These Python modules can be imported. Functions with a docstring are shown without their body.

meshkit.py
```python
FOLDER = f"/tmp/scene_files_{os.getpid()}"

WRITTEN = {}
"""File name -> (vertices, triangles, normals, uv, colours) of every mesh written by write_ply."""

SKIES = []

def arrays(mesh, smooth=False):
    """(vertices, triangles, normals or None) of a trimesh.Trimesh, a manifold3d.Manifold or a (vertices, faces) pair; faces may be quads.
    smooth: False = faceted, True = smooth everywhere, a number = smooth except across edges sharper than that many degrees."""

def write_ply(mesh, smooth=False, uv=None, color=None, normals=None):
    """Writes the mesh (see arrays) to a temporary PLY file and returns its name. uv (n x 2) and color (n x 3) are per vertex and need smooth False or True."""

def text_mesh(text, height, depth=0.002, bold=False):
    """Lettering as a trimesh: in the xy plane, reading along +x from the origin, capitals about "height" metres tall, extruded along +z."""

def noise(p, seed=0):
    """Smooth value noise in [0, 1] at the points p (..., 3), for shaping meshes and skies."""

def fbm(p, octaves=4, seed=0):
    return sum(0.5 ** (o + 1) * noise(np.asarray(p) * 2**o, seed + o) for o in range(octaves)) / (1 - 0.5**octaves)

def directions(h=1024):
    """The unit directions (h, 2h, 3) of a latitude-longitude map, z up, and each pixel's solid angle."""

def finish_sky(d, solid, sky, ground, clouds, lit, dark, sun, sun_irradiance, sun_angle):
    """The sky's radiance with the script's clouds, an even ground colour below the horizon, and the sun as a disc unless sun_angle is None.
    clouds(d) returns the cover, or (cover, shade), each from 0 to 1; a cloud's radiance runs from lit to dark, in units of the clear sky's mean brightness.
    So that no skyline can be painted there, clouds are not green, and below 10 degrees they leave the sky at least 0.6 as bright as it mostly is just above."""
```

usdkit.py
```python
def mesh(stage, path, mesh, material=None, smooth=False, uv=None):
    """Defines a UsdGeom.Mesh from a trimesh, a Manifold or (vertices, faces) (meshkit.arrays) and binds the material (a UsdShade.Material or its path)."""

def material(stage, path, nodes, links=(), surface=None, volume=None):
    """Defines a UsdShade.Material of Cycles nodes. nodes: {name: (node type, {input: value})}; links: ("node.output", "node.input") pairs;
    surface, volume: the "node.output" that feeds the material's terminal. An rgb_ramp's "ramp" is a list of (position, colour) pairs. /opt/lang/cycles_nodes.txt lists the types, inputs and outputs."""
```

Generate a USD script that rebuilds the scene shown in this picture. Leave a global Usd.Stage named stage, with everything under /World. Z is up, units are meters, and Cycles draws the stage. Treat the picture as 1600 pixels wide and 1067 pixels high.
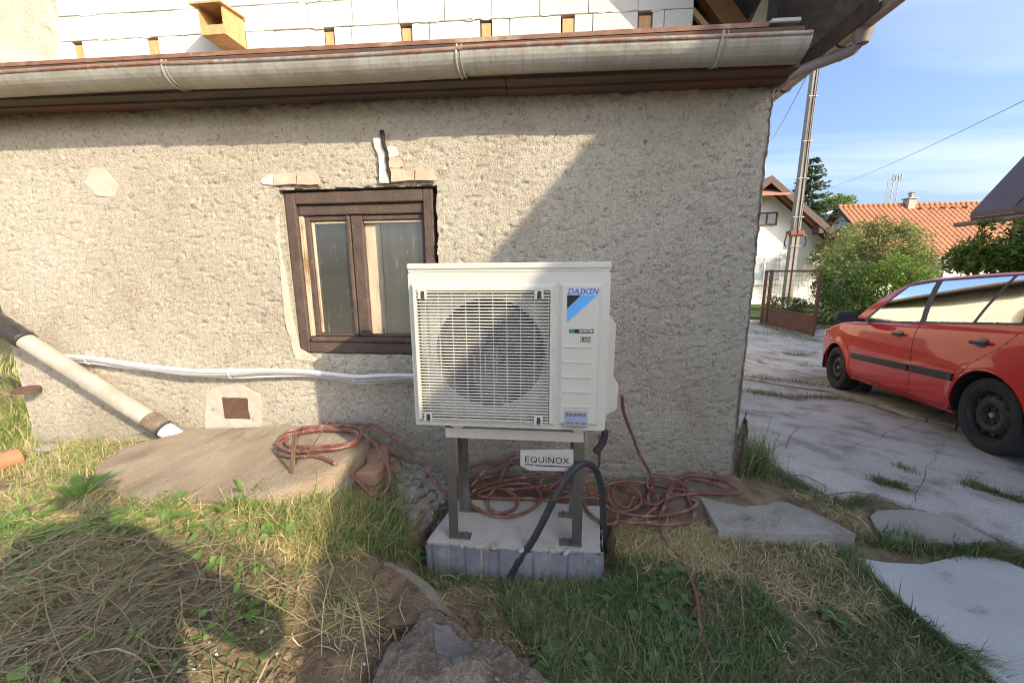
import math, random
import numpy as np, trimesh, usdkit, meshkit
import manifold3d as m3
from pxr import Usd, UsdGeom, UsdLux, UsdShade, Gf, Sdf, Vt
from scipy.interpolate import RBFInterpolator
from scipy.sparse import coo_matrix
from scipy.sparse.csgraph import connected_components
from scipy.spatial import Delaunay, ConvexHull, cKDTree
import shapely
from shapely.geometry import Polygon, Point, LineString

random.seed(4); RNG = np.random.default_rng(4)
stage = Usd.Stage.CreateInMemory()
UsdGeom.SetStageUpAxis(stage, UsdGeom.Tokens.z)
UsdGeom.SetStageMetersPerUnit(stage, 1.0)
world = UsdGeom.Xform.Define(stage, '/World'); stage.SetDefaultPrim(world.GetPrim())
UsdGeom.Scope.Define(stage, '/World/Looks')

# ------------------------------------------------------------------ camera, sky, sun, exposure
CAM = np.array([0.0, 0.0, 1.42]); FPX = 590.0
YAW, PITCH, ROLL = (math.radians(a) for a in (5.9, 10.2, -0.4))
_f = np.array([-math.sin(YAW) * math.cos(PITCH), math.cos(YAW) * math.cos(PITCH), -math.sin(PITCH)])
_r = np.array([math.cos(YAW), math.sin(YAW), 0.0]); _u = np.cross(_r, _f)
_r, _u = math.cos(ROLL) * _r + math.sin(ROLL) * _u, -math.sin(ROLL) * _r + math.cos(ROLL) * _u
EXPOSURE = 1.2
SUN_AZ, SUN_EL = math.radians(53.0), math.radians(27.0)      # azimuth from -y towards +x
SUN = np.array([math.sin(SUN_AZ) * math.cos(SUN_EL), -math.cos(SUN_AZ) * math.cos(SUN_EL), math.sin(SUN_EL)])
SUN_INT, SKY_STR = 0.8, 0.15

cam = UsdGeom.Camera.Define(stage, '/World/camera')
M4 = Gf.Matrix4d(*_r, 0, *_u, 0, *(-_f), 0, *CAM, 1)
cam.AddTransformOp().Set(M4)
cam.CreateHorizontalApertureAttr(36.0); cam.CreateVerticalApertureAttr(24.0)
cam.CreateFocalLengthAttr(36.0 * FPX / 1600.0)
cam.CreateClippingRangeAttr(Gf.Vec2f(0.03, 5000.0))
cam.CreateExposureAttr(EXPOSURE)

dome = UsdLux.DomeLight.Define(stage, '/World/sky')
dome.CreateIntensityAttr(1.0)
sky_mat = usdkit.material(stage, '/World/Looks/sky', {
    'sky': ('sky_texture', {'sky_type': 'single_scattering', 'sun_disc': False, 'sun_elevation': SUN_EL, 'sun_rotation': math.atan2(SUN[0], SUN[1]),
                            'altitude': 450.0, 'air_density': 1.0, 'aerosol_density': 6.0, 'ozone_density': 4.0}),
    'tc': ('texture_coordinate', {}),
    'sep': ('separate_xyz', {}),
    'zc': ('math', {'math_type': 'maximum', 'value2': 0.06}),
    'dx': ('math', {'math_type': 'divide'}), 'dy': ('math', {'math_type': 'divide'}),
    'cmb': ('combine_xyz', {'z': 0.0}),
    'map': ('mapping', {'rotation': (0, 0, -0.55), 'scale': (0.10, 0.42, 1.0), 'location': (0.35, 0.2, 0)}),
    'n': ('noise_texture', {'scale': 1.15, 'detail': 6.0, 'roughness': 0.52, 'distortion': 0.3}),
    'ramp': ('rgb_ramp', {'ramp': [(0.0, (0, 0, 0)), (0.44, (0.02, 0.02, 0.02)), (0.6, (0.45, 0.45, 0.45)), (0.78, (0.7, 0.7, 0.7)), (1, (0.8, 0.8, 0.8))]}),
    'mix': ('mix', {'mix_type': 'mix', 'color2': (3.7, 3.9, 4.2)}),
    'bg': ('background_shader', {'strength': SKY_STR}),
}, [('tc.generated', 'sep.vector'), ('sep.z', 'zc.value1'), ('sep.x', 'dx.value1'), ('zc.value', 'dx.value2'), ('sep.y', 'dy.value1'), ('zc.value', 'dy.value2'),
    ('dx.value', 'cmb.x'), ('dy.value', 'cmb.y'), ('cmb.vector', 'map.vector'), ('map.vector', 'n.vector'), ('n.fac', 'ramp.fac'), ('ramp.color', 'mix.fac'),
    ('sky.color', 'mix.color1'), ('mix.color', 'bg.color')], surface='bg.background')
UsdShade.MaterialBindingAPI.Apply(dome.GetPrim()).Bind(sky_mat)
dome.GetPrim().SetCustomDataByKey('kind', 'structure')

sun = UsdLux.DistantLight.Define(stage, '/World/sun')
sun.CreateIntensityAttr(SUN_INT); sun.CreateAngleAttr(0.5); sun.CreateNormalizeAttr(True); sun.CreateColorAttr(Gf.Vec3f(1.0, 0.85, 0.62))
_zx = SUN; _xx = np.cross([0, 0, 1.0], _zx); _xx /= np.linalg.norm(_xx); _yx = np.cross(_zx, _xx)
sun.AddTransformOp().Set(Gf.Matrix4d(*_xx, 0, *_yx, 0, *_zx, 0, 0, 0, 0, 1))

# ------------------------------------------------------------------ helpers
def ray(px, py): return _f + (px - 800.0) / FPX * _r - (py - 533.5) / FPX * _u
def at_y(px, py, Y): d = ray(px, py); return CAM + d * (Y - CAM[1]) / d[1]
def at_z(px, py, Z): d = ray(px, py); return CAM + d * (Z - CAM[2]) / d[2]
def at_x(px, py, X): d = ray(px, py); return CAM + d * (X - CAM[0]) / d[0]

_used = {}
def path_for(name, parent):
    base = f'{parent}/{name}'
    k = _used.get(base, 0); _used[base] = k + 1
    return base if k == 0 else f'{base}_{k:03d}'
_loc = {}; _leafy = set()
def pstr(p): return '/World' if p is None else (p if isinstance(p, str) else str(p.GetPath()))
def tag(prim, label=None, category=None, group=None, kind=None):
    for k, v in (('label', label), ('category', category), ('group', group), ('kind', kind)):
        if v: prim.SetCustomDataByKey(k, v)
    return prim
def thing(name, label, category, loc=(0, 0, 0), rotz=0.0, group=None, kind=None):
    p = path_for(name, '/World')
    x = UsdGeom.Xform.Define(stage, p); x.AddTranslateOp().Set(Gf.Vec3d(*map(float, loc)))
    if rotz: x.AddRotateZOp().Set(float(rotz))
    _loc[p] = np.zeros(3) if rotz else np.array(loc, float)
    return tag(x.GetPrim(), label, category, group, kind)
def obj(name, mesh, material, parent=None, smooth=False, label=None, category=None, group=None, kind=None, st=None):
    """One Mesh prim. Under an unrotated thing the mesh is given in world coordinates."""
    par = pstr(parent); p = path_for(name, par)
    v, f, n = meshkit.arrays(mesh, smooth)
    off = _loc.get(par)
    if off is None:
        off = np.zeros(3)
        q = par
        while q.count('/') > 2: q = q.rsplit('/', 1)[0]
        off = _loc.get(q, off)
    v = v - off
    m = UsdGeom.Mesh.Define(stage, p)
    m.CreatePointsAttr(Vt.Vec3fArray.FromNumpy(v.astype(np.float32)))
    m.CreateFaceVertexCountsAttr(Vt.IntArray.FromNumpy(np.full(len(f), 3, np.int32)))
    m.CreateFaceVertexIndicesAttr(Vt.IntArray.FromNumpy(f.astype(np.int32).ravel()))
    m.CreateSubdivisionSchemeAttr('none')
    if n is not None:
        m.CreateNormalsAttr(Vt.Vec3fArray.FromNumpy(n.astype(np.float32))); m.SetNormalsInterpolation('vertex')
    UsdShade.MaterialBindingAPI.Apply(m.GetPrim()).Bind(material)
    if str(material.GetPath()) in _leafy:
        ij = np.vstack([f[:, :2], f[:, 1:]]); k, lab = connected_components(coo_matrix((np.ones(len(ij), np.int8), (ij[:, 0], ij[:, 1])), shape=(len(v), len(v))), directed=False)
        tone = np.random.default_rng(len(v)).uniform(0, 1, k)[lab]
        UsdGeom.PrimvarsAPI(m).CreatePrimvar('tone', Sdf.ValueTypeNames.FloatArray, 'vertex').Set(Vt.FloatArray.FromNumpy(tone.astype(np.float32)))
    return tag(m.GetPrim(), label, category, group, kind)

def cat(ms): return trimesh.util.concatenate([m for m in ms if m is not None and len(m.faces)])
def hull(pts):
    pts = np.asarray(pts, float); h = ConvexHull(pts)
    f = h.simplices.copy(); c = pts.mean(0)
    nrm = np.cross(pts[f[:, 1]] - pts[f[:, 0]], pts[f[:, 2]] - pts[f[:, 0]])
    flip = np.einsum('ij,ij->i', nrm, pts[f[:, 0]] - c) < 0
    f[flip] = f[flip][:, ::-1]
    m = trimesh.Trimesh(pts, f, process=False); m.remove_unreferenced_vertices(); return m
def cbox(x0, x1, y0, y1, z0, z1, b=0.0):
    """box with chamfered edges"""
    if b <= 0:
        m = trimesh.creation.box((x1 - x0, y1 - y0, z1 - z0)); m.apply_translation(((x0 + x1) / 2, (y0 + y1) / 2, (z0 + z1) / 2)); return m
    b = min(b, (x1 - x0) * .45, (y1 - y0) * .45, (z1 - z0) * .45); P = []
    for sx in (0, 1):
        for sy in (0, 1):
            for sz in (0, 1):
                c = np.array([(x0, x1)[sx], (y0, y1)[sy], (z0, z1)[sz]], float); d = np.array([b if not sx else -b, b if not sy else -b, b if not sz else -b])
                for k in range(3):
                    q = c + d; q[k] = c[k]; P.append(q)
    return hull(P)
def bar(a, b, w, h, up=(0, 0, 1), bev=0.0):
    """box beam from a to b, w wide (sideways), h high (along up)"""
    a, b = np.array(a, float), np.array(b, float); d = b - a; L = np.linalg.norm(d); d /= L
    s = np.cross(d, up); s /= np.linalg.norm(s); t = np.cross(s, d)
    m = cbox(0, L, -w / 2, w / 2, -h / 2, h / 2, bev)
    T = np.eye(4); T[:3, 0], T[:3, 1], T[:3, 2], T[:3, 3] = d, -s, t, a
    m.apply_transform(T); return m
def spline(P, n=8, closed=False):
    P = np.asarray(P, float); out = []; N = len(P); rng = range(N if closed else N - 1)
    for i in rng:
        p1, p2 = P[i], P[(i + 1) % N]
        p0 = P[(i - 1) % N] if closed or i > 0 else 2 * p1 - p2
        p3 = P[(i + 2) % N] if closed or i + 2 < N else 2 * p2 - p1
        for t in np.linspace(0, 1, n, endpoint=False):
            out.append(.5 * (2 * p1 + (p2 - p0) * t + (2 * p0 - 5 * p1 + 4 * p2 - p3) * t * t + (3 * p1 - p0 - 3 * p2 + p3) * t ** 3))
    if not closed: out.append(P[-1])
    return np.array(out)
def tube(P, r, n=10, caps=True):
    P = np.asarray(P, float); N = len(P); r = np.broadcast_to(np.asarray(r, float), (N,))
    T = np.gradient(P, axis=0); T /= np.maximum(np.linalg.norm(T, axis=1, keepdims=True), 1e-9)
    ref = np.array([0, 0, 1.0]) if abs(T[0][2]) < .9 else np.array([1.0, 0, 0])
    u = np.cross(T[0], ref); u /= np.linalg.norm(u); V = []
    ang = np.linspace(0, 2 * np.pi, n, endpoint=False)
    for i in range(N):
        u = u - T[i] * (u @ T[i]); u /= max(np.linalg.norm(u), 1e-9); w = np.cross(T[i], u)
        V.append(P[i] + r[i] * (np.cos(ang)[:, None] * u + np.sin(ang)[:, None] * w))
    V = np.vstack(V); F = []
    i = np.arange(N - 1)[:, None] * n; k = np.arange(n)[None]; k2 = (k + 1) % n
    a, b, c, d = i + k, i + k2, i + n + k2, i + n + k
    F = np.vstack([np.stack([a, b, c], -1).reshape(-1, 3), np.stack([a, c, d], -1).reshape(-1, 3)])
    if caps:
        V = np.vstack([V, P[:1], P[-1:]]); c0, c1 = len(V) - 2, len(V) - 1; q = np.arange(n)
        F = np.vstack([F, np.stack([np.full(n, c0), (q + 1) % n, q], 1), np.stack([np.full(n, c1), (N - 1) * n + q, (N - 1) * n + (q + 1) % n], 1)])
    m = trimesh.Trimesh(V, F, process=False)
    return m
def prism(poly, h, frame=None):
    """extrude a shapely polygon by h; frame = (origin, ex, ey) puts it in space (extrusion along ex x ey)"""
    if not isinstance(poly, shapely.Geometry): poly = Polygon(poly)
    ms = [trimesh.creation.extrude_polygon(g, h, engine='earcut') for g in getattr(poly, 'geoms', [poly])]
    m = cat(ms)
    if frame is not None:
        o, ex, ey = (np.array(q, float) for q in frame); T = np.eye(4); T[:3, 0], T[:3, 1], T[:3, 2], T[:3, 3] = ex, ey, np.cross(ex, ey), o; m.apply_transform(T)
        if np.linalg.det(T[:3, :3]) < 0: m.invert()
    return m
XZ = lambda y: ((0, y, 0), (1, 0, 0), (0, 0, 1))       # polygon in x,z at this y; extrusion goes towards -y
def lathe(prof, n=32):
    return trimesh.creation.revolve(np.asarray(prof, float), sections=n)
def fbm(P, s, o=4, seed=0): return meshkit.fbm(np.asarray(P) * s, o, seed) - 0.5
def rough_stone(c, size, seed, sub=2, amp=.25, flat=False):
    m = trimesh.creation.icosphere(subdivisions=sub); v = m.vertices
    v = v * (1 + amp * 2 * fbm(v + seed * 7.3, 1.6, 3, seed))[:, None]
    v = np.sign(v) * np.abs(v) ** .85
    a = seed * 1.7; Rm = np.array([[math.cos(a), -math.sin(a), 0], [math.sin(a), math.cos(a), 0], [0, 0, 1]])
    return trimesh.Trimesh((v * np.array(size)) @ Rm.T + np.array(c), m.faces, process=False)
def inside(poly, P):
    return shapely.contains_xy(poly, P[:, 0], P[:, 1])

# ------------------------------------------------------------------ materials
_m = {}
def mat(name, c1, c2=None, scale=6.0, detail=5.0, rough=0.75, bump=0.0, bscale=90.0, metallic=0.0, spec=0.5, coat=0.0, island=0.0, trans=0.0, stretch=(1, 1, 1),
        spread=(0.35, 0.65), c3=None, c3scale=2.0, c3lim=(0.55, 0.7), obj_coord=False, rvar=0.0, bdetail=4.0, sheen=0.0, fine=0.0, fscale=140.0):
    if name in _m: return _m[name]
    c2 = c2 or tuple(min(1, k * .78) for k in c1)
    N = {'geo': ('texture_coordinate' if obj_coord else 'geometry', {}), 'map': ('mapping', {'scale': stretch}),
         'n': ('noise_texture', {'scale': scale, 'detail': detail, 'roughness': 0.6}), 'r': ('rgb_ramp', {'ramp': [(0, c1), (spread[0], c1), (spread[1], c2), (1, c2)]}),
         'p': ('principled_bsdf', {'roughness': rough, 'metallic': metallic, 'specular_ior_level': spec, 'coat_weight': coat, 'sheen_weight': sheen})}
    L = [('geo.object' if obj_coord else 'geo.position', 'map.vector'), ('map.vector', 'n.vector'), ('n.fac', 'r.fac')]
    col = 'r.color'
    if c3:
        N['n3'] = ('noise_texture', {'scale': c3scale, 'detail': 6.0, 'roughness': 0.62}); N['m3'] = ('map_range', {'from_min': c3lim[0], 'from_max': c3lim[1], 'to_min': 0.0, 'to_max': 1.0, 'clamp': True}); N['x3'] = ('mix', {'color2': c3})
        L += [('map.vector', 'n3.vector'), ('n3.fac', 'm3.value'), ('m3.result', 'x3.fac'), (col, 'x3.color1')]; col = 'x3.color'
    if fine:
        N['fn'] = ('noise_texture', {'scale': fscale, 'detail': 4.0, 'roughness': 0.7}); N['fm'] = ('map_range', {'from_min': 0.32, 'from_max': 0.68, 'to_min': 1 - fine, 'to_max': 1 + fine, 'clamp': True}); N['fh'] = ('hsv', {})
        L += [('geo.object' if obj_coord else 'geo.position', 'fn.vector'), ('fn.fac', 'fm.value'), ('fm.result', 'fh.value'), (col, 'fh.color')]; col = 'fh.color'
    if island:
        N['g2'] = ('geometry', {}); N['im'] = ('map_range', {'from_min': 0.0, 'from_max': 1.0, 'to_min': 1 - island, 'to_max': 1 + island}); N['hv'] = ('hsv', {})
        L += [('g2.random_per_island', 'im.value'), ('im.result', 'hv.value'), (col, 'hv.color')]; col = 'hv.color'
    L.append((col, 'p.base_color'))
    if rvar:
        N['rm'] = ('map_range', {'from_min': 0.3, 'from_max': 0.7, 'to_min': rough - rvar, 'to_max': rough + rvar, 'clamp': True}); L += [('n.fac', 'rm.value'), ('rm.result', 'p.roughness')]
    if bump:
        N['bn'] = ('noise_texture', {'scale': bscale, 'detail': bdetail, 'roughness': 0.6}); N['b'] = ('bump', {'strength': 1.0, 'distance': bump})
        L += [('map.vector', 'bn.vector'), ('bn.fac', 'b.height'), ('b.normal', 'p.normal')]
    surf = 'p.BSDF'
    if trans:
        N['t'] = ('translucent_bsdf', {}); N['mx'] = ('mix_closure', {'fac': trans}); L += [(col, 't.color'), ('p.BSDF', 'mx.closure1'), ('t.BSDF', 'mx.closure2')]; surf = 'mx.closure'
    _m[name] = usdkit.material(stage, '/World/Looks/' + name, N, L, surface=surf)
    return _m[name]
def leafmat(name, cols, trans=0.3, rough=0.55, noise=1.2):
    """blades and leaves: every island takes its own tone from the list of colours"""
    n = len(cols); _leafy.add('/World/Looks/' + name)
    _m[name] = usdkit.material(stage, '/World/Looks/' + name, {
        'g': ('geometry', {}), 'at': ('attribute', {'attribute': 'tone'}), 'n': ('noise_texture', {'scale': noise, 'detail': 3.0}), 'mx0': ('math', {'math_type': 'multiply_add', 'value2': 0.55, 'value3': -0.275}),
        'ad': ('math', {'math_type': 'add'}), 'r': ('rgb_ramp', {'ramp': [(0.08 + .84 * i / (n - 1), c) for i, c in enumerate(cols)]}),
        'p': ('principled_bsdf', {'roughness': rough, 'specular_ior_level': 0.35}), 't': ('translucent_bsdf', {}), 'mx': ('mix_closure', {'fac': trans})},
        [('g.position', 'n.vector'), ('n.fac', 'mx0.value1'), ('at.fac', 'ad.value1'), ('mx0.value', 'ad.value2'), ('ad.value', 'r.fac'), ('r.color', 'p.base_color'), ('r.color', 't.color'),
         ('p.BSDF', 'mx.closure1'), ('t.BSDF', 'mx.closure2')], surface='mx.closure')
    return _m[name]
def glassmat(name, tint=(0.9, 0.93, 0.92), refl=(1, 1, 1), rough=0.0, dust=None, dustlim=(0.55, 0.75), dscale=5, base=0.0, dstretch=(1, 1, 1), ior=1.5, fine=0.0):
    N = {'t': ('transparent_bsdf', {'color': tint}), 'g': ('glossy_bsdf', {'color': refl, 'roughness': rough}), 'f': ('fresnel', {'IOR': ior}), 'm': ('mix_closure', {})}
    L = [('f.fac', 'm.fac'), ('t.BSDF', 'm.closure1'), ('g.BSDF', 'm.closure2')]; s = 'm.closure'
    if dust:
        N.update({'geo': ('geometry', {}), 'mp': ('mapping', {'scale': dstretch}), 'n': ('noise_texture', {'scale': dscale, 'detail': 8.0, 'roughness': 0.75}),
                  'mr': ('map_range', {'from_min': dustlim[0], 'from_max': dustlim[1], 'to_min': base, 'to_max': 0.9, 'clamp': True}), 'd': ('diffuse_bsdf', {'color': dust}), 'm2': ('mix_closure', {})})
        L += [('geo.position', 'mp.vector'), ('mp.vector', 'n.vector'), ('n.fac', 'mr.value'), ('mr.result', 'm2.fac'), ('m.closure', 'm2.closure1'), ('d.BSDF', 'm2.closure2')]; s = 'm2.closure'
    _m[name] = usdkit.material(stage, '/World/Looks/' + name, N, L, surface=s); return _m[name]

CREAM = (0.50, 0.435, 0.335)
usdkit.material(stage, '/World/Looks/stucco', {
    'g': ('geometry', {}), 'n1': ('noise_texture', {'scale': 1.6, 'detail': 6.0, 'roughness': 0.6}), 'r1': ('rgb_ramp', {'ramp': [(0.3, (0.62, 0.568, 0.475)), (0.5, (0.575, 0.52, 0.425)), (0.7, (0.50, 0.445, 0.355))]}),
    'n2': ('noise_texture', {'scale': 34.0, 'detail': 8.0, 'roughness': 0.72, 'distortion': 1.2}), 'r2': ('rgb_ramp', {'ramp': [(0.33, (0.25, 0.235, 0.21)), (0.41, (0.78, 0.77, 0.755)), (0.5, (.97, .97, .97)), (0.68, (1.12, 1.12, 1.12)), (1, (1.2, 1.2, 1.2))]}), 'mx': ('mix', {'mix_type': 'multiply', 'fac': 1.0}),
    'n3': ('noise_texture', {'scale': 2.6, 'detail': 5.0}), 'm3': ('map_range', {'from_min': 0.57, 'from_max': 0.72, 'to_min': 0, 'to_max': 0.32, 'clamp': True}), 'mx3': ('mix', {'color2': (0.38, 0.29, 0.2)}),
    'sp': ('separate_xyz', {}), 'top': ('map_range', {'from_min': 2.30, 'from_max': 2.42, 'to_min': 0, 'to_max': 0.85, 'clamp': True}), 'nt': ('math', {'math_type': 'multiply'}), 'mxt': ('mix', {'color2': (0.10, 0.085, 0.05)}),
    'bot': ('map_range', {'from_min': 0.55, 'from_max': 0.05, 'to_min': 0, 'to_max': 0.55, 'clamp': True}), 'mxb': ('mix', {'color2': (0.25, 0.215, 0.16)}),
    'bn': ('noise_texture', {'scale': 105.0, 'detail': 5.0, 'roughness': 0.65}), 'b': ('bump', {'strength': 1.0, 'distance': 0.022}), 'p': ('principled_bsdf', {'roughness': 0.95, 'specular_ior_level': 0.2})},
    [('g.position', 'n1.vector'), ('n1.fac', 'r1.fac'), ('g.position', 'n2.vector'), ('n2.fac', 'r2.fac'), ('r1.color', 'mx.color1'), ('r2.color', 'mx.color2'), ('g.position', 'n3.vector'), ('n3.fac', 'm3.value'), ('m3.result', 'mx3.fac'), ('mx.color', 'mx3.color1'),
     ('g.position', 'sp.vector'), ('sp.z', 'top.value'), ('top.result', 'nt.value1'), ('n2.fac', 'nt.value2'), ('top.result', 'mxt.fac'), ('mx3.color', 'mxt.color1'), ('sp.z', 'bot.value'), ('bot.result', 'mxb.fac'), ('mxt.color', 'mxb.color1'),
     ('mxb.color', 'p.base_color'), ('g.position', 'bn.vector'), ('bn.fac', 'b.height'), ('b.normal', 'p.normal')], surface='p.BSDF')
_m['stucco'] = UsdShade.Material.Get(stage, '/World/Looks/stucco')
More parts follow.
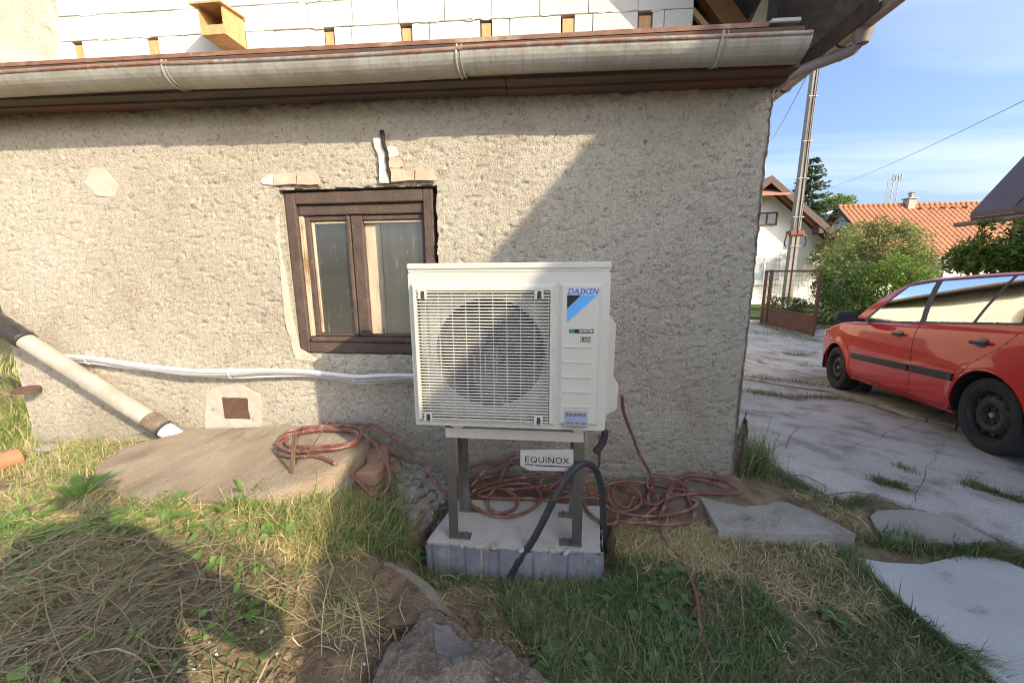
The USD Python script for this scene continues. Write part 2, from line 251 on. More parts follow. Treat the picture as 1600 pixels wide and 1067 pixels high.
MT = dict(
    block=mat('aerated_block', (0.60, 0.585, 0.54), (0.55, 0.535, 0.49), scale=3, rough=.9, fine=.05, bump=.002, bscale=160, spec=.2),
    mortar=mat('grey_mortar', (0.42, 0.40, 0.36), (0.3, 0.29, 0.26), scale=20, rough=.95, bump=.004, bscale=60),
    osb=mat('pale_pine_board', (0.54, 0.34, 0.155), (0.43, 0.25, 0.105), scale=30, rough=.7, bump=.001, bscale=80, stretch=(1, 1, .4)),
    rafter=mat('brown_rafter', (0.24, 0.11, 0.04), (0.17, 0.075, 0.025), scale=12, rough=.65),
    darkwood=mat('dark_weathered_board', (0.075, 0.055, 0.042), (0.045, 0.034, 0.028), scale=10, rough=.8, bump=.002, bscale=40, stretch=(.2, 1, 1), c3=(.14, .055, .03), c3scale=3, c3lim=(.5, .75)),
    greyboard=mat('grey_soffit_board', (0.12, 0.105, 0.1), (0.075, 0.066, 0.064), scale=9, rough=.85, bump=.001, bscale=50),
    rust=mat('rusty_sheet', (0.23, 0.115, 0.07), (0.16, 0.075, 0.045), scale=14, rough=.7, bump=.001, bscale=60, c3=(.42, .30, .2), c3scale=4),
    zinc=mat('weathered_zinc', (0.36, 0.35, 0.315), (0.26, 0.252, 0.225), scale=4, fine=.14, rough=.48, metallic=.25, rvar=.1, bump=.0012, bscale=25, stretch=(.35, 1, 1), c3=(.22, .19, .14), c3scale=7, c3lim=(.58, .8)),
    browngutter=mat('brown_painted_metal', (0.24, 0.19, 0.165), (0.2, 0.155, 0.135), scale=5, rough=.35, spec=.6),
    winwood=mat('peeling_brown_paint', (0.10, 0.066, 0.05), (0.062, 0.042, 0.034), scale=9, rough=.75, fine=.25, fscale=90, bump=.004, bscale=70, c3=(.40, .29, .17), c3scale=34, c3lim=(.64, .74)),
    winpale=mat('bare_pale_wood', (0.55, 0.475, 0.35), (0.42, 0.34, 0.23), scale=8, rough=.8, bump=.001, stretch=(1, 1, .15), c3=(.25, .15, .08), c3scale=16, c3lim=(.6, .68)),
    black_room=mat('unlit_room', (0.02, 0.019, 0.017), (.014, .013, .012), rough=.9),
    curtain=mat('dull_curtain', (0.30, 0.285, 0.235), (0.19, 0.18, 0.145), scale=4, rough=.95, stretch=(6, 1, .3)),
    brick=mat('pale_old_brick', (0.60, 0.43, 0.33), (0.50, 0.34, 0.25), scale=12, rough=.92, bump=.003, bscale=80),
    redbrick=mat('dull_red_brick', (0.36, 0.20, 0.14), (0.25, 0.155, 0.115), scale=10, rough=.95, bump=.004, bscale=60, c3=(.4, .37, .33), c3scale=7),
    filler=mat('white_filler', (0.68, 0.66, 0.58), (0.55, 0.52, 0.44), scale=18, rough=.9, bump=.004, bscale=70),
    smoothedge=mat('smooth_pale_render', (0.56, 0.51, 0.40), (0.50, 0.44, 0.335), scale=12, rough=.95, fine=.12, bump=.008, bscale=70),
    oldplaster=mat('sandy_old_plaster', (0.54, 0.48, 0.37), (0.46, 0.40, 0.30), scale=9, rough=.95, fine=.2, fscale=60, bump=.015, bscale=40),
    greypatch=mat('grey_patch_plaster', (0.40, 0.375, 0.33), (0.48, 0.43, 0.345), scale=8, rough=.95, bump=.003, bscale=60),
    crack=mat('dark_crack', (0.03, 0.026, 0.022), rough=1.0),
    rustplate=mat('rusty_plate', (0.125, 0.065, 0.04), (0.085, 0.045, 0.03), fine=.25, scale=25, rough=.85, bump=.0015, bscale=120),
    acwhite=mat('ivory_enamel', (0.52, 0.515, 0.465), (0.50, 0.495, 0.445), scale=3, rough=.38, spec=.5, c3=(.45, .435, .37), c3scale=5, c3lim=(.62, .9)),
    acshade=mat('ivory_plastic', (0.54, 0.53, 0.485), (0.52, 0.51, 0.465), scale=3, rough=.42),
    fanblack=mat('dark_fan_plastic', (0.045, 0.042, 0.055), (0.035, 0.032, 0.042), rough=.35),
    blacklab=mat('black_print', (0.012, 0.012, 0.013), rough=.4), bluelab=mat('blue_print', (0.10, 0.38, 0.82), (0.10, 0.37, 0.80), rough=.35), navylab=mat('strong_blue_print', (0.03, 0.16, 0.62), (0.03, 0.155, 0.6), rough=.35),
    greenlab=mat('green_print', (0.03, 0.22, 0.15), rough=.4), greylab=mat('silver_sticker', (0.34, 0.34, 0.40), (0.31, 0.31, 0.37), rough=.35), paleblue=mat('pale_blue_print', (0.27, 0.36, 0.62), rough=.4), whitelab=mat('white_print', (0.8, 0.8, 0.8), rough=.4),
    steel=mat('stainless_steel', (0.26, 0.255, 0.24), (0.20, 0.2, 0.19), scale=5, rough=.28, metallic=.85, rvar=.08),
    plate=mat('galvanised_sheet', (0.60, 0.60, 0.59), (0.54, 0.54, 0.53), scale=14, rough=.45, metallic=.5),
    concrete=mat('fresh_concrete', (0.44, 0.42, 0.38), (0.37, 0.35, 0.315), scale=5, rough=.9, bump=.006, bscale=120, fine=.12, c3=(.30, .25, .19), c3scale=9, c3lim=(.62, .78)),
    oldconc=mat('worn_concrete', (0.43, 0.395, 0.335), (0.31, 0.275, 0.225), scale=2.2, rough=.93, bump=.012, fine=.22, bscale=80, c3=(.21, .18, .14), c3scale=6, c3lim=(.55, .75)),
    drive=mat('drive_concrete', (0.60, 0.56, 0.495), (0.47, 0.435, 0.38), scale=1.6, rough=.93, bump=.012, fine=.3, fscale=110, bscale=70, c3=(.25, .205, .155), c3scale=3.2, c3lim=(.5, .72)),
    panel=mat('pale_grey_panel', (0.54, 0.53, 0.49), (0.46, 0.45, 0.415), scale=2, rough=.8, bump=.004, fine=.06, bscale=60, c3=(.27, .26, .24), c3scale=8, c3lim=(.62, .75)),
    lid=mat('sandy_concrete_lid', (0.37, 0.30, 0.215), (0.28, 0.215, 0.145), scale=4, rough=.95, fine=.22, bump=.014, bscale=60, c3=(.17, .125, .08), c3scale=3, c3lim=(.55, .72), stretch=(1.2, .6, 1)),
    membrane=mat('grey_plastic_wrap', (0.24, 0.25, 0.28), (0.17, 0.18, 0.205), scale=9, rough=.4, bump=.006, bscale=22, spec=.6, c3=(.33, .33, .34), c3scale=7, c3lim=(.55, .72)),
    hose=mat('red_rubber_hose', (0.20, 0.075, 0.06), (0.14, 0.05, 0.042), scale=20, rough=.42, c3=(.33, .22, .17), c3scale=16, c3lim=(.5, .7)),
    blackpipe=mat('black_rubber', (0.035, 0.036, 0.04), (0.025, 0.026, 0.03), scale=20, rough=.5, bump=.001, bscale=60, c3=(.11, .1, .09), c3scale=14, c3lim=(.56, .7)),
    whitepipe=mat('white_insulation', (0.72, 0.71, 0.68), (0.66, 0.65, 0.61), rough=.55), greypipe=mat('grey_conduit', (0.32, 0.32, 0.32), (0.28, 0.28, 0.28), rough=.5),
    ventpipe=mat('dirty_white_pipe', (0.38, 0.355, 0.31), (0.29, 0.265, 0.22), scale=7, rough=.55, fine=.1, c3=(.28, .22, .14), c3scale=9, c3lim=(.58, .75)),
    foil=mat('black_foil', (0.022, 0.02, 0.02), (0.035, 0.03, 0.028), scale=20, rough=.35, bump=.01, bscale=26),
    clay=mat('orange_clay', (0.42, 0.19, 0.105), (0.34, 0.14, 0.075), scale=10, rough=.8, c3=(.42, .26, .15), c3scale=8),
    stake=mat('weathered_stake', (0.17, 0.115, 0.065), (0.10, 0.068, 0.04), scale=15, rough=.9, stretch=(3, 3, .4)),
    stone=mat('grey_rubble', (0.33, 0.31, 0.28), (0.22, 0.205, 0.18), scale=14, rough=.95, fine=.25, bump=.012, bscale=70, c3=(.48, .46, .42), c3scale=22, c3lim=(.58, .7)),
    soil=mat('brown_soil', (0.27, 0.195, 0.125), (0.15, 0.105, 0.07), scale=9, rough=1.0, fine=.35, bump=.03, bscale=45, spec=.1, c3=(.30, .235, .16), c3scale=4, c3lim=(.5, .7)),
)
MT['stucco'] = _m['stucco']
MT['sleeve'] = mat('grimy_coupling', (0.20, 0.155, 0.105), (0.11, 0.085, 0.06), scale=18, rough=.85, fine=.25, bump=.006, bscale=60)
usdkit.material(stage, '/World/Looks/gutter_zinc', {
    'g': ('geometry', {}), 'sp': ('separate_xyz', {}), 'n': ('noise_texture', {'scale': 3.5, 'detail': 6.0, 'roughness': 0.65}), 'r': ('rgb_ramp', {'ramp': [(0.32, (0.37, 0.365, 0.335)), (0.5, (0.32, 0.31, 0.275)), (0.68, (0.24, 0.225, 0.185))]}),
    'mp': ('mapping', {'scale': (14, 1, 1.5)}), 'ns': ('noise_texture', {'scale': 2.0, 'detail': 5.0, 'roughness': 0.7}), 'ms': ('map_range', {'from_min': 0.5, 'from_max': 0.72, 'to_min': 0, 'to_max': 0.55, 'clamp': True}), 'xs': ('mix', {'color2': (0.16, 0.14, 0.105)}),
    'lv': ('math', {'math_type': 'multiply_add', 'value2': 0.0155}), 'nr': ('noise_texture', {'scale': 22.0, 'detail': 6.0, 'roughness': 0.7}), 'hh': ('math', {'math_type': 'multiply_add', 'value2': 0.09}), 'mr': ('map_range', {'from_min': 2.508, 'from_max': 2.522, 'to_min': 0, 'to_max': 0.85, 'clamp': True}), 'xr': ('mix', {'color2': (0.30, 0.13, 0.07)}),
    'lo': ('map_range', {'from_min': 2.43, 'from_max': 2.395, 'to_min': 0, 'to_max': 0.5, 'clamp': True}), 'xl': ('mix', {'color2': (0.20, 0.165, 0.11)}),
    'bn': ('noise_texture', {'scale': 14.0, 'detail': 4.0}), 'b': ('bump', {'strength': 1.0, 'distance': 0.006}), 'p': ('principled_bsdf', {'roughness': 0.5, 'metallic': 0.2})},
    [('g.position', 'n.vector'), ('n.fac', 'r.fac'), ('g.position', 'mp.vector'), ('mp.vector', 'ns.vector'), ('ns.fac', 'ms.value'), ('ms.result', 'xs.fac'), ('r.color', 'xs.color1'), ('g.position', 'sp.vector'), ('sp.x', 'lv.value1'), ('sp.z', 'lv.value3'),
     ('g.position', 'nr.vector'), ('nr.fac', 'hh.value1'), ('lv.value', 'hh.value3'), ('hh.value', 'mr.value'), ('mr.result', 'xr.fac'), ('lv.value', 'lo.value'), ('lo.result', 'xl.fac'), ('xs.color', 'xl.color1'), ('xl.color', 'xr.color1'), ('xr.color', 'p.base_color'), ('g.position', 'bn.vector'), ('bn.fac', 'b.height'), ('b.normal', 'p.normal')], surface='p.BSDF')
MT['gutterzinc'] = UsdShade.Material.Get(stage, '/World/Looks/gutter_zinc')
# ------------------------------------------------------------------ terrain
_cp = [(800, 1060, -.02), (1000, 1060, -.01), (1300, 1000, 0), (700, 900, -.045), (820, 912, -.05), (940, 910, -.045), (1000, 850, .03), (1100, 850, .05), (1290, 870, .02), (1500, 1060, 0), (1600, 1000, 0)]
_ctl = [tuple(at_z(px, py, z)) for px, py, z in _cp] + [
    (-.7, 2.3, .05), (-.45, 2.15, .06), (0, 2.3, .08), (.6, 2.3, .10), (1.15, 2.3, .19), (1.15, 2.0, .12), (-.62, 1.85, -.03), (-.66, 1.65, -.05), (.30, 1.85, -.02), (0, 1.85, -.05), (-.2, 1.6, -.02),
    (-1.1, 2.3, .24), (-1.6, 2.3, .33), (-2.3, 2.3, .31), (-3.0, 2.3, .23), (-3.85, 2.3, .17), (-4.6, 2.6, .18),
    (-.9, 1.2, .24), (-.62, .95, .16), (-1.5, 1.3, .31), (-2.2, 1.4, .28), (-1.2, .8, .33), (-2.0, .7, .33), (-.48, 1.4, .05), (-.78, 1.65, .13), (-.93, 1.9, .2), (-3, 1.5, .2), (-3, .8, .24), (-1, 0, .2), (0, 0, 0), (-2, -1, .2), (1, -1, 0), (3, -2, 0), (-.3, .8, .03),
    (-1.7, 1.52, .365), (-2.2, 1.55, .35), (-1.25, 1.5, .34), (-2.55, 1.75, .32), (1.2, 2.6, .16), (1.4, 3.2, .10), (2, 2.3, .07), (2, 1.8, .02), (3, 2.5, .02), (3.4, 3.2, 0), (3.6, 5.6, -.21), (5.1, 3, 0), (5.2, 5.6, -.21), (2, 5, -.1), (4, 8, -.2), (6, 10, -.16), (6.5, 12.4, -.15), (5, 12, -.16),
    (10, 10, -.2), (12, 20, -.2), (0, 30, -.2), (30, 30, -.2), (-30, 30, -.1), (-30, -30, 0), (30, -30, 0), (-8, 5, .15), (-8, 0, .2), (60, 80, -.2), (-60, 80, -.2), (80, -60, 0), (-80, -60, 0)]
_ctl = np.array(_ctl)
_rbf = RBFInterpolator(_ctl[:, :2], _ctl[:, 2], kernel='linear', smoothing=.02)
_gx = np.concatenate([np.linspace(-400, -60, 8), np.linspace(-40, -8, 14), np.linspace(-7, -4.3, 14), np.arange(-4.2, 2.6, .021), np.linspace(2.65, 8, 60), np.linspace(8.5, 40, 30), np.linspace(60, 400, 8)])
_gy = np.concatenate([np.linspace(-400, -60, 8), np.linspace(-40, -2, 16), np.linspace(-1.5, .25, 14), np.arange(.3, 2.75, .021), np.linspace(2.8, 13, 90), np.linspace(13.5, 45, 25), np.linspace(60, 500, 8)])
_GX, _GY = np.meshgrid(_gx, _gy, indexing='ij')
_GZ0 = np.clip(_rbf(np.stack([_GX.ravel(), _GY.ravel()], 1)).reshape(_GX.shape), -.3, .5)
from scipy.interpolate import RegularGridInterpolator
_rgi = RegularGridInterpolator((_gx, _gy), _GZ0, bounds_error=False, fill_value=None)
def hz(x, y): b = np.broadcast(np.asarray(x), np.asarray(y)); return _rgi(np.stack(np.broadcast_arrays(np.asarray(x, float), np.asarray(y, float)), -1)).reshape(b.shape)
def G(px, py, dz=0.0):
    """the ground point seen at this pixel, dz above the terrain"""
    z = 0.0
    for _ in range(12): p = at_z(px, py, z); z = .5 * z + .5 * (float(hz(p[0], p[1])) + dz)
    return at_z(px, py, z)
def region(pts, dz=0.0): return Polygon([G(*p, dz)[:2] for p in pts]).buffer(0)

DRIVE = Polygon([G(*p)[:2] for p in [(1166, 640), (1166, 712), (1206, 726), (1250, 748), (1311, 785), (1340, 770), (1364, 772), (1420, 790), (1600, 850)]] + [(6.5, 1.9), (8.3, 4.2), (8.2, 13.2), (4.9, 13.6), (1.25, 3.6), (1.17, 2.5)]).buffer(0)
PANEL = Polygon([G(*p)[:2] for p in [(1304, 864), (1386, 927), (1469, 1002), (1532, 1050), (1600, 1100), (1720, 1000), (1700, 930), (1596, 892), (1560, 876), (1504, 869), (1440, 884), (1380, 880), (1340, 872)]]).buffer(0)
STEP = [(1092, 774), (1124, 828), (1200, 833), (1337, 832), (1290, 808), (1232, 784), (1160, 776)]
PLATE2 = [(1359, 812), (1368, 803), (1420, 801), (1480, 812), (1556, 850), (1490, 856), (1420, 854), (1376, 840)]
SOILMOUND = region([(-300, 800), (0, 850), (110, 770), (330, 800), (560, 860), (640, 900), (720, 960), (830, 1060), (900, 1250), (-400, 1250)])
def sheet(poly, zf, res, depth=.06, jag=0.0, seed=0, edge=0.0):
    """a slab: top sheet over a polygon following zf, with sides going down"""
    b = poly.exterior.segmentize(res); rg = np.random.default_rng(seed)
    bp = np.array(b.coords)[:-1]
    if jag: bp = bp + jag * 2 * np.stack([fbm(np.c_[bp * 6, bp[:, :1] * 0 + seed], 1, 3, seed), fbm(np.c_[bp * 6, bp[:, :1] * 0 + seed + 5], 1, 3, seed + 1)], 1)
    pol = Polygon(bp).buffer(0)
    if pol.geom_type != 'Polygon': pol = max(pol.geoms, key=lambda q: q.area)
    bp = np.array(pol.exterior.coords)[:-1]
    x0, y0, x1, y1 = pol.bounds; gx, gy = np.meshgrid(np.arange(x0, x1, res), np.arange(y0, y1, res)); gp = np.stack([gx.ravel(), gy.ravel()], 1) + rg.uniform(-.2, .2, (gx.size, 2)) * res
    gp = gp[inside(pol.buffer(-res * .5), gp)]
    P = np.vstack([bp, gp]); T = Delaunay(P).simplices; c = P[T].mean(1); T = T[inside(pol, c)]
    a = P[T]; ar = np.cross(a[:, 1] - a[:, 0], a[:, 2] - a[:, 0]); T[ar < 0] = T[ar < 0][:, ::-1]
    z = zf(P[:, 0], P[:, 1]); V = np.c_[P, z]; n = len(bp)
    if edge: V[:n, 2] -= edge
    low = np.c_[bp, V[:n, 2] - depth]; cc = Polygon(bp).exterior.is_ccw
    i = np.arange(n); j = (i + 1) % n
    S = np.vstack([np.stack([i, len(P) + i, len(P) + j], 1), np.stack([i, len(P) + j, j], 1)])
    if not cc: S = S[:, ::-1]
    return trimesh.Trimesh(np.vstack([V, low]), np.vstack([T, S]), process=False)

P2 = np.stack([_GX.ravel(), _GY.ravel()], 1)
_ind = inside(DRIVE.buffer(.03), P2) | inside(PANEL.buffer(-.02), P2)
_mound = inside(SOILMOUND, P2)
_near = (np.abs(P2[:, 0]) < 8) & (np.abs(P2[:, 1]) < 14)
_P3 = np.c_[P2, np.zeros(len(P2))]
_amp = np.where(_mound, .055, .018); _amp = np.where(_ind, 0.004, _amp)
_rub = (P2[:, 0] > -1.15) & (P2[:, 0] < -.5) & (P2[:, 1] > 1.7) & (P2[:, 1] < 2.3)
_amp = np.where(_rub, .05, _amp)
_nz = _amp * 2 * (fbm(_P3, 5.0, 4, 3) * .8 + .35 * fbm(_P3, 22.0, 3, 9)) * _near
_SLABBOX = (P2[:, 0] > -.66) & (P2[:, 0] < .34) & (P2[:, 1] > 1.60) & (P2[:, 1] < 2.02)
GZ = _GZ0.ravel() + _nz - np.where(_ind, .04, 0) - np.where(_SLABBOX, .07, 0)
_rg2 = RegularGridInterpolator((_gx, _gy), GZ.reshape(_GX.shape), bounds_error=False, fill_value=None)
def hn(x, y): b = np.broadcast(np.asarray(x), np.asarray(y)); return _rg2(np.stack(np.broadcast_arrays(np.asarray(x, float), np.asarray(y, float)), -1)).reshape(b.shape)
nx, ny = _GX.shape
_i = (np.arange(nx - 1)[:, None] * ny + np.arange(ny - 1)[None]).ravel()
_F = np.vstack([np.stack([_i, _i + ny, _i + ny + 1], 1), np.stack([_i, _i + ny + 1, _i + 1], 1)])
usdkit.material(stage, '/World/Looks/ground', {
    'g': ('geometry', {}), 'n': ('noise_texture', {'scale': 9.0, 'detail': 7.0, 'roughness': 0.68}), 'r': ('rgb_ramp', {'ramp': [(0.3, (0.11, 0.078, 0.052)), (0.5, (0.26, 0.19, 0.12)), (0.66, (0.40, 0.30, 0.19)), (.72, (.46, .39, .30))]}),
    'n2': ('noise_texture', {'scale': 1.8, 'detail': 5.0}), 'm2': ('map_range', {'from_min': 0.45, 'from_max': 0.65, 'to_min': 0, 'to_max': 0.7, 'clamp': True}), 'mx': ('mix', {'color2': (0.30, 0.235, 0.15)}),
    'len': ('vector_math', {'math_type': 'length'}), 'mf': ('map_range', {'from_min': 6.0, 'from_max': 14.0, 'clamp': True}), 'far': ('mix', {'color2': (0.075, 0.10, 0.035)}),
    'bn': ('noise_texture', {'scale': 45.0, 'detail': 6.0, 'roughness': 0.7}), 'b': ('bump', {'strength': 1.0, 'distance': 0.03}), 'p': ('principled_bsdf', {'roughness': 1.0, 'specular_ior_level': 0.1})},
    [('g.position', 'n.vector'), ('n.fac', 'r.fac'), ('g.position', 'n2.vector'), ('n2.fac', 'm2.value'), ('m2.result', 'mx.fac'), ('r.color', 'mx.color1'), ('g.position', 'len.vector1'), ('len.value', 'mf.value'), ('mf.result', 'far.fac'), ('mx.color', 'far.color1'), ('far.color', 'p.base_color'),
     ('g.position', 'bn.vector'), ('bn.fac', 'b.height'), ('b.normal', 'p.normal')], surface='p.BSDF')
obj('ground', trimesh.Trimesh(np.c_[P2, GZ], _F, process=False), UsdShade.Material.Get(stage, '/World/Looks/ground'), smooth=True, kind='structure')

# driveway: cast slabs with cracks between them
_cuts = [[(1160, 592), (1300, 612), (1420, 650), (1700, 720)], [(1160, 560), (1300, 575), (1420, 600)], [(1160, 520), (1300, 530)], [(1168, 712), (1240, 690), (1330, 700), (1480, 640), (1700, 640)], [(1420, 790), (1470, 700), (1500, 660), (1530, 600)]]
_cl = [LineString([G(*p)[:2] for p in c]).buffer(w) for c, w in zip(_cuts, (.09, .03, .03, .0025, .0015))]
_dr = DRIVE.difference(shapely.union_all(_cl))
drive = thing('driveway', None, None, kind='structure')
for k, g in enumerate(sorted((q for q in getattr(_dr, 'geoms', [_dr]) if q.area > .05), key=lambda q: -q.area)):
    obj('slab', sheet(g, lambda x, y: hz(x, y) + .004 + .012 * fbm(np.c_[x, y, 0 * x + k], .9, 2, k), .09, .07, .03, k, .004), MT['drive'], drive, smooth=40)
zst = float(hz(1.1, 2.0)) + .06
_st = Polygon([at_z(*p, .125)[:2] for p in STEP]).buffer(0)
obj('stepping_slab', sheet(_st, lambda x, y: .125 + .012 * fbm(np.c_[x, y, 0 * x], 3, 3, 2), .04, .09, .012, 4, .004), MT['oldconc'], smooth=35, label='worn concrete stepping slab beside the red hose tangle at the wall corner', category='slab')
obj('paving_plate', sheet(region(PLATE2), lambda x, y: hz(x, y) + .03 + .01 * fbm(np.c_[x, y, 0 * x], 2, 3, 5), .05, .08, .015, 5, .004), MT['oldconc'], smooth=35, label='broken rounded concrete plate between the stepping slab and the pale grey panel', category='slab')
obj('ground_panel', sheet(PANEL, lambda x, y: 0 * x + .035 + .004 * fbm(np.c_[x, y, 0 * x], 2, 2, 6), .05, .03, .004, 6), MT['panel'], smooth=35, label='smooth pale grey flat panel lying in the grass at the lower right', category='panel')

# ------------------------------------------------------------------ the old house
HY = 2.3
house = thing('old_house', 'old house with rough cream rendered wall, white block storey and zinc gutter', 'house', (-1.3, HY, 0))
rgw = np.random.default_rng(8)
X0, X1, ZB, ZT = -3.88, 1.15, -.15, 2.47
wtop = lambda x: 2.403 - .0205 * (x - 0.0)
WIN = (-1.672, -.684, .905, 1.938); VENT = (-2.272, -2.071, .43, .592)
gx = np.arange(X0, X1 + .004, .0075); gz = np.arange(ZB, ZT, .0075)
A, B = np.meshgrid(gx, gz, indexing='ij'); Pw = np.stack([A, 0 * A, B], -1).reshape(-1, 3)
crackline = LineString([at_y(560 + x / 9.7, 200 + y / 9.7, HY)[[0, 2]] for x, y in [(375, 60), (395, 160), (410, 260), (450, 400), (465, 520), (455, 640), (495, 760), (497, 850)]])
hgt = .0050 * 2 * fbm(Pw + .02 * fbm(Pw, 25, 2, 77)[:, None], 55, 2, 1) + .003 * fbm(Pw, 18, 3, 5) + .028 * fbm(Pw, 1.6, 2, 7)
pit = fbm(Pw * (1, 1, 1.7) + .05 * fbm(Pw, 14, 2, 78)[:, None], 24, 3, 12); hgt = hgt - .010 * np.clip(pit - .12, 0, .12) / .12
smooth_zone = np.zeros(len(Pw))
for (cx, cz, rx, rz) in [(-2.17, .50, .24, .2), (at_y(160, 285, HY)[0], at_y(160, 285, HY)[2], .14, .15)]:
    smooth_zone = np.maximum(smooth_zone, np.clip(1.35 - np.hypot((Pw[:, 0] - cx) / rx, (Pw[:, 2] - cz) / rz), 0, .35) / .35)
low = np.clip((.33 - Pw[:, 2]) / .3, 0, 1) * (Pw[:, 0] < -2.6)
hgt = hgt * (1 - .85 * np.maximum(smooth_zone, low)) + .006 * low
toplump = np.clip((Pw[:, 2] - (wtop(Pw[:, 0]) - .09)) / .05, 0, 1); hgt = hgt + toplump * (.03 * 2 * np.abs(fbm(Pw, 13, 3, 21)))
edge = np.clip((Pw[:, 0] - (X1 - .05)) / .05, 0, 1); hgt = hgt - .02 * edge ** 2
V = Pw.copy(); V[:, 1] = HY - hgt; V[:, 0] = np.where(A.ravel() > X1 - .02, V[:, 0] + .012 * 2 * fbm(Pw, 14, 3, 31), V[:, 0])
V[:, 2] = np.minimum(V[:, 2], wtop(V[:, 0]) + .02)
na, nb = A.shape; i = (np.arange(na - 1)[:, None] * nb + np.arange(nb - 1)[None]).ravel()
F = np.vstack([np.stack([i, i + nb, i + nb + 1], 1), np.stack([i, i + nb + 1, i + 1], 1)]); C = Pw[F].mean(1)
jag = .012 * 2 * fbm(C, 20, 2, 41)
hole = (C[:, 0] > WIN[0] + jag) & (C[:, 0] < WIN[1] + jag) & (C[:, 2] > WIN[2] + jag) & (C[:, 2] < WIN[3] + jag)
hole |= (C[:, 0] > VENT[0]) & (C[:, 0] < VENT[1]) & (C[:, 2] > VENT[2]) & (C[:, 2] < VENT[3])
w = trimesh.Trimesh(V, F[~hole], process=False)
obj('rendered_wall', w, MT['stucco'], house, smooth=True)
# wall body behind the render, right and left return walls, reveals
obj('wall_core', cat([cbox(X0 + .03, WIN[0] - .001, HY + .02, HY + .35, -.3, 2.43), cbox(WIN[1] + .001, X1 - .025, HY + .02, HY + .35, -.3, 2.37), cbox(WIN[0], WIN[1], HY + .02, HY + .35, -.3, WIN[2] - .002), cbox(WIN[0], WIN[1], HY + .02, HY + .35, WIN[3] + .002, 2.41)]), MT['stucco'], house)
def wallside(x, y0, y1, z0, z1, face):
    gy, gz = np.arange(y0, y1, .03), np.arange(z0, z1, .03); a, b = np.meshgrid(gy, gz, indexing='ij'); P = np.stack([0 * a + x, a, b], -1).reshape(-1, 3); P[:, 0] += face * (.012 * 2 * fbm(P, 25, 3, 3) + .006)
    n, q = a.shape; i = (np.arange(n - 1)[:, None] * q + np.arange(q - 1)[None]).ravel(); f = np.vstack([np.stack([i, i + q, i + q + 1], 1), np.stack([i, i + q + 1, i + 1], 1)])
    return trimesh.Trimesh(P, f if face > 0 else f[:, ::-1], process=False)
obj('side_wall', cat([wallside(X1 - .012, HY - .0, 4.6, -.3, 2.6, 1), cbox(X1 - .3, X1 - .03, HY + .36, 4.5, -.3, 2.6)]), MT['stucco'], house)
obj('side_wall', cat([wallside(X0 + .012, HY - .0, 4.6, -.3, 2.6, -1), cbox(X0 + .03, X0 + .3, HY + .36, 4.5, -.3, 2.6)]), MT['stucco'], house)
obj('main_wall', cat([wallside(2.12, 4.55, 27, -.4, 4.3, 1), cbox(-7.2, 2.08, 4.56, 4.95, -.3, 3.55), cbox(1.7, 2.1, 4.96, 27, -.4, 4.6), cbox(-7.2, -6.8, 4.96, 12, -.3, 4.6), cbox(-7.2, 2.1, 11.7, 12, -.3, 4.6)]), MT['oldplaster'], house)
# patches and exposed masonry
def patch(polypx, mname, name, proud, seed, th=.012, label=None, H=HY):
    P = Polygon([at_y(*p, H)[[0, 2]] for p in polypx]).buffer(0).buffer(-.012).buffer(.02).buffer(-.008) if mname != 'brick' else Polygon([at_y(*p, H)[[0, 2]] for p in polypx]).buffer(0)
    gm = sheet(P, lambda x, y: proud + .012 * fbm(np.c_[x, y, 0 * x], 14, 3, seed), .012, th, .014, seed)
    v = gm.vertices.copy(); gm = trimesh.Trimesh(np.c_[v[:, 0], H - v[:, 2], v[:, 1]], gm.faces, process=False)
    return obj(name, gm, MT[mname], house, smooth=40, label=label)
c9 = lambda L: [(560 + x / 9.7, 200 + y / 9.7) for x, y in L]
patch(c9([(240, 170), (370, 200), (420, 300), (470, 420), (460, 560), (470, 690), (490, 850), (330, 860), (340, 660), (330, 440), (270, 340)]), 'filler', 'filler_patch', .014, 3, label='white filler strip beside the crack')
patch(c9([(440, 300), (560, 310), (620, 420), (610, 470), (480, 480), (470, 400)]), 'filler', 'filler_patch', .016, 4)
patch(c9([(484, 440), (620, 440), (690, 560), (640, 600), (478, 610)]), 'brick', 'exposed_brick', .018, 5, label='upper exposed pale brick')
patch(c9([(480, 640), (640, 640), (740, 680), (845, 670), (848, 822), (506, 845), (500, 700)]), 'brick', 'exposed_brick', .021, 6)
patch(c9([(868, 640), (930, 610), (1090, 640), (1165, 720), (1185, 800), (868, 822)]), 'brick', 'exposed_brick', .021, 7)
c3 = lambda L: [(400 + x / 3.234, 250 + y / 3.234) for x, y in L]
patch(c3([(102, 78), (212, 74), (214, 130), (100, 136)]), 'brick', 'exposed_brick', .02, 8)
patch(c3([(218, 72), (300, 58), (340, 130), (217, 132)]), 'brick', 'exposed_brick', .022, 9)
patch(c3([(38, 105), (97, 82), (97, 134), (40, 130)]), 'filler', 'filler_patch', .014, 10)
patch(c3([(90, 150), (108, 160), (140, 520), (180, 760), (222, 960), (300, 1000), (310, 1020), (200, 1010), (150, 800), (122, 560)]), 'smoothedge', 'filler_patch', .003, 12, label='smoothed pale edge along the window')
patch([(140, 262), (165, 262), (184, 290), (178, 308), (150, 306), (134, 285)], 'greypatch', 'plaster_patch', .004, 11, label='smooth grey repair patch')
patch([(322, 620), (330, 606), (372, 600), (404, 612), (410, 640), (408, 668), (322, 672)], 'greypatch', 'plaster_patch', .004, 13, th=.03, label='smooth plaster around the vent plate')
cl = np.array(crackline.segmentize(.02).coords); cl = np.c_[cl[:, 0] + .012 * 2 * fbm(np.c_[cl, cl[:, :1]], 25, 2, 2), 0 * cl[:, 0] + HY - .019, cl[:, 1]]
obj('crack', tube(cl, np.linspace(.013, .004, len(cl)), 6), MT['crack'], house)
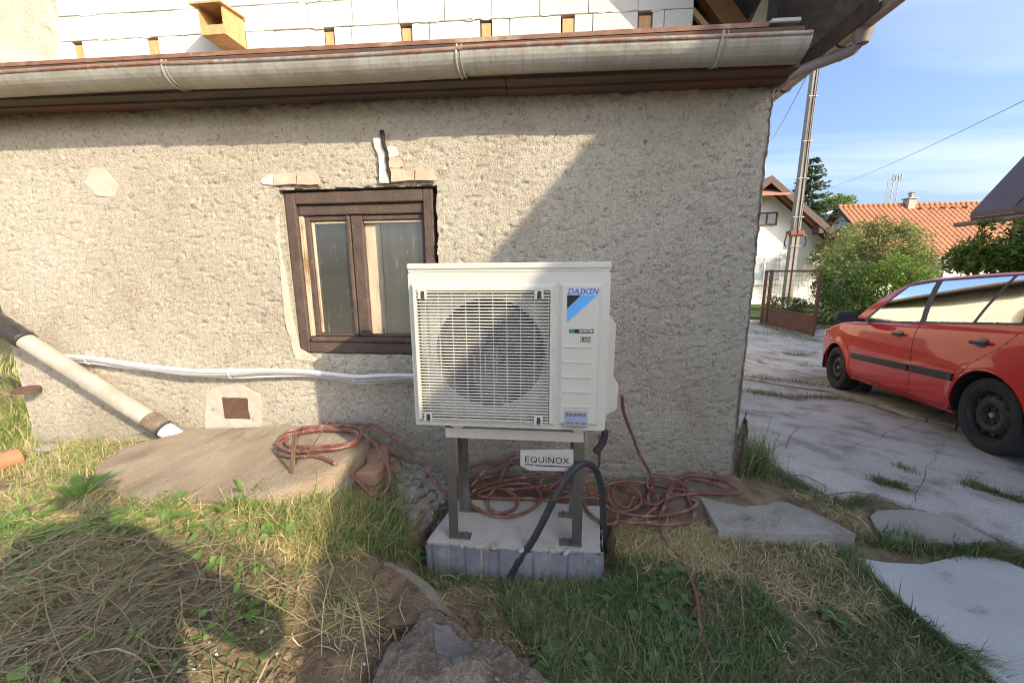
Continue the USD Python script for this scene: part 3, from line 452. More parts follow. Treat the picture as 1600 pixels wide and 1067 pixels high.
# vent plate
obj('vent_plate', cbox(VENT[0] + .004, VENT[1] - .004, HY - .008, HY + .02, VENT[2] + .004, VENT[3] - .004, .003), MT['rustplate'], house)
obj('wall_disc', cat([trimesh.creation.cylinder(.07, .016, sections=24, transform=trimesh.transformations.rotation_matrix(.12, (1, .9, 0), None) ).apply_translation(at_y(41, 609, HY - .06)), tube([at_y(41, 609, HY - .06), at_y(44, 608, HY + .02)], .012, 6)]), MT['rustplate'], house, label='small rusty disc sticking out of the wall foot')
# window
wp = f'{pstr(house)}/window'; UsdGeom.Xform.Define(stage, wp); _used[wp] = 1
wd = stage.GetPrimAtPath(wp)
wx0, wx1, wz0, wz1 = WIN[0] + .006, WIN[1] - .03, WIN[2] + .004, WIN[3] - .015
yf = HY + .022
def frame_piece(a, b, wdt, dep, y, mname='winwood', bev=.006):
    return cbox(min(a[0], b[0]), max(a[0], b[0]), y, y + dep, min(a[1], b[1]), max(a[1], b[1]), bev)
def wwood(m, amp=.002):
    m = m.subdivide_to_size(.05); return trimesh.Trimesh(m.vertices + amp * 2 * np.stack([fbm(m.vertices, 9, 2, k) for k in range(3)], 1), m.faces, process=False)
fw = .07
for a, b in [((wx0, wz0), (wx0 + .068, wz1)), ((wx1 - .062, wz0), (wx1, wz1)), ((wx0 + .069, wz1 - .07), (wx1 - .063, wz1)), ((wx0 + .069, wz0), (wx1 - .063, wz0 + .075))]:
    obj('outer_frame', wwood(frame_piece(a, b, 0, .09, yf)), MT['winwood'], wp, smooth=30)
obj('head_rail', wwood(frame_piece((wx0 + .07, wz1 - .135), (wx1 - .064, wz1 - .072), 0, .07, yf + .022)), MT['winwood'], wp, smooth=30)
ix0, ix1, iz0, iz1 = wx0 + .098, wx1 - .066, wz0 + .078, wz1 - .138
mx = at_y(553, 430, HY + .05)[0]
obj('drip_rail', cbox(ix0 - .01, ix1 + .01, yf - .012, yf + .05, iz0 - .002, iz0 + .026, .006), MT['winwood'], wp)
def sash(x0, x1, left, right, name):
    obj(name, cat([wwood(cbox(x0, x0 + left, yf + .035, yf + .075, iz0 + .028, iz1, .005)), wwood(cbox(x1 - right, x1, yf + .03, yf + .078, iz0 + .028, iz1, .005)), wwood(cbox(x0 + left + .001, x1 - right - .001, yf + .037, yf + .073, iz1 - .03, iz1, .005)), wwood(cbox(x0 + left + .001, x1 - right - .001, yf + .037, yf + .073, iz0 + .028, iz0 + .045, .004))]), MT['winwood'], wp, smooth=30)
sash(ix0, mx - .003, .032, .024, 'sash'); sash(mx + .003, ix1, .075, .02, 'sash')
# inner bare wood stops, catching the sun
obj('glazing_bead', cat([cbox(ix0 + .033, ix0 + .052, yf + .05, yf + .07, iz0 + .05, iz1 - .032, .003)]), MT['winpale'], wp)
obj('glazing_bead', cat([cbox(ix0 + .054, mx - .03, yf + .05, yf + .068, iz1 - .046, iz1 - .032, .003)]), MT['winpale'], wp)
obj('glazing_bead', cat([cbox(mx + .08, ix1 - .022, yf + .05, yf + .068, iz1 - .046, iz1 - .032, .003)]), MT['winpale'], wp)
obj('jamb_strip', cbox(ix0 - .028, ix0 - .003, yf + .02, yf + .05, iz0 + .03, iz1, .003), MT['winpale'], wp)
MT['dirtyglass'] = glassmat('dusty_window_glass', (0.95, 0.96, 0.94), rough=.04, dust=(0.34, 0.32, 0.27), dustlim=(.60, .80), dscale=36, base=.08, dstretch=(1, 1, .3))
obj('pane', cbox(ix0 + .034, mx - .028, yf + .056, yf + .059, iz0 + .046, iz1 - .031), MT['dirtyglass'], wp)
obj('pane', cbox(mx + .168, ix1 - .021, yf + .056, yf + .059, iz0 + .046, iz1 - .031), MT['dirtyglass'], wp)
obj('inner_frame', wwood(cbox(mx + .05, mx + .167, yf + .075, yf + .105, iz0 + .03, iz1 + .02, .008)), MT['winpale'], wp, label='bare pale wood inner frame')
obj('inner_pane', cbox(mx + .166, ix1 + .05, yf + .11, yf + .113, iz0, iz1 + .02), MT['curtain'], wp)
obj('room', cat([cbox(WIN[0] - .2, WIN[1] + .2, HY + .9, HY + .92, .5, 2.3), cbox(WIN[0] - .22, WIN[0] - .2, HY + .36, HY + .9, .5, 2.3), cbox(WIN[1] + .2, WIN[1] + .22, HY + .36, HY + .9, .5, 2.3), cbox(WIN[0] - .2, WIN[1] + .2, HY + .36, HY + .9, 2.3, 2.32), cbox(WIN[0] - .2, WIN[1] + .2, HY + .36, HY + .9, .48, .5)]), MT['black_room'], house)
# eaves: soffit board, fascia, gutter, flashing, roof sheet
gz_ = lambda x: -.0155 * x                      # the eaves drop a little to the right
def along(x0, x1, y0, y1, z0, z1, bev=.003, n=1):
    m = cbox(x0, x1, y0, y1, z0, z1, bev); v = m.vertices.copy(); v[:, 2] += gz_(v[:, 0]); return trimesh.Trimesh(v, m.faces, process=False)
for k, (y0, y1) in enumerate([(2.215, 2.30), (2.135, 2.212)]):
    for xa, xb in [(-4.25, -2.2), (-2.197, -.25), (-.247, 1.17)]:
        obj('soffit_board', along(xa, xb, y0, y1, 2.385 + .012 * k - .004 * (xa > -1), 2.41 + .012 * k), MT['darkwood'], house)
obj('fascia_board', along(-4.25, 1.16, 2.11, 2.133, 2.41, 2.56), MT['darkwood'], house)
R = .079; gc = (2.078, 2.474)
def gutter_mesh(x0, x1, y, z, R, n=14, axis='x', th=.004, bead=.009):
    a = np.linspace(math.pi, 2 * math.pi, n); prof = [(R * math.cos(t), R * math.sin(t)) for t in a] + [((R - th) * math.cos(t), (R - th) * math.sin(t)) for t in a[::-1]]
    p = Polygon(prof); p = p.union(Point(-R, .002).buffer(bead, 6)).union(Point(R, .002).buffer(bead * .6, 6)).buffer(0)
    m = trimesh.creation.extrude_polygon(p, x1 - x0, engine='earcut'); T = np.eye(4)
    T[:3, 0], T[:3, 1], T[:3, 2], T[:3, 3] = ((0, 1, 0), (0, 0, 1), (1, 0, 0), (x0, y, z)) if axis == 'x' else ((-1, 0, 0), (0, 0, 1), (0, 1, 0), (y, x0, z))
    m.apply_transform(T); return m
jx = [-4.3, at_y(262, 118, 2.02)[0], at_y(715, 95, 2.02)[0], 1.13]
for k in range(3):
    m = gutter_mesh(jx[k], jx[k + 1] + (.03 if k < 2 else 0), gc[0], gc[1], R + .002 * (k % 2)); m = m.subdivide_to_size(.25); v = m.vertices.copy(); v[:, 2] += gz_(v[:, 0]) + .006 * np.sin(v[:, 0] * 2.1 + k)
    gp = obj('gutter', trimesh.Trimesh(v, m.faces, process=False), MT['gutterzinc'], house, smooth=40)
for x in jx[1:3] + [at_y(1125, 70, 2.02)[0]]:
    a = np.linspace(math.pi - .25, 2 * math.pi, 16); pts = [(x + .004 * math.sin(3 * t), gc[0] + (R + .004) * math.cos(t), gc[1] + (R + .004) * math.sin(t) + gz_(x)) for t in a]
    obj('gutter_strap', cat([tube(pts, .0055, 6), tube([np.array(q) + (.022, 0, 0) for q in pts], .0025, 5)]), MT['zinc'], house)
a = np.linspace(math.pi, 2 * math.pi, 14); endp = Polygon([(R * math.cos(t), R * math.sin(t)) for t in a])
obj('gutter_end', prism(endp, .004, ((1.131, gc[0], gc[1] + gz_(1.13)), (0, 1, 0), (0, 0, 1))), MT['zinc'], house)
fl = sheet(Polygon([(-4.3, 0), (1.0, 0), (1.0, .16), (-4.3, .16)]), lambda x, y: 0 * x, .08, .004, .0, 2)
v = fl.vertices; wob = .006 * np.sin(v[:, 0] * 3.1) + .004 * np.sin(v[:, 0] * 7)
obj('flashing', trimesh.Trimesh(np.c_[v[:, 0], 2.118 + v[:, 1], 2.580 + v[:, 1] * .32 + gz_(v[:, 0]) + v[:, 2] + wob], fl.faces, process=False), MT['rust'], house)
obj('flashing_lip', along(-4.3, 1.0, 2.110, 2.117, 2.562, 2.583, .001), MT['rust'], house)
obj('flashing_end', along(1.005, 1.135, 2.10, 2.23, 2.572, 2.592, .004), MT['zinc'], house, label='short grey zinc end of the flashing')
rs = hull([(-4.3, 2.29, 2.66), (1.15, 2.29, 2.60), (-4.3, 4.5, 3.30), (1.15, 4.5, 3.25), (-4.3, 2.29, 2.60), (1.15, 2.29, 2.54), (-4.3, 4.5, 3.2), (1.15, 4.5, 3.15)])
obj('lean_to_roof', rs, MT['rust'], house)
# upper storey of aerated blocks: a course with joist pockets, then plain courses
def YU(x): return 4.4 + .033 * (x + 2)
def UB(x0, x1, z0, z1, d0=0.0, d1=.3, bev=.004):
    m = cbox(x0, x1, d0, d1, z0, z1, bev); v = m.vertices.copy(); v[:, 1] += YU(v[:, 0]); return trimesh.Trimesh(v, m.faces, process=False)
ZL = [3.545, 3.795, 4.043, 4.293, 4.543, 4.793]; rb = np.random.default_rng(5)
gaps = [(-6.27, -6.15), (-5.45, -5.325), (-4.531, -4.402), (-3.50, -3.37), (-2.486, -2.364), (-1.635, -1.51), (-.774, -.652), (.075, .207), (.856, 1.0)]
J = .004
def row(z0, z1, edges, tag_=None):
    for a, b in zip(edges[:-1], edges[1:]):
        if b - a < .03: continue
        d = rb.uniform(-.004, .004)
        obj('block', UB(a + J, b - J, z0 + J, z1 - J, d), MT['block'], house)
prev = -5.62
for (a, b) in gaps[1:]:
    w = a - prev
    e = [prev, a] if w < .52 else ([prev, prev + .19, a] if w < .8 else [prev, prev + .33, a])
    row(ZL[1], ZL[2], e)
    obj('joist_plug', UB(a + .012, b - .006, ZL[1] + .02, ZL[2] - .03, .006 + rb.uniform(0, .02), .3), MT['osb'], house)
    prev = b
row(ZL[1], ZL[2], [prev, 1.117, 1.404])
row(ZL[2], ZL[3], [-5.57, -5.27, -4.751, -4.651, -4.156, -3.65, -3.145, -2.644, -2.15, -1.65, -1.15, -.65, -.15, .35, .85, 1.404])
row(ZL[3], ZL[4], [-5.55, -4.12, -3.62, -2.12, -1.629, -1.122, -.613, -.114, .395, .898, 1.398])
row(ZL[4], ZL[5], [-5.5] + list(np.arange(-5.1, 1.2, .5)) + [1.398])
row(ZL[0], ZL[1], [-5.62] + list(np.arange(-5.2, 1.0, .5)) + [1.404])
obj('block_mortar', cat([UB(-5.6, 1.38, ZL[2], 4.78, .012, .28, 0), UB(-5.6, 1.38, 3.5, ZL[1], .012, .28, 0), UB(-5.6, 1.38, ZL[1], ZL[2], .14, .28, 0)]), MT['mortar'], house)
sm_ = []; rs_ = np.random.default_rng(31)
for k in range(46):
    x_, z_ = rs_.uniform(-5.3, 1.3), (ZL[2], ZL[3], ZL[2], ZL[4])[k % 4] + rs_.normal(0, .006); w_, h_ = rs_.uniform(.02, .10), rs_.uniform(.005, .016)
    th_ = np.linspace(0, 2 * np.pi, 14, endpoint=False); rr_ = 1 + rs_.uniform(-.35, .35, 14)
    g_ = prism(Polygon(np.c_[x_ + w_ * np.cos(th_) * rr_, z_ + h_ * np.sin(th_) * rr_]).buffer(0), .003, XZ(0)); v_ = g_.vertices.copy(); v_[:, 1] += YU(v_[:, 0]) - .003; sm_.append(trimesh.Trimesh(v_, g_.faces, process=False))
obj('mortar_smears', cat(sm_), mat('pale_mortar_smear', (.46, .45, .42), (.55, .54, .5), scale=30, rough=.95, fine=.2), house, kind='stuff')
# older plastered part of the storey with a cream board under it
op = sheet(Polygon([(-7.3, 3.5), (-5.70, 3.5), (-5.66, 3.7), (-5.60, 3.95), (-5.57, 4.2), (-5.62, 4.45), (-5.55, 5.0), (-7.3, 5.0)]), lambda x, y: .05 + .02 * 2 * fbm(np.c_[x, y, 0 * x], 7, 3, 4), .05, .1, .02, 3)
v = op.vertices; obj('old_plaster', trimesh.Trimesh(np.c_[v[:, 0], YU(v[:, 0]) - v[:, 2], v[:, 1]], op.faces, process=False), MT['oldplaster'], house, smooth=40)
cbp = [at_y(*p, 4.15) for p in [(-60, 38), (0, 62), (92, 97), (92, 130), (-60, 140)]]
obj('cream_board', prism([(p[0], p[2]) for p in cbp], .03, XZ(4.17)), mat('cream_board', (.62, .55, .40), (.56, .49, .35), scale=4, rough=.85), house)
# open roof structure at the right
YR = 4.62
def rbeam(p0, p1, Y, w, d, mname, nm='rafter', lab=None):
    a, b = at_y(*p0, Y), at_y(*p1, Y); obj(nm, bar(a, b, d, w, up=np.cross(b - a, (0, 1, 0)), bev=.004), MT[mname], house, label=lab)
rbeam((1085, -42), (1160, 62), 4.75, .20, .12, 'rafter'); rbeam((1066, 0), (1120, 62), 4.7, .05, .05, 'osb', 'batten')
rbeam((1150, -20), (1180, 8), 4.85, .08, .08, 'osb', 'batten'); rbeam((1230, -50), (1160, 50), 4.72, .05, .1, 'rafter')
g_ = [at_y(*p, 4.56) for p in [(1200, -20), (1209, -14), (1204, 50), (1166, 50)]]
obj('gusset_board', prism([(p[0], p[2]) for p in g_], .03, XZ(4.57)), mat('cream_gusset', (.50, .43, .29), (.43, .36, .23), scale=6, rough=.8), house)
g_ = [at_y(*p, 4.53) for p in [(1207, -60), (1264, -60), (1266, 60), (1204, 60)]]
xs = np.linspace(g_[0][0], g_[1][0], 4)
for a, b in zip(xs[:-1], xs[1:]): obj('gable_board', cbox(a + .002, b - .002, 4.53, 4.55, 3.45, 4.6, .003), MT['greyboard'], house)
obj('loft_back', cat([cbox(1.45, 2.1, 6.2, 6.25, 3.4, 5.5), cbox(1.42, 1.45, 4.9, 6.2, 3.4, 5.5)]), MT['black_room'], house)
XG, ZG = 2.63, 3.57
slope = math.tan(math.radians(42))
nrow = 9
for k in range(nrow):
    xa, xb = XG + .03 - k * .16, XG + .03 - (k + 1) * .16 + .004
    za, zb = ZG + .08 + k * .16 * slope, ZG + .08 + (k + 1) * .16 * slope
    obj('soffit_plank', hull([(xa, 3.82, za), (xb, 3.82, zb), (xa, 12, za), (xb, 12, zb), (xa, 3.82, za + .022), (xb, 3.82, zb + .022), (xa, 12, za + .022), (xb, 12, zb + .022)]), MT['greyboard'], house)
xr, zr = -2.2, ZG + .13 + (XG + .03 + 2.2) * slope
obj('main_roof', cat([hull([(XG + .05, 3.77, ZG + .115), (xr, 3.77, zr), (XG + .05, 27.2, ZG + .115), (xr, 27.2, zr), (XG + .05, 3.77, ZG + .16), (xr, 3.77, zr + .06), (XG + .05, 27.2, ZG + .16), (xr, 27.2, zr + .06)]),
                      hull([(-7.4, 4.9, ZG + .115), (xr, 4.9, zr), (-7.4, 12.2, ZG + .115), (xr, 27.2, zr), (-7.4, 4.9, ZG + .16), (xr, 4.9, zr + .06), (-7.4, 12.2, ZG + .16), (xr, 27.2, zr + .06)])]), MT['greyboard'], house)
obj('eave_fascia', cbox(XG - .012, XG + .012, 3.79, 27.2, ZG - .06, ZG + .09, .003), MT['darkwood'], house)
obj('side_gutter', gutter_mesh(3.5, 27.3, XG + .085, ZG, .07, axis='y', bead=.008), MT['browngutter'], house, smooth=40)
for y in (4.3, 5.2, 6.5):
    a = np.linspace(math.pi, 2 * math.pi, 12); obj('gutter_hook', tube([(XG + .085 - .077 * math.cos(t), y, ZG + .077 * math.sin(t)) for t in a], .006, 5), MT['blackpipe'], house)
dp = spline([(XG + .085, 4.06, ZG - .05), (XG + .08, 4.06, ZG - .15), at_y(1347, 54, 4.07), at_y(1334, 76, 4.11), at_y(1306, 89, 4.17), at_y(1270, 103, 4.26), at_y(1240, 117, 4.36), at_y(1222, 131, 4.46), (2.18, 4.5, 3.05), (2.18, 4.52, 1.0)], 7)
obj('downpipe', tube(dp, .047, 16), MT['browngutter'], house, smooth=True)
for c_, r_ in (([dp[6], dp[7] + (dp[7] - dp[6]) * .4], .053), ([at_y(1316, 85, 4.15), at_y(1309, 88, 4.165)], .051)): obj('pipe_collar', tube(c_, r_, 16), MT['browngutter'], house, smooth=40)
obj('gutter_funnel', tube([(XG + .085, 4.06, ZG - .03), (XG + .085, 4.06, ZG - .17)], [.085, .05], 16), MT['browngutter'], house, smooth=40)
# bird box on the blocks
bx = at_y(345, 55, 4.3)
def birdbox():
    fx0, fx1 = at_y(316, 55, 4.10)[0], at_y(356, 55, 4.10)[0]
    yb, yf2 = YU(-3.6) - .008, 4.06
    fx0, fx1 = -3.63, -3.36
    t = thing('nest_box', 'open fronted pale pine nest box standing against the white block wall', 'nest box', (-3.5, 4.3, 3.86))
    th = .014
    zb, zt, zfr = 3.865, 4.125, 3.955
    obj('floor_board', cbox(fx0 + th, fx1 - th, yf2 + th, yb, zb, zb + th, .002), MT['osb'], t)
    for x in (fx0, fx1 - th):
        obj('side_board', hull([(x, yf2, zb), (x, yb, zb), (x, yf2, zt), (x, yb, zt + .03), (x + th, yf2, zb), (x + th, yb, zb), (x + th, yf2, zt), (x + th, yb, zt + .03)]), MT['osb'], t)
    obj('front_board', cbox(fx0 + th + .001, fx1 - th - .001, yf2, yf2 + th, zb, zfr, .002), MT['osb'], t)
    obj('back_board', cbox(fx0 + th + .001, fx1 - th - .001, yb - th, yb - .001, zb + th + .001, zt + .02, .002), MT['rafter'], t)
    obj('roof_board', hull([(fx0 - .05, yf2 - .05, zt - .004), (fx1 + .03, yf2 - .05, zt - .004), (fx0 - .05, yb, zt + .034), (fx1 + .03, yb, zt + .034), (fx0 - .05, yf2 - .05, zt + .014), (fx1 + .03, yf2 - .05, zt + .014), (fx0 - .05, yb, zt + .052), (fx1 + .03, yb, zt + .052)]), MT['osb'], t)
birdbox()
# ------------------------------------------------------------------ outdoor unit
AX0, AX1, AZ0, AZ1, AY0, AY1 = -.604, .238, .748, 1.464, 1.57, 1.88
AW, AH = AX1 - AX0, AZ1 - AZ0
ax = lambda u: AX0 + u * AW
az = lambda v: AZ1 - v * AH
ac = thing('heat_pump_unit', 'ivory outdoor heat pump unit with large round fan grille on a steel stand', 'heat pump', (-.18, 1.72, AZ0))
def rrect(x0, x1, z0, z1, r): return shapely.box(x0 + r, z0 + r, x1 - r, z1 - r).buffer(r, 6)
# front panel with the fan opening
fcx, fcz, fr = ax(.402), az(.545), .243
gx0, gx1, gz1, gz0 = ax(.045), ax(.715), az(.157), az(.955)
front = rrect(AX0, AX1, AZ0, az(.052), .012).difference(shapely.box(gx0, gz0, gx1, gz1))
obj('front_panel', prism(front, .02, XZ(AY0 + .02)), MT['acwhite'], ac)
obj('casing', cat([cbox(AX0, AX0 + .01, AY0 + .021, AY1, AZ0, az(.052), .004), cbox(AX1 - .01, AX1, AY0 + .021, AY1, AZ0, az(.052), .004), cbox(AX0 + .011, AX1 - .011, AY1 - .01, AY1, AZ0, az(.052)), cbox(AX0 + .011, AX1 - .011, AY0 + .021, AY1 - .011, AZ0, AZ0 + .012)]), MT['acwhite'], ac)
obj('top_lid', cat([cbox(AX0 - .004, AX1 + .004, AY0 - .004, AY1 + .004, az(.038), AZ1, .006), cbox(AX0 + .002, AX1 - .002, AY0 + .002, AY1 - .002, az(.050), az(.0385))]), MT['acwhite'], ac)
# raised surround of the grille and bevelled right panel
def bevel_frame(x0, x1, z0, z1, hx0, hx1, hz0, hz1, t, b):
    o0 = [(x0, z0), (x1, z0), (x1, z1), (x0, z1)]; o1 = [(x0 + b, z0 + b), (x1 - b, z0 + b), (x1 - b, z1 - b), (x0 + b, z1 - b)]; i1 = [(hx0, hz0), (hx1, hz0), (hx1, hz1), (hx0, hz1)]
    V = [(x, AY0 - .0005, z) for x, z in o0] + [(x, AY0 - t, z) for x, z in o1] + [(x, AY0 - t, z) for x, z in i1] + [(x, AY0 + .02, z) for x, z in i1]
    F = []
    for k in range(3):
        for j in range(4):
            a, c = k * 4 + j, k * 4 + (j + 1) % 4; F += [(a, c, c + 4), (a, c + 4, a + 4)]
    return trimesh.Trimesh(V, F, process=False)
obj('grille_surround', bevel_frame(ax(.013), ax(.748), az(.975), az(.115), gx0, gx1, gz0, gz1, .022, .016), MT['acwhite'], ac)
def bevel_pad(x0, x1, z0, z1, t, b, y=None, bt=None):
    y = AY0 if y is None else y
    return hull([(x, y, z) for x in (x0, x1) for z in (z0, z1)] + [(x, y - t, z) for x in (x0 + b, x1 - b) for z in (z0 + b, z1 - (bt or b))])
obj('service_panel', bevel_pad(ax(.757), ax(.963), az(.968), az(.115), .016, .014), MT['acwhite'], ac)
py_ = AY0 - .016
for k in range(5):
    zz = az(.482 + .0905 * k); obj('panel_ridge', bevel_pad(ax(.780), ax(.922), zz - .006, zz + .004, .005, .004, py_, .001), MT['acwhite'], ac)
nsl = 43
for k in range(nsl):
    zz = gz0 + (gz1 - gz0) * (k + .5) / nsl
    obj('grille_slat', cbox(gx0, gx1, AY0 - .018, AY0 - .010, zz - .0027, zz + .0027, .001), MT['acshade'], ac)
for k in range(10):
    xx = gx0 + (gx1 - gx0) * (k + .62) / 9.75
    obj('grille_rib', cbox(xx - .0018, xx + .0018, AY0 - .0095, AY0 - .003, gz0, gz1), MT['acshade'], ac)
for x in np.linspace(fcx - .06, fcx + .085, 4): obj('grille_rib', cbox(x - .0012, x + .0012, AY0 - .0092, AY0 - .004, fcz - .12, fcz + .0), MT['acshade'], ac)
for u in (.078, .660):
    for v in (.180, .935):
        x, z = ax(u), az(v)
        obj('grille_clip', cat([cbox(x - .019, x + .019, AY0 - .0215, AY0 - .0185, z - .003, z + .02, .001), cbox(x - .019, x - .008, AY0 - .0215, AY0 - .0185, z - .019, z - .0035), cbox(x + .01, x + .019, AY0 - .0215, AY0 - .0185, z - .019, z - .0035), cbox(x - .0075, x + .0095, AY0 - .014, AY0 - .012, z - .019, z - .0035)]), MT['acshade'], ac)
        obj('clip_hole', cbox(x - .006, x + .009, AY0 - .0223, AY0 - .0216, z - .016, z + .014), MT['fanblack'], ac)
bell = shapely.box(gx0 - .01, gz0 - .01, gx1 + .01, gz1 + .01).difference(Point(fcx, fcz).buffer(fr, 32))
obj('bell_mouth', prism(bell, .006, XZ(AY0 + .05)), MT['acwhite'], ac)
ring = lathe([(fr + .001, 0), (fr - .012, .03), (fr - .014, .1), (fr - .006, .1), (fr + .006, .0), (fr + .001, 0)], 48); ring.apply_transform(trimesh.transformations.rotation_matrix(-math.pi / 2, (1, 0, 0))); ring.apply_translation((fcx, AY0 + .051, fcz))
obj('fan_shroud', ring, MT['fanblack'], ac, smooth=40)
blades = []
for k in range(3):
    P = []; U = np.linspace(0, 1, 9); S = np.linspace(0, 1, 7)
    for u in U:
        r_ = .06 + u * (fr - .085)
        for s in S:
            th = k * 2.094 + .5 + (s - .5) * (1.25 + .35 * u) + .5 * u; P.append((fcx + r_ * math.cos(th), AY0 + .075 + (s - .5) * .07, fcz + r_ * math.sin(th)))
    F = []
    for i in range(8):
        for j in range(6): a = i * 7 + j; F += [(a, a + 1, a + 8), (a, a + 8, a + 7)]
    P = np.array(P); F = np.array(F); P2_ = P + (0, .005, 0); blades.append(trimesh.Trimesh(np.vstack([P, P2_]), np.vstack([F, F[:, ::-1] + len(P)]), process=False))
    obj('fan_blade', blades[-1], MT['fanblack'], ac, smooth=40)
hb = lathe([(0, -.03), (.04, -.03), (.062, -.01), (.066, .05), (0, .05)], 32); hb.apply_transform(trimesh.transformations.rotation_matrix(-math.pi / 2, (1, 0, 0))); hb.apply_translation((fcx, AY0 + .07, fcz))
obj('fan_hub', hb, MT['fanblack'], ac, smooth=30)
obj('coil', cbox(AX0 + .03, ax(.74), AY1 - .05, AY1 - .02, AZ0 + .02, az(.07)), mat('coil_fins', (.09, .09, .10), (.05, .05, .06), scale=40, rough=.5, metallic=.4, stretch=(8, 1, .3)), ac)
for xa_, xb_ in ((ax(.745), ax(.75)), (AX0 + .012, AX0 + .02)): obj('inner_partition', cbox(xa_, xb_, AY0 + .04, AY1 - .06, AZ0 + .02, az(.07)), MT['fanblack'], ac)
# right hand piping cover in two steps
cov = [(AX1 + .0, .775), (AX1 + .062, .815), (AX1 + .066, .93), (AX1 + .041, .965), (AX1 + .045, 1.2), (AX1 + .012, 1.245), (AX1 + .010, 1.30), (AX1 + .0, 1.305)]
obj('pipe_cover', prism(cov, .2, XZ(AY1 - .02)), MT['acwhite'], ac)
obj('rear_corner', cbox(AX1 - .001, AX1 + .004, AY0 + .022, AY0 + .03, AZ0 + .01, az(.06)), MT['acshade'], ac)
# prints
def txt(s, h, x, z, y, m, name, shear=0.0, bold=True, xs=1.0, parent=None, depth=.0008):
    g = meshkit.text_mesh(s, h, depth, bold); v = g.vertices.copy(); v[:, 0] = v[:, 0] * xs + shear * v[:, 1]
    return obj(name, trimesh.Trimesh(np.c_[v[:, 0] + x, y - v[:, 2], v[:, 1] + z], g.faces, process=False), m, parent)
def flat(poly, y, m, name, parent, th=.0006): return obj(name, prism(poly, th, XZ(y)), m, parent)
q5 = lambda X, Y_: (ax((X - 121 - (Y_ - 105) * .055) / 1157.0), az((Y_ - 107) / 930.0))
def q(X, Y_):
    p = at_y(600 + X / 3.5575, 380 + Y_ / 3.5575, py_); return (p[0], p[2])
l0 = q(1018, 283); l1 = q(1190, 283); t0 = q(1018, 253)
tm = meshkit.text_mesh('DAIKIN', 1.0, .001, True); tw = tm.bounds[1][0] - tm.bounds[0][0]
hh = t0[1] - l0[1]; xs_ = (l1[0] - l0[0] - .18 * hh) / (tw * hh)
txt('DAIKIN', hh, l0[0], l0[1], py_ - .0004, MT['navylab'], 'brand_lettering', .22, True, xs_, ac)
flat([q(1018, 289), q(1096, 289), q(1018, 364)], py_ - .0004, MT['blacklab'], 'logo_black_triangle', ac)
flat([q(1098, 289), q(1188, 289), q(1018, 440), q(1018, 366)], py_ - .0004, MT['bluelab'], 'logo_blue_band', ac)
flat([q(1028, 478), q(1058, 478), q(1058, 500), q(1028, 500)], py_ - .0004, MT['greenlab'], 'strip_green', ac)
flat([q(1058.3, 478), q(1165, 478), q(1165, 500), q(1058.3, 500)], py_ - .0004, MT['blacklab'], 'strip_black', ac)
a_ = q(1084, 494); b_ = q(1152, 494); hI = q(0, 483)[1] - q(0, 494)[1]
tm = meshkit.text_mesh('INVERTER', 1.0, .001, True); tw = tm.bounds[1][0]
txt('INVERTER', hI, a_[0], a_[1], py_ - .0012, MT['whitelab'], 'strip_lettering', .15, True, (b_[0] - a_[0]) / (tw * hI), ac, .0004)
flat([q(1150, 482), q(1163, 489), q(1150, 496)], py_ - .0012, MT['whitelab'], 'strip_arrow', ac, .0004)
bx0, bx1, bz0, bz1 = q(1105, 0)[0], q(1166, 0)[0], q(0, 539)[1], q(0, 507)[1]
flat(shapely.box(bx0, bz0, bx1, bz1).difference(shapely.box(bx0 + .0012, bz0 + .0012, bx1 - .0012, bz1 - .0012)), py_ - .0004, MT['blacklab'], 'refrigerant_box', ac)
tm = meshkit.text_mesh('R32', 1.0, .001, True); tw = tm.bounds[1][0]; hR = (bz1 - bz0) * .66
txt('R32', hR, bx0 + .005, bz0 + (bz1 - bz0) * .17, py_ - .0004, MT['blacklab'], 'refrigerant_lettering', 0, True, (bx1 - bx0 - .01) / (tw * hR), ac)
sx0, sx1, sz0, sz1 = q(1018, 0)[0], q(1161, 0)[0], q(0, 989)[1], q(0, 900)[1]
flat(shapely.box(sx0, sz0, sx1, sz1), py_ - .0004, MT['greylab'], 'installer_sticker', ac)
sw, sh = sx1 - sx0, sz1 - sz0
def fit(s, x, z, w, h, m, name, y, parent=ac, bold=True):
    g = meshkit.text_mesh(s, h, .0004, bold); v = g.vertices.copy(); k = w / g.bounds[1][0]; v[:, 0] *= k
    obj(name, trimesh.Trimesh(np.c_[v[:, 0] + x, y - v[:, 2], v[:, 1] + z], g.faces, process=False), m, parent)
fit('EQUINOX', sx0 + sw * .07, sz1 - sh * .30, sw * .86, sh * .15, MT['blacklab'], 'sticker_lettering', py_ - .0012)
flat(shapely.box(sx0 + sw * .06, sz1 - sh * .50, sx1 - sw * .06, sz1 - sh * .36), py_ - .0012, MT['paleblue'], 'sticker_band', ac, .0003)
fit('0918 783 788', sx0 + sw * .07, sz1 - sh * .78, sw * .86, sh * .11, MT['blacklab'], 'sticker_lettering', py_ - .0012)
fit('www.equinox.sk', sx0 + sw * .07, sz1 - sh * .955, sw * .86, sh * .075, MT['blacklab'], 'sticker_lettering', py_ - .0012)
# feet
for x in (ax(.22), ax(.87)):
    obj('mounting_foot', cat([cbox(x - .028, x + .028, AY0 + .015, AY0 + .08, AZ0 - .012, AZ0 - .001, .002), cbox(x - .02, x + .02, AY0 + .03, AY0 + .07, AZ0 - .03, AZ0 - .012, .002)]), MT['plate'], ac)

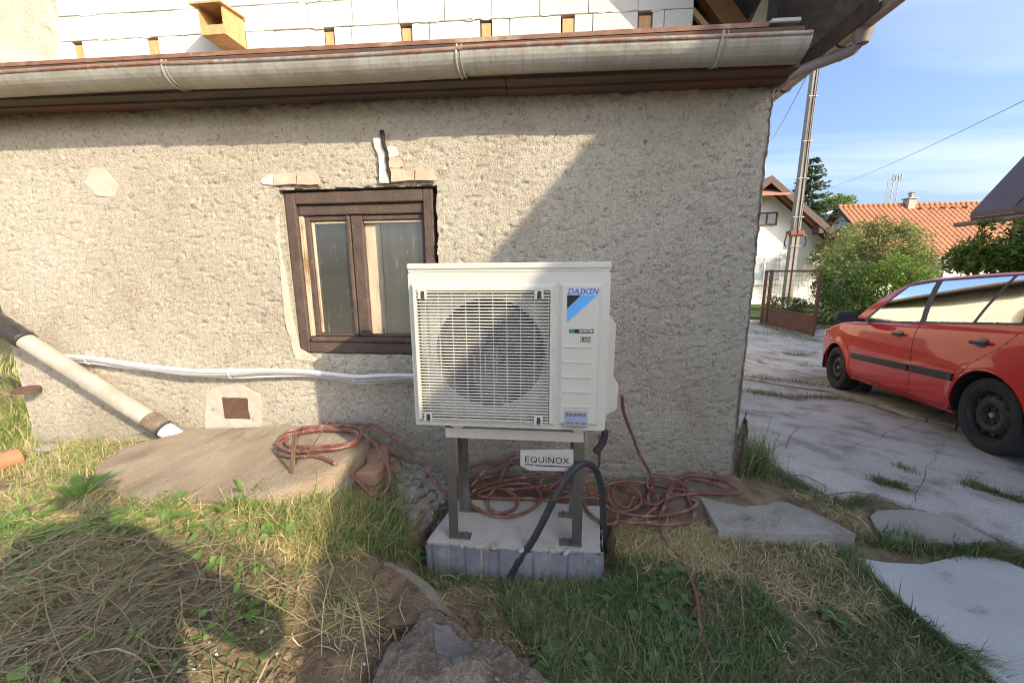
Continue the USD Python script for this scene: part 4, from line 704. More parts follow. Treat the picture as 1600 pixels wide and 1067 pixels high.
# ------------------------------------------------------------------ steel stand
ZS = .125
stand = thing('steel_stand', 'stainless steel angle stand bolted to the concrete base', 'stand', (-.17, 1.78, ZS))
FX0, FX1, FYa, FYb = -.488, .128, 1.635, 1.90
def angle_leg(x, y, sx, sy):
    w, t = .046, .004
    return cat([cbox(min(x, x + sx * w), max(x, x + sx * w), y - t / 2, y + t / 2, ZS + .004, AZ0 - .034, .001), cbox(x - t / 2, x + t / 2, min(y + sy * .0022, y + sy * w), max(y + sy * .0022, y + sy * w), ZS + .004, AZ0 - .034, .001)])
for x, sx in ((FX0, 1), (FX1 + .03, -1)):
    for y, sy in ((FYa, 1), (FYb, -1)):
        obj('leg', angle_leg(x, y, sx, sy), MT['steel'], stand)
        px0, px1 = (x - .004, x + .105) if sx > 0 else (x - .105, x + .004)
        obj('base_plate', cbox(px0, px1, min(y - .003, y + sy * .05), max(y - .003, y + sy * .05), ZS, ZS + .0038, .001), MT['steel'], stand)
        bxp = x + sx * .078; obj('bolt', trimesh.creation.cylinder(.009, .02, sections=6).apply_translation((bxp, y + sy * .024, ZS + .012)), MT['steel'], stand)
obj('front_rail', cat([cbox(FX0 + .003, FX1 + .027, FYa - .007, FYa - .003, .664, .712, .001), cbox(FX0 + .003, FX1 + .027, FYa - .0025, FYa + .03, .708, .712)]), MT['plate'], stand)
obj('rear_rail', cbox(FX0 + .003, FX1 + .027, FYb + .003, FYb + .007, .664, .712, .001), MT['steel'], stand)
for x in (FX0 + .025, FX1 + .005): obj('side_rail', cbox(x - .02, x + .02, FYa + .005, FYb - .005, .7125, .7165, .001), MT['steel'], stand)
pl = [at_y(*p, 1.62) for p in [(813, 703), (896, 702), (896, 736), (828, 735), (813, 727)]]
sign = thing('name_plate', 'small grey metal plate lettered EQUINOX hanging under the stand rail', 'sign', (pl[0][0], 1.62, .66))
obj('plate', prism([(p[0], p[2]) for p in pl], .002, XZ(1.622)), MT['plate'], sign)
w0 = pl[1][0] - pl[0][0]; zt_ = pl[0][2]; hh_ = zt_ - pl[3][2]
fit('EQUiNOX', pl[0][0] + w0 * .075, zt_ - hh_ * .58, w0 * .85, hh_ * .29, MT['blacklab'], 'lettering', 1.6195, sign, False)
flat(shapely.box(pl[0][0] + w0 * .08, zt_ - hh_ * .72, pl[0][0] + w0 * .25, zt_ - hh_ * .67), 1.6195, MT['blacklab'], 'underline', sign); flat(shapely.box(pl[0][0] + w0 * .28, zt_ - hh_ * .75, pl[0][0] + w0 * .93, zt_ - hh_ * .70), 1.6195, MT['blacklab'], 'underline', sign)
# ------------------------------------------------------------------ concrete base
base = thing('concrete_footing', 'pale concrete base block with ribbed grey plastic wrap under the stand', 'concrete base', (-.16, 1.8, -.1))
bp_ = Polygon([(-.598, 1.612), (-.30, 1.600), (.0, 1.606), (.248, 1.622), (.290, 1.98), (.0, 2.0), (-.532, 1.975)])
obj('block', sheet(bp_, lambda x, y: ZS - .0 + .004 * 2 * fbm(np.c_[x, y, 0 * x], 9, 3, 3), .03, .3, .006, 3, .006), MT['concrete'], base, smooth=35)
bd = bp_.exterior.coords; fr_ = np.array([(.296, 1.99), (.262, 1.632), (.25, 1.612), (.0, 1.594), (-.30, 1.588), (-.59, 1.600), (-.606, 1.622), (-.545, 1.985)])
L = LineString(fr_).segmentize(.006); pp = np.array(L.coords); tt = np.linspace(0, 1, len(pp)); nrm = np.stack([np.gradient(pp[:, 1]), -np.gradient(pp[:, 0])], 1); nrm /= np.linalg.norm(nrm, axis=1, keepdims=True)
s_ = np.r_[0, np.cumsum(np.linalg.norm(np.diff(pp, axis=0), axis=1))]
rib = .0045 - .016 * np.exp(-((((s_ / .083) % 1) - .5) / .07) ** 2) - .006 * (np.floor(s_ / .083) % 2)
zz = np.linspace(-.18, .116, 22); V = []
for k, z in enumerate(zz):
    o = rib + .007 * 2 * fbm(np.c_[pp * 9, np.full(len(pp), z * 9)], 1, 3, 6)
    top = np.where(k == len(zz) - 1, .014 * fbm(np.c_[pp * 16, 0 * tt], 1, 3, 8) - .004, 0)
    V.append(np.c_[pp + nrm * -o[:, None] * 1.0, z + top * np.ones(len(pp))])
V = np.vstack(V); n = len(pp); i = (np.arange(len(zz) - 1)[:, None] * n + np.arange(n - 1)[None]).ravel()
F = np.vstack([np.stack([i, i + n + 1, i + 1], 1), np.stack([i, i + n, i + n + 1], 1)])
obj('plastic_wrap', trimesh.Trimesh(V, F, process=False), MT['membrane'], base, smooth=60)
for k, x in enumerate((-.42, -.33, -.265, -.12, .02, .09)): obj('mortar_lump', rough_stone((x, 1.603 + .004 * math.sin(9 * x), ZS - .004), (.022 + .012 * math.sin(k * 3), .012, .009), k + 3, 2), MT['concrete'], base, smooth=True)

# ------------------------------------------------------------------ pipes, conduit, hoses
cp = spline([at_z(796, 905, -.04), at_z(806, 884, .03), at_y(836, 838, 1.60), at_y(866, 780, 1.58), at_y(892, 738, 1.60), at_y(912, 724, 1.64), at_y(930, 733, 1.70), at_y(940, 765, 1.76), at_y(943, 810, 1.80), at_z(944, 842, .02), at_z(944, 860, -.08)], 8)
obj('conduit', tube(cp, .0165, 14), MT['blackpipe'], smooth=True, label='thick black rubber conduit arching over the concrete base', category='conduit')
obj('cable_stub', tube(spline([at_y(946, 672, 1.8), at_y(942, 690, 1.8), at_y(930, 707, 1.79)], 8), .018, 12), MT['blackpipe'], smooth=True, label='short black insulated stub hanging under the right end of the heat pump', category='pipe')
lines = thing('wall_pipes', 'bundle of white and grey insulated pipes clipped along the rendered wall', 'pipes', (-1.8, 2.24, .8))
core = [(70, 556), (100, 559), (150, 562), (190, 567), (250, 575), (300, 581), (360, 583), (420, 581), (480, 582), (520, 586), (560, 591), (600, 590), (640, 589), (700, 592)]
C_ = np.array([at_y(px, py, HY - .055) for px, py in core]); tt = np.arange(len(C_))
obj('pipe', tube(spline(C_ + np.c_[0 * tt, -.012 + 0 * tt, .014 + .004 * np.sin(tt * 1.3)], 8), .0125, 12), MT['whitepipe'], lines, smooth=True)
obj('pipe', tube(spline(C_ + np.c_[0 * tt, -.018 + .01 * np.sin(tt), -.006 + .004 * np.sin(tt * 1.1)], 8), .012, 12), MT['greypipe'], lines, smooth=True, label='grey conduit between the white pipes')
obj('pipe', tube(spline(C_ + np.c_[0 * tt, .008 + 0 * tt, -.024 + .006 * np.sin(tt * 1.7)], 8), .0125, 12), MT['whitepipe'], lines, smooth=True)
for k, px in enumerate((140, 362, 555)):
    c = at_y(px, np.interp(px, [p[0] for p in core], [p[1] for p in core]) - 1, HY - .062); a = np.linspace(0, 2 * np.pi, 22)
    obj('cable_tie', tube([(c[0], c[1] + .03 * math.cos(t), c[2] - .002 + .036 * math.sin(t)) for t in a], .0025, 5), MT['whitepipe'], lines)
    obj('wall_hook', tube([(c[0], c[1], c[2] - .036), (c[0] + .004, HY - .02, c[2] - .045), (c[0], HY + .02, c[2] - .045)], .005, 6), MT['steel'], lines)
vent = thing('drain_pipe', 'slanting dirty white plastic pipe with black wrapped upper end against the wall', 'pipe', (-3.0, 2.1, .6))
pa, pb = at_y(-70, 462, 2.12), at_y(272, 680, 2.20)
D_ = pb - pa; at_ = lambda t: pa + D_ * t
R_ = .051
obj('black_wrap', tube([at_(t) for t in np.linspace(-.6, .315, 60)], R_ + .009 + .004 * np.sin(np.arange(60) * 2.1) * np.random.default_rng(2).uniform(.3, 1, 60), 18), MT['foil'], vent, smooth=True)
obj('tube', tube([at_(t) for t in np.linspace(.30, .885, 12)], R_, 20), MT['ventpipe'], vent, smooth=50)
obj('sleeve', tube([at_(t) for t in np.linspace(.60, .875, 24)], R_ + .004 + .002 * np.sin(np.arange(24) * 1.9), 20), MT['ventpipe'], vent, smooth=50, label='creased transparent tape sleeve')
obj('coupling', tube([at_(t) for t in np.linspace(.876, .945, 8)], [R_ + .006, R_ + .008, R_ + .006, R_ + .009, R_ + .006, R_ + .008, R_ + .005, R_ + .004], 20), MT['sleeve'], vent, smooth=40)
obj('rubber_ring', tube([at_(.946), at_(.956)], R_ + .008, 20), MT['blackpipe'], vent, smooth=40)
obj('white_end', tube([at_(t) for t in np.linspace(.957, 1.03, 6)], [R_ + .001, R_ - .001, R_, R_ - .002, R_ - .001, R_ - .002], 18), MT['whitelab'], vent, smooth=40)
cpa, cpb = G(-60, 742, .05), G(34, 712, .06)
cy = [cpa + (cpb - cpa) * t for t in (0, .5, .93, .97, 1.0)]
obj('clay_pipe', tube(cy, [.058, .058, .058, .056, .045], 24), MT['clay'], smooth=40, label='short orange clay pipe lying in the grass at the far left', category='pipe')

hose_r = .0088
def T7(L, z=.10, ox=600, oy=640, s=2.498, jz=.02, seed=0):
    r = np.random.default_rng(seed); out = []
    for x, y in L:
        zz = z + r.uniform(0, jz); p = at_z(ox + x / s, oy + y / s, zz)
        if p[1] > 2.255: p = at_y(ox + x / s, oy + y / s, 2.255 - r.uniform(0, .02))
        floor = float(hn(p[0], p[1])) + .012
        if p[2] < floor: p = at_z(ox + x / s, oy + y / s, floor)
        if -.62 < p[0] < .31 and 1.6 < p[1] < 2.0 and p[2] < ZS + hose_r: p = at_z(ox + x / s, oy + y / s, ZS + hose_r + r.uniform(0, .01))
        out.append(p)
    return np.array(out)
H = []
H.append(T7([(275, 330), (330, 250), (345, 222), (420, 207), (520, 212), (620, 235), (700, 262), (770, 290), (700, 305), (600, 296), (500, 300), (400, 320), (335, 330), (345, 300), (400, 262), (480, 258), (560, 275), (640, 310), (700, 320), (790, 330)], seed=1))
H.append(T7([(330, 345), (350, 378), (420, 412), (500, 415), (570, 392), (612, 350), (600, 312), (560, 290), (480, 292), (430, 312), (405, 350), (415, 388), (460, 403), (510, 385), (522, 350), (490, 320), (440, 305), (390, 315), (370, 335), (450, 345), (560, 345), (640, 352), (760, 330)], .125, seed=2))
H.append(T7([(340, 300), (390, 240), (450, 215), (500, 180), (540, 175), (520, 200), (470, 240), (450, 290), (470, 310), (560, 305), (660, 290), (750, 260), (830, 230), (840, 190), (842, 130), (840, 95)], .12, seed=3))
H.append(T7([(345, 320), (420, 290), (520, 268), (620, 262), (600, 300), (640, 310), (700, 260), (690, 240), (740, 245), (790, 290), (810, 330), (860, 300), (900, 285), (960, 280), (1050, 290), (1150, 310), (1220, 325), (1330, 326), (1395, 322), (1380, 300), (1300, 268), (1200, 255), (1140, 275), (1108, 320), (1098, 370), (1072, 420)], .115, seed=4))
H.append(T7([(780, 345), (792, 392), (840, 435), (895, 445), (912, 420), (890, 372), (840, 335), (800, 325), (780, 345), (830, 345), (880, 385), (920, 400), (980, 412), (1050, 415), (1120, 408), (1190, 390), (1222, 362), (1180, 335), (1170, 290), (1200, 270), (1250, 275), (1310, 300), (1340, 318)], .11, seed=5))
H.append(T7([(872, 300), (882, 360), (920, 393), (970, 390), (1005, 360), (990, 320), (950, 295), (905, 290), (895, 340), (930, 380), (960, 375), (975, 340), (1000, 355), (1060, 370), (1120, 340), (1220, 325)], .11, seed=6))
H.append(T7([(915, 435), (990, 440), (1060, 438), (1075, 430), (1080, 380), (1060, 330), (1030, 300), (1040, 265), (1110, 265), (1180, 300), (1190, 350), (1210, 400), (1200, 435), (1140, 445), (1080, 448), (1020, 420), (1100, 350), (1130, 300)], .10, seed=7))
riser = [at_y(972, 618, 1.82), at_y(974, 640, 1.86), at_y(980, 660, 1.93)] + [at_y(600 + x / 2.498, 640 + y / 2.498, yy) for x, y, yy in [(970, 100, 2.0), (1000, 180, 2.1), (1040, 250, 2.15)]]
H.append(np.vstack([riser, T7([(1046, 300), (1030, 345), (1045, 380), (1075, 430)], .1, seed=8)]))
H.append(np.array([G(600 + x / 2.498, 640 + y / 2.498, .028 + (.015 if y < 520 else 0) + .006 * math.sin(y * .05)) for x, y in [(1072, 425), (1078, 470), (1100, 520), (1142, 575), (1190, 660), (1226, 740), (1243, 830), (1262, 920), (1300, 1010), (1345, 1090), (1400, 1190)]]))
# ------------------------------------------------------------------ well lid on its brick ring, with the hose coil
def lz(x, y): return .36 + .085 * (x + 2.4) / 1.3 + .02 * (y - 1.9)
def LP(px, py, dz=0.0):
    z = .4
    for _ in range(10): p = at_z(px, py, z); z = float(lz(p[0], p[1])) + dz
    return at_z(px, py, z)
LIDPX = [(148, 742), (158, 722), (195, 700), (235, 688), (300, 668), (380, 656), (440, 649), (490, 645), (535, 650), (568, 663), (574, 682), (560, 704), (520, 735), (470, 756), (430, 768), (380, 775), (330, 777), (260, 776), (190, 768)]
lidp = Polygon(spline(np.array([np.r_[LP(*p)[:2], 0] for p in LIDPX]), 5, True)[:, :2]).buffer(.05).buffer(-.05)
lidp = lidp.intersection(shapely.box(-5, 0, 5, 2.285))
obj('well_lid', sheet(lidp, lambda x, y: lz(x, y) + .022 * fbm(np.c_[x, y, 0 * x], 2.5, 4, 4), .03, .085, .03, 4, .012), MT['lid'], smooth=45, label='large sandy rounded concrete lid at the foot of the wall under the hose coil', category='lid')
ringt = thing('brick_ring', 'broken brick ring holding up the right edge of the sandy concrete lid', 'brickwork', (-1.15, 1.95, .25))
rb2 = np.random.default_rng(11)
for r_ in range(4):
    for k in range(4):
        a = (k + .5 * (r_ % 2)) * .40 - .95
        c = np.array([-1.46 + .47 * math.cos(a), 1.86 + .40 * math.sin(a)]); z0 = .02 + r_ * .088
        if c[1] > 2.2 or a < -.25: continue
        m = cbox(-.06, .06, -.085, .085, 0, .078, .01).subdivide_to_size(.04); v = m.vertices + .007 * 2 * np.stack([fbm(m.vertices + k + r_ * 3, 14, 2, q_) for q_ in range(3)], 1)
        ca, sa = math.cos(a + rb2.uniform(-.12, .12)), math.sin(a + rb2.uniform(-.12, .12)); v = np.c_[v[:, 0] * ca - v[:, 1] * sa, v[:, 0] * sa + v[:, 1] * ca, v[:, 2]] + (c[0], c[1], z0)
        obj('brick', trimesh.Trimesh(v, m.faces, process=False), MT['redbrick'], ringt, smooth=30)
obj('ring_core', trimesh.creation.cylinder(.40, .36, sections=24).apply_translation((-1.46, 1.86, .17)), MT['mortar'], ringt)
def T8(L, dz=.012, seed=0, s=5.0, ox=400, oy=620):
    r = np.random.default_rng(seed); out = []
    for x, y in L:
        px, py = ox + x / s, oy + y / s; p = LP(px, py, dz + r.uniform(0, .015))
        if not lidp.buffer(.02).contains(Point(p[:2])): p = None
        out.append((px, py, p))
    return out
def coil(L, seed, tail=()):
    pts = []
    for px, py, p in T8(L, seed=seed):
        if p is None: p = LP(px, py, .0) - np.array([0, 0, .05])
        pts.append(p)
    return np.array(pts)
H.append(coil([(230, 330), (175, 385), (190, 440), (300, 462), (450, 472), (560, 495), (600, 515)], 1))
c1_ = coil([(330, 262), (450, 165), (520, 112), (556, 108), (520, 130), (500, 160), (540, 195), (620, 212), (690, 220), (800, 214)], 2)
t1_ = [at_y(400 + x / 5, 620 + y / 5, yy) for x, y, yy in [(900, 214, 2.15), (980, 240, 2.16), (1100, 320, 2.15), (1220, 440, 2.12), (1330, 570, 2.05), (1400, 680, 1.98), (1450, 740, 1.97), (1500, 770, 1.99), (1580, 770, 2.02)]]
H.append(np.vstack([c1_, t1_]))
c2_ = coil([(222, 330), (330, 290), (500, 262), (700, 255), (790, 266), (828, 300), (800, 360), (700, 398), (560, 418), (400, 430), (300, 400), (250, 345), (240, 320), (330, 275), (500, 245), (680, 240), (800, 262)], 3)
t2_ = [at_y(400 + x / 5, 620 + y / 5, yy) for x, y, yy in [(860, 300, 1.98), (920, 350, 1.95), (990, 450, 1.90), (1040, 560, 1.86), (1052, 650, 1.82), (1010, 735, 1.78), (940, 770, 1.76), (850, 700, 1.75), (760, 610, 1.74)]]
H.append(np.vstack([c2_, t2_]))
c3_ = coil([(210, 345), (260, 290), (420, 250), (640, 236), (790, 256), (836, 310), (780, 380), (640, 420), (480, 440), (330, 452), (215, 420), (190, 370), (280, 310), (460, 276), (650, 268), (770, 290), (806, 330), (720, 385), (560, 410), (420, 418), (300, 395)], 7)
H.append(c3_ + (0, 0, .014))
for h_ in H[-5:]: h_ += np.array([.06, .05, .015]) * np.stack([fbm(h_ + 3 * q_, 7, 2, q_ + len(h_)) for q_ in range(3)], 1)
hose = cat([tube(spline(h, 5), hose_r, 8) for h in H])
obj('garden_hose', hose, MT['hose'], smooth=True, label='long red rubber hose tangled behind the concrete base and coiled on the well lid', category='hose')

# stakes, dry stalks
sk = thing('wooden_stake', 'short split wooden stake standing before the hose coil on the lid', 'stake', G(458, 740))
s0, s1 = LP(457, 735) + (0, -.03, -.08), None
s1 = s0 + np.array([.0, .0, .30]); s1 = at_y(461, 655, s0[1])
obj('post', bar(s0, s0 + (s1 - s0) * .82, .016, .013, up=(0, 1, 0), bev=.004), MT['stake'], sk)
obj('splinter', bar(s0 + (.012, -.005, 0), s0 + (s1 - s0) * .8 + (.014, -.006, 0), .008, .007, up=(0, 1, 0), bev=.002), MT['stake'], sk)
a_, b_ = at_y(474, 720, 1.66), at_y(531, 627, 1.75)
obj('dry_stalk', tube(spline([a_, a_ + (b_ - a_) * .5 + (.005, 0, .004), b_, b_ + (.012, 0, .02)], 6), [.004] * 6 + [.0035] * 6 + [.003] * 6 + [.001], 6), MT['stake'], label='thin dry brown stalk leaning across the hose coil', category='stalk')
cn = at_z(1161, 716, .14)
obj('corner_stake', hull([(1.165 + dx, 2.27 + dy, z) for z, w in ((-.05, .012), (.46, .004)) for dx in (-w, w) for dy in (-w, w)]), MT['darkwood'], label='dark narrow wooden lath upright at the foot of the wall corner', category='stake')

# ------------------------------------------------------------------ broken concrete in the foreground
def blockpoly(px, zs, z0, mname, name, label, seed, amp=.012, sub=.02, cat_='concrete chunk'):
    """an irregular chunk: an outline seen at height zs, with its body down to z0"""
    P = Polygon([at_z(*p, zs)[:2] for p in px]).buffer(0)
    return P
rk = np.array([(575, 1075), (600, 1020), (640, 985), (655, 958), (672, 952), (690, 958), (735, 990), (745, 1003), (765, 1000), (800, 1030), (845, 1055), (870, 1090), (850, 1180), (600, 1200)])
RP = Polygon([at_z(*p, .20)[:2] for p in rk]).buffer(0)
rc = np.array(RP.centroid.coords[0])
def rockz(x, y):
    d = shapely.distance(shapely.points(x, y), RP.exterior); P = np.c_[x, y, 0 * x]
    return .20 + .05 * np.clip(d / .12, 0, 1) + .034 * 2 * fbm(P, 6, 3, 14) + .022 * 2 * fbm(P, 24, 3, 15)
rkm = sheet(RP, rockz, .011, .30, .012, 8, .0)
vv = rkm.vertices; low_ = vv[:, 2] < .0
obj('concrete_chunk', rkm, mat('chunk_concrete', (.25, .195, .145), (.13, .098, .07), scale=9, rough=.97, fine=.35, fscale=70, bump=.03, bscale=50, c3=(.36, .31, .25), c3scale=26, c3lim=(.58, .7)), smooth=50, label='big broken dark concrete chunk at the bottom edge in front of the lawn', category='concrete chunk')
f2 = Polygon([at_z(*p, .262)[:2] for p in [(676, 962), (700, 966), (732, 990), (738, 1000), (724, 1012), (722, 1040), (708, 1038), (704, 1020), (682, 1012), (678, 985)]])
obj('mortar_face', sheet(f2, lambda x, y: rockz(x, y) + .004 + .0 * x, .012, .03, .004, 3), mat('mortar_flake', (.20, .185, .165), (.15, .14, .125), scale=6, rough=.95, fine=.15, bump=.006), smooth=50, label='smooth grey mortar flake lying on the dark concrete chunk', category='mortar flake')
# curved rim of an old concrete ring behind it
rim_o = [(602, 878), (640, 892), (672, 912), (690, 938), (705, 958)]
ro = [at_z(*p, .15) for p in rim_o]
rimP = Polygon([p[:2] for p in ro] + [at_z(*p, .15)[:2] for p in [(694, 962), (676, 938), (656, 914), (630, 896), (600, 884)]]).buffer(.004)
obj('buried_concrete_ring', sheet(rimP, lambda x, y: .155 + .006 * fbm(np.c_[x, y, 0 * x], 12, 3, 2), .012, .12, .008, 3, .004), mat('mossy_rim', (.27, .24, .18), (.19, .175, .12), scale=14, rough=.95, fine=.25, bump=.01), smooth=45, label='curved pale rim of a buried concrete ring behind the dark chunk', category='concrete rim')
slab2 = Polygon([at_z(*p, .15)[:2] for p in [(560, 905), (600, 886), (630, 898), (656, 917), (676, 941), (690, 962), (640, 975), (590, 985), (566, 960)]])
obj('soil_patch', sheet(slab2, lambda x, y: .150 + .03 * 2 * fbm(np.c_[x, y, 0 * x], 14, 4, 9), .012, .15, .008, 4, .0), MT['soil'], smooth=50, kind='stuff', label='dark bare soil filling the buried concrete ring', category='soil')

# stones one can tell apart
stones = [((861, 1013), .05, 'rounded brown stone lying alone in the lawn beside the concrete chunk', .028), ((868, 1060), .05, None, .022), ((598, 702), .04, None, .06), ((612, 728), .03, None, .05), ((655, 742), .03, None, .05), ((640, 770), .03, None, .06), ((672, 755), .02, None, .05), ((690, 722), .03, None, .05), ((704, 735), .03, None, .04), ((660, 790), .02, None, .045), ((622, 762), .03, None, .04), ((645, 805), .01, None, .045), ((668, 722), .04, None, .045),
          ((590, 748), .04, None, .05), ((76, 700), .02, 'flat pale stone in the grass at the wall foot on the left', .07)]
lab2 = ['small pale pebble at the bottom edge beside green leaves', 'upper broken brick lump beside the brick ring', 'lower brick lump beside the brick ring', 'grey rubble piece left of the stand between hose strands', 'grey rubble piece over the dark gap left of the base', 'whitish rubble piece close to the front left stand leg', 'rubble piece against the wall behind the stand leg', 'rubble piece behind the rear stand leg', 'lowest rubble piece at the dark gap left of the base', 'rubble piece left of the hose bend', 'rubble crumb above the grass tuft left of the base', 'rubble piece under the hose by the wall', 'brick lump under the edge of the concrete lid']
k2 = 0
for k, (pxy, dz, lb, r_) in enumerate(stones):
    c = G(*pxy, .015)
    if lb is None: lb = lab2[k2]; k2 += 1
    obj('stone' if k not in (3, 13) else 'brick_lump', rough_stone(c, (r_, r_ * .8, r_ * (.6 if k != 14 else .3)), k + 1, 3, .22), MT['stone' if k not in (2, 3, 13) else 'redbrick'], smooth=35, label=lb, category='stone' if k not in (3, 13) else 'brick', group='loose stones around the mound' if k not in (3, 13) else 'loose brick lumps')
# small rubble and soil clods nobody could count
rr = np.random.default_rng(21); ms = []
protos = [rough_stone((0, 0, 0), (1, .85, .7), k, 1, .3) for k in range(6)]
def scatter_pts(n, poly, r=rr):
    x0, y0, x1, y1 = poly.bounds; P = np.c_[r.uniform(x0, x1, n * 3), r.uniform(y0, y1, n * 3)]; return P[inside(poly, P)][:n]
RUB = region([(590, 730), (640, 720), (700, 735), (705, 790), (660, 830), (630, 800), (590, 770)])
CLO = region([(0, 860), (120, 800), (330, 830), (460, 900), (430, 980), (560, 1060), (600, 880), (720, 960), (840, 1000), (840, 1060), (0, 1200)])
def pebbles(poly, n, r0, r1, seed):
    r = np.random.default_rng(seed); P = scatter_pts(n, poly, r); out = []
    for p in P:
        m = protos[r.integers(6)]; s = math.exp(r.uniform(math.log(r0), math.log(r1))); a = r.uniform(0, 6.3); R2 = np.array([[math.cos(a), -math.sin(a), 0], [math.sin(a), math.cos(a), 0], [0, 0, 1]])
        out.append(trimesh.Trimesh((m.vertices * s) @ R2.T + (p[0], p[1], float(hn(p[0], p[1])) + s * .25), m.faces, process=False))
    return cat(out)
obj('rubble', pebbles(RUB, 420, .006, .03, 3), MT['stone'], smooth=False, kind='stuff', label='grey crumbled rubble between the brick ring and the stand', category='rubble')
obj('soil_clods', pebbles(CLO, 1500, .003, .02, 4), MT['soil'], smooth=False, kind='stuff', label='crumbly brown soil clods over the dug mound', category='soil')
obj('chunk_pebbles', cat([trimesh.Trimesh(protos[k % 6].vertices * s_ + (p_[0], p_[1], float(rockz(p_[:1], p_[1:])[0]) + s_ * .3), protos[k % 6].faces, process=False) for k, (p_, s_) in enumerate(zip(scatter_pts(420, RP.buffer(-.01), np.random.default_rng(77)), np.exp(np.random.default_rng(78).uniform(math.log(.002), math.log(.005), 170))))]), mat('chunk_stone', (.22, .2, .175), (.14, .125, .105), scale=25, rough=.95), kind='stuff', label='small pebbles stuck to the dark concrete chunk', category='pebbles')
obj('gravel', pebbles(region([(1340, 775), (1420, 760), (1600, 800), (1600, 850), (1480, 808), (1360, 800)]).union(region([(1170, 575), (1300, 590), (1290, 615), (1170, 600)])), 700, .003, .009, 5), MT['stone'], kind='stuff', label='fine grey gravel at the broken edge of the driveway', category='gravel')
obj('lime_crumbs', cat([pebbles(region([(330, 940), (420, 930), (440, 1000), (300, 1067), (200, 1060)]), 60, .002, .009, 6), pebbles(CLO, 130, .0015, .005, 7)]), MT['filler'], kind='stuff', label='white lime crumbs scattered on the dug soil', category='crumbs')
# ------------------------------------------------------------------ surroundings: houses, pole, gate, bushes
roofbrown = mat('brown_roof_sheet', (0.115, 0.085, 0.085), (0.095, 0.07, 0.07), scale=3, rough=.5)
whitewall = mat('white_house_plaster', (0.76, 0.73, 0.66), (0.70, 0.67, 0.60), scale=1.5, rough=.9)
darktimber = mat('dark_brown_eaves', (0.10, 0.055, 0.038), (0.075, 0.04, 0.03), scale=8, rough=.7)
winglass = mat('far_window_glass', (0.10, 0.12, 0.14), (0.07, 0.085, 0.1), scale=2, rough=.08, spec=.8)
framewhite = mat('white_window_frame', (0.75, 0.75, 0.73), rough=.5)
wh = thing('white_house', 'white gabled house behind the rusty gate and the concrete pole', 'house', (10.3, 20, -.2))
Yh = 20.0; px_ = lambda p, Y=Yh: at_y(*p, Y)
er = px_((1302, 376)); rg_ = px_((1196, 283)); xl = 2 * rg_[0] - er[0]
wallR = px_((1286, 470))[0]; wallL = 2 * rg_[0] - wallR
sl = (rg_[2] - er[2]) / (er[0] - rg_[0])
gab = Polygon([(wallL, -.4), (wallR, -.4), (wallR, rg_[2] - sl * (wallR - rg_[0]) - .12), (rg_[0], rg_[2] - .12), (wallL, rg_[2] - sl * (wallR - rg_[0]) - .12)])
obj('wall', prism(gab, 8.0, XZ(Yh + 8.3)), whitewall, wh)
for s in (-1, 1):
    a, b = np.array([rg_[0], 0, rg_[2]]), np.array([rg_[0] + s * (er[0] - rg_[0]), 0, er[2]])
    obj('roof', hull([q_ + (0, y, dz) for q_ in (a, b) for y in (Yh - .5, Yh + 8.6) for dz in (0, .12)]), mat('pink_red_roof', (.36, .17, .14), (.3, .14, .115), scale=4, rough=.8), wh)
    obj('barge_board', hull([q_ + (0, y, dz) for q_ in (a, b) for y in (Yh - .53, Yh - .505) for dz in (-.2, .14)]), darktimber, wh)
    obj('eave_boards', hull([q_ + (0, y, dz) for q_ in (a + (b - a) * .0, b) for y in (Yh - .5, Yh - .02) for dz in (-.035, -.005)]), darktimber, wh)
    obj('purlin', cbox(b[0] - s * .9 - .1, b[0] - s * .9 + .1, Yh - .5, Yh - .01, b[2] + .9 * sl - .45, b[2] + .9 * sl - .04), darktimber, wh)
hipz = rg_[2]; obj('hip_roof', hull([(rg_[0] - .9, Yh - .55, hipz - .75), (rg_[0] + .9, Yh - .55, hipz - .75), (rg_[0] - .9, Yh - .55, hipz - .65), (rg_[0] + .9, Yh - .55, hipz - .65), (rg_[0], Yh + .8, hipz + .15), (rg_[0], Yh + .9, hipz + .1)]), _m['pink_red_roof'], wh)
def window_at(par, c0, c1, Y, frame_m, pane_m, nm='window', mull=1, fw=.07):
    x0, x1, z0, z1 = min(c0[0], c1[0]), max(c0[0], c1[0]), min(c0[2], c1[2]), max(c0[2], c1[2])
    fr_ = shapely.box(x0, z0, x1, z1)
    holes = []
    n = mull + 1; w_ = (x1 - x0 - fw * (n + 1)) / n
    for k in range(n): xx = x0 + fw + k * (w_ + fw); holes.append(shapely.box(xx, z0 + fw, xx + w_, z1 - fw))
    p = obj(nm, prism(fr_.difference(shapely.union_all(holes)), .06, XZ(Y)), frame_m, par)
    for h in holes: obj('pane', prism(h, .02, XZ(Y - .02)), pane_m, str(p.GetPath()))
window_at(wh, px_((1187, 331)), px_((1218, 351)), Yh + .28, darktimber, winglass, mull=1)
window_at(wh, px_((1175, 401)), px_((1222, 441)), Yh + .28, framewhite, mat('bright_curtained_glass', (.42, .45, .47), (.36, .38, .4), rough=.15), mull=1)
obj('sill', cbox(px_((1175, 441))[0], px_((1224, 441))[0], Yh + .15, Yh + .29, px_((1187, 444))[2] - .04, px_((1187, 442))[2]), framewhite, wh)

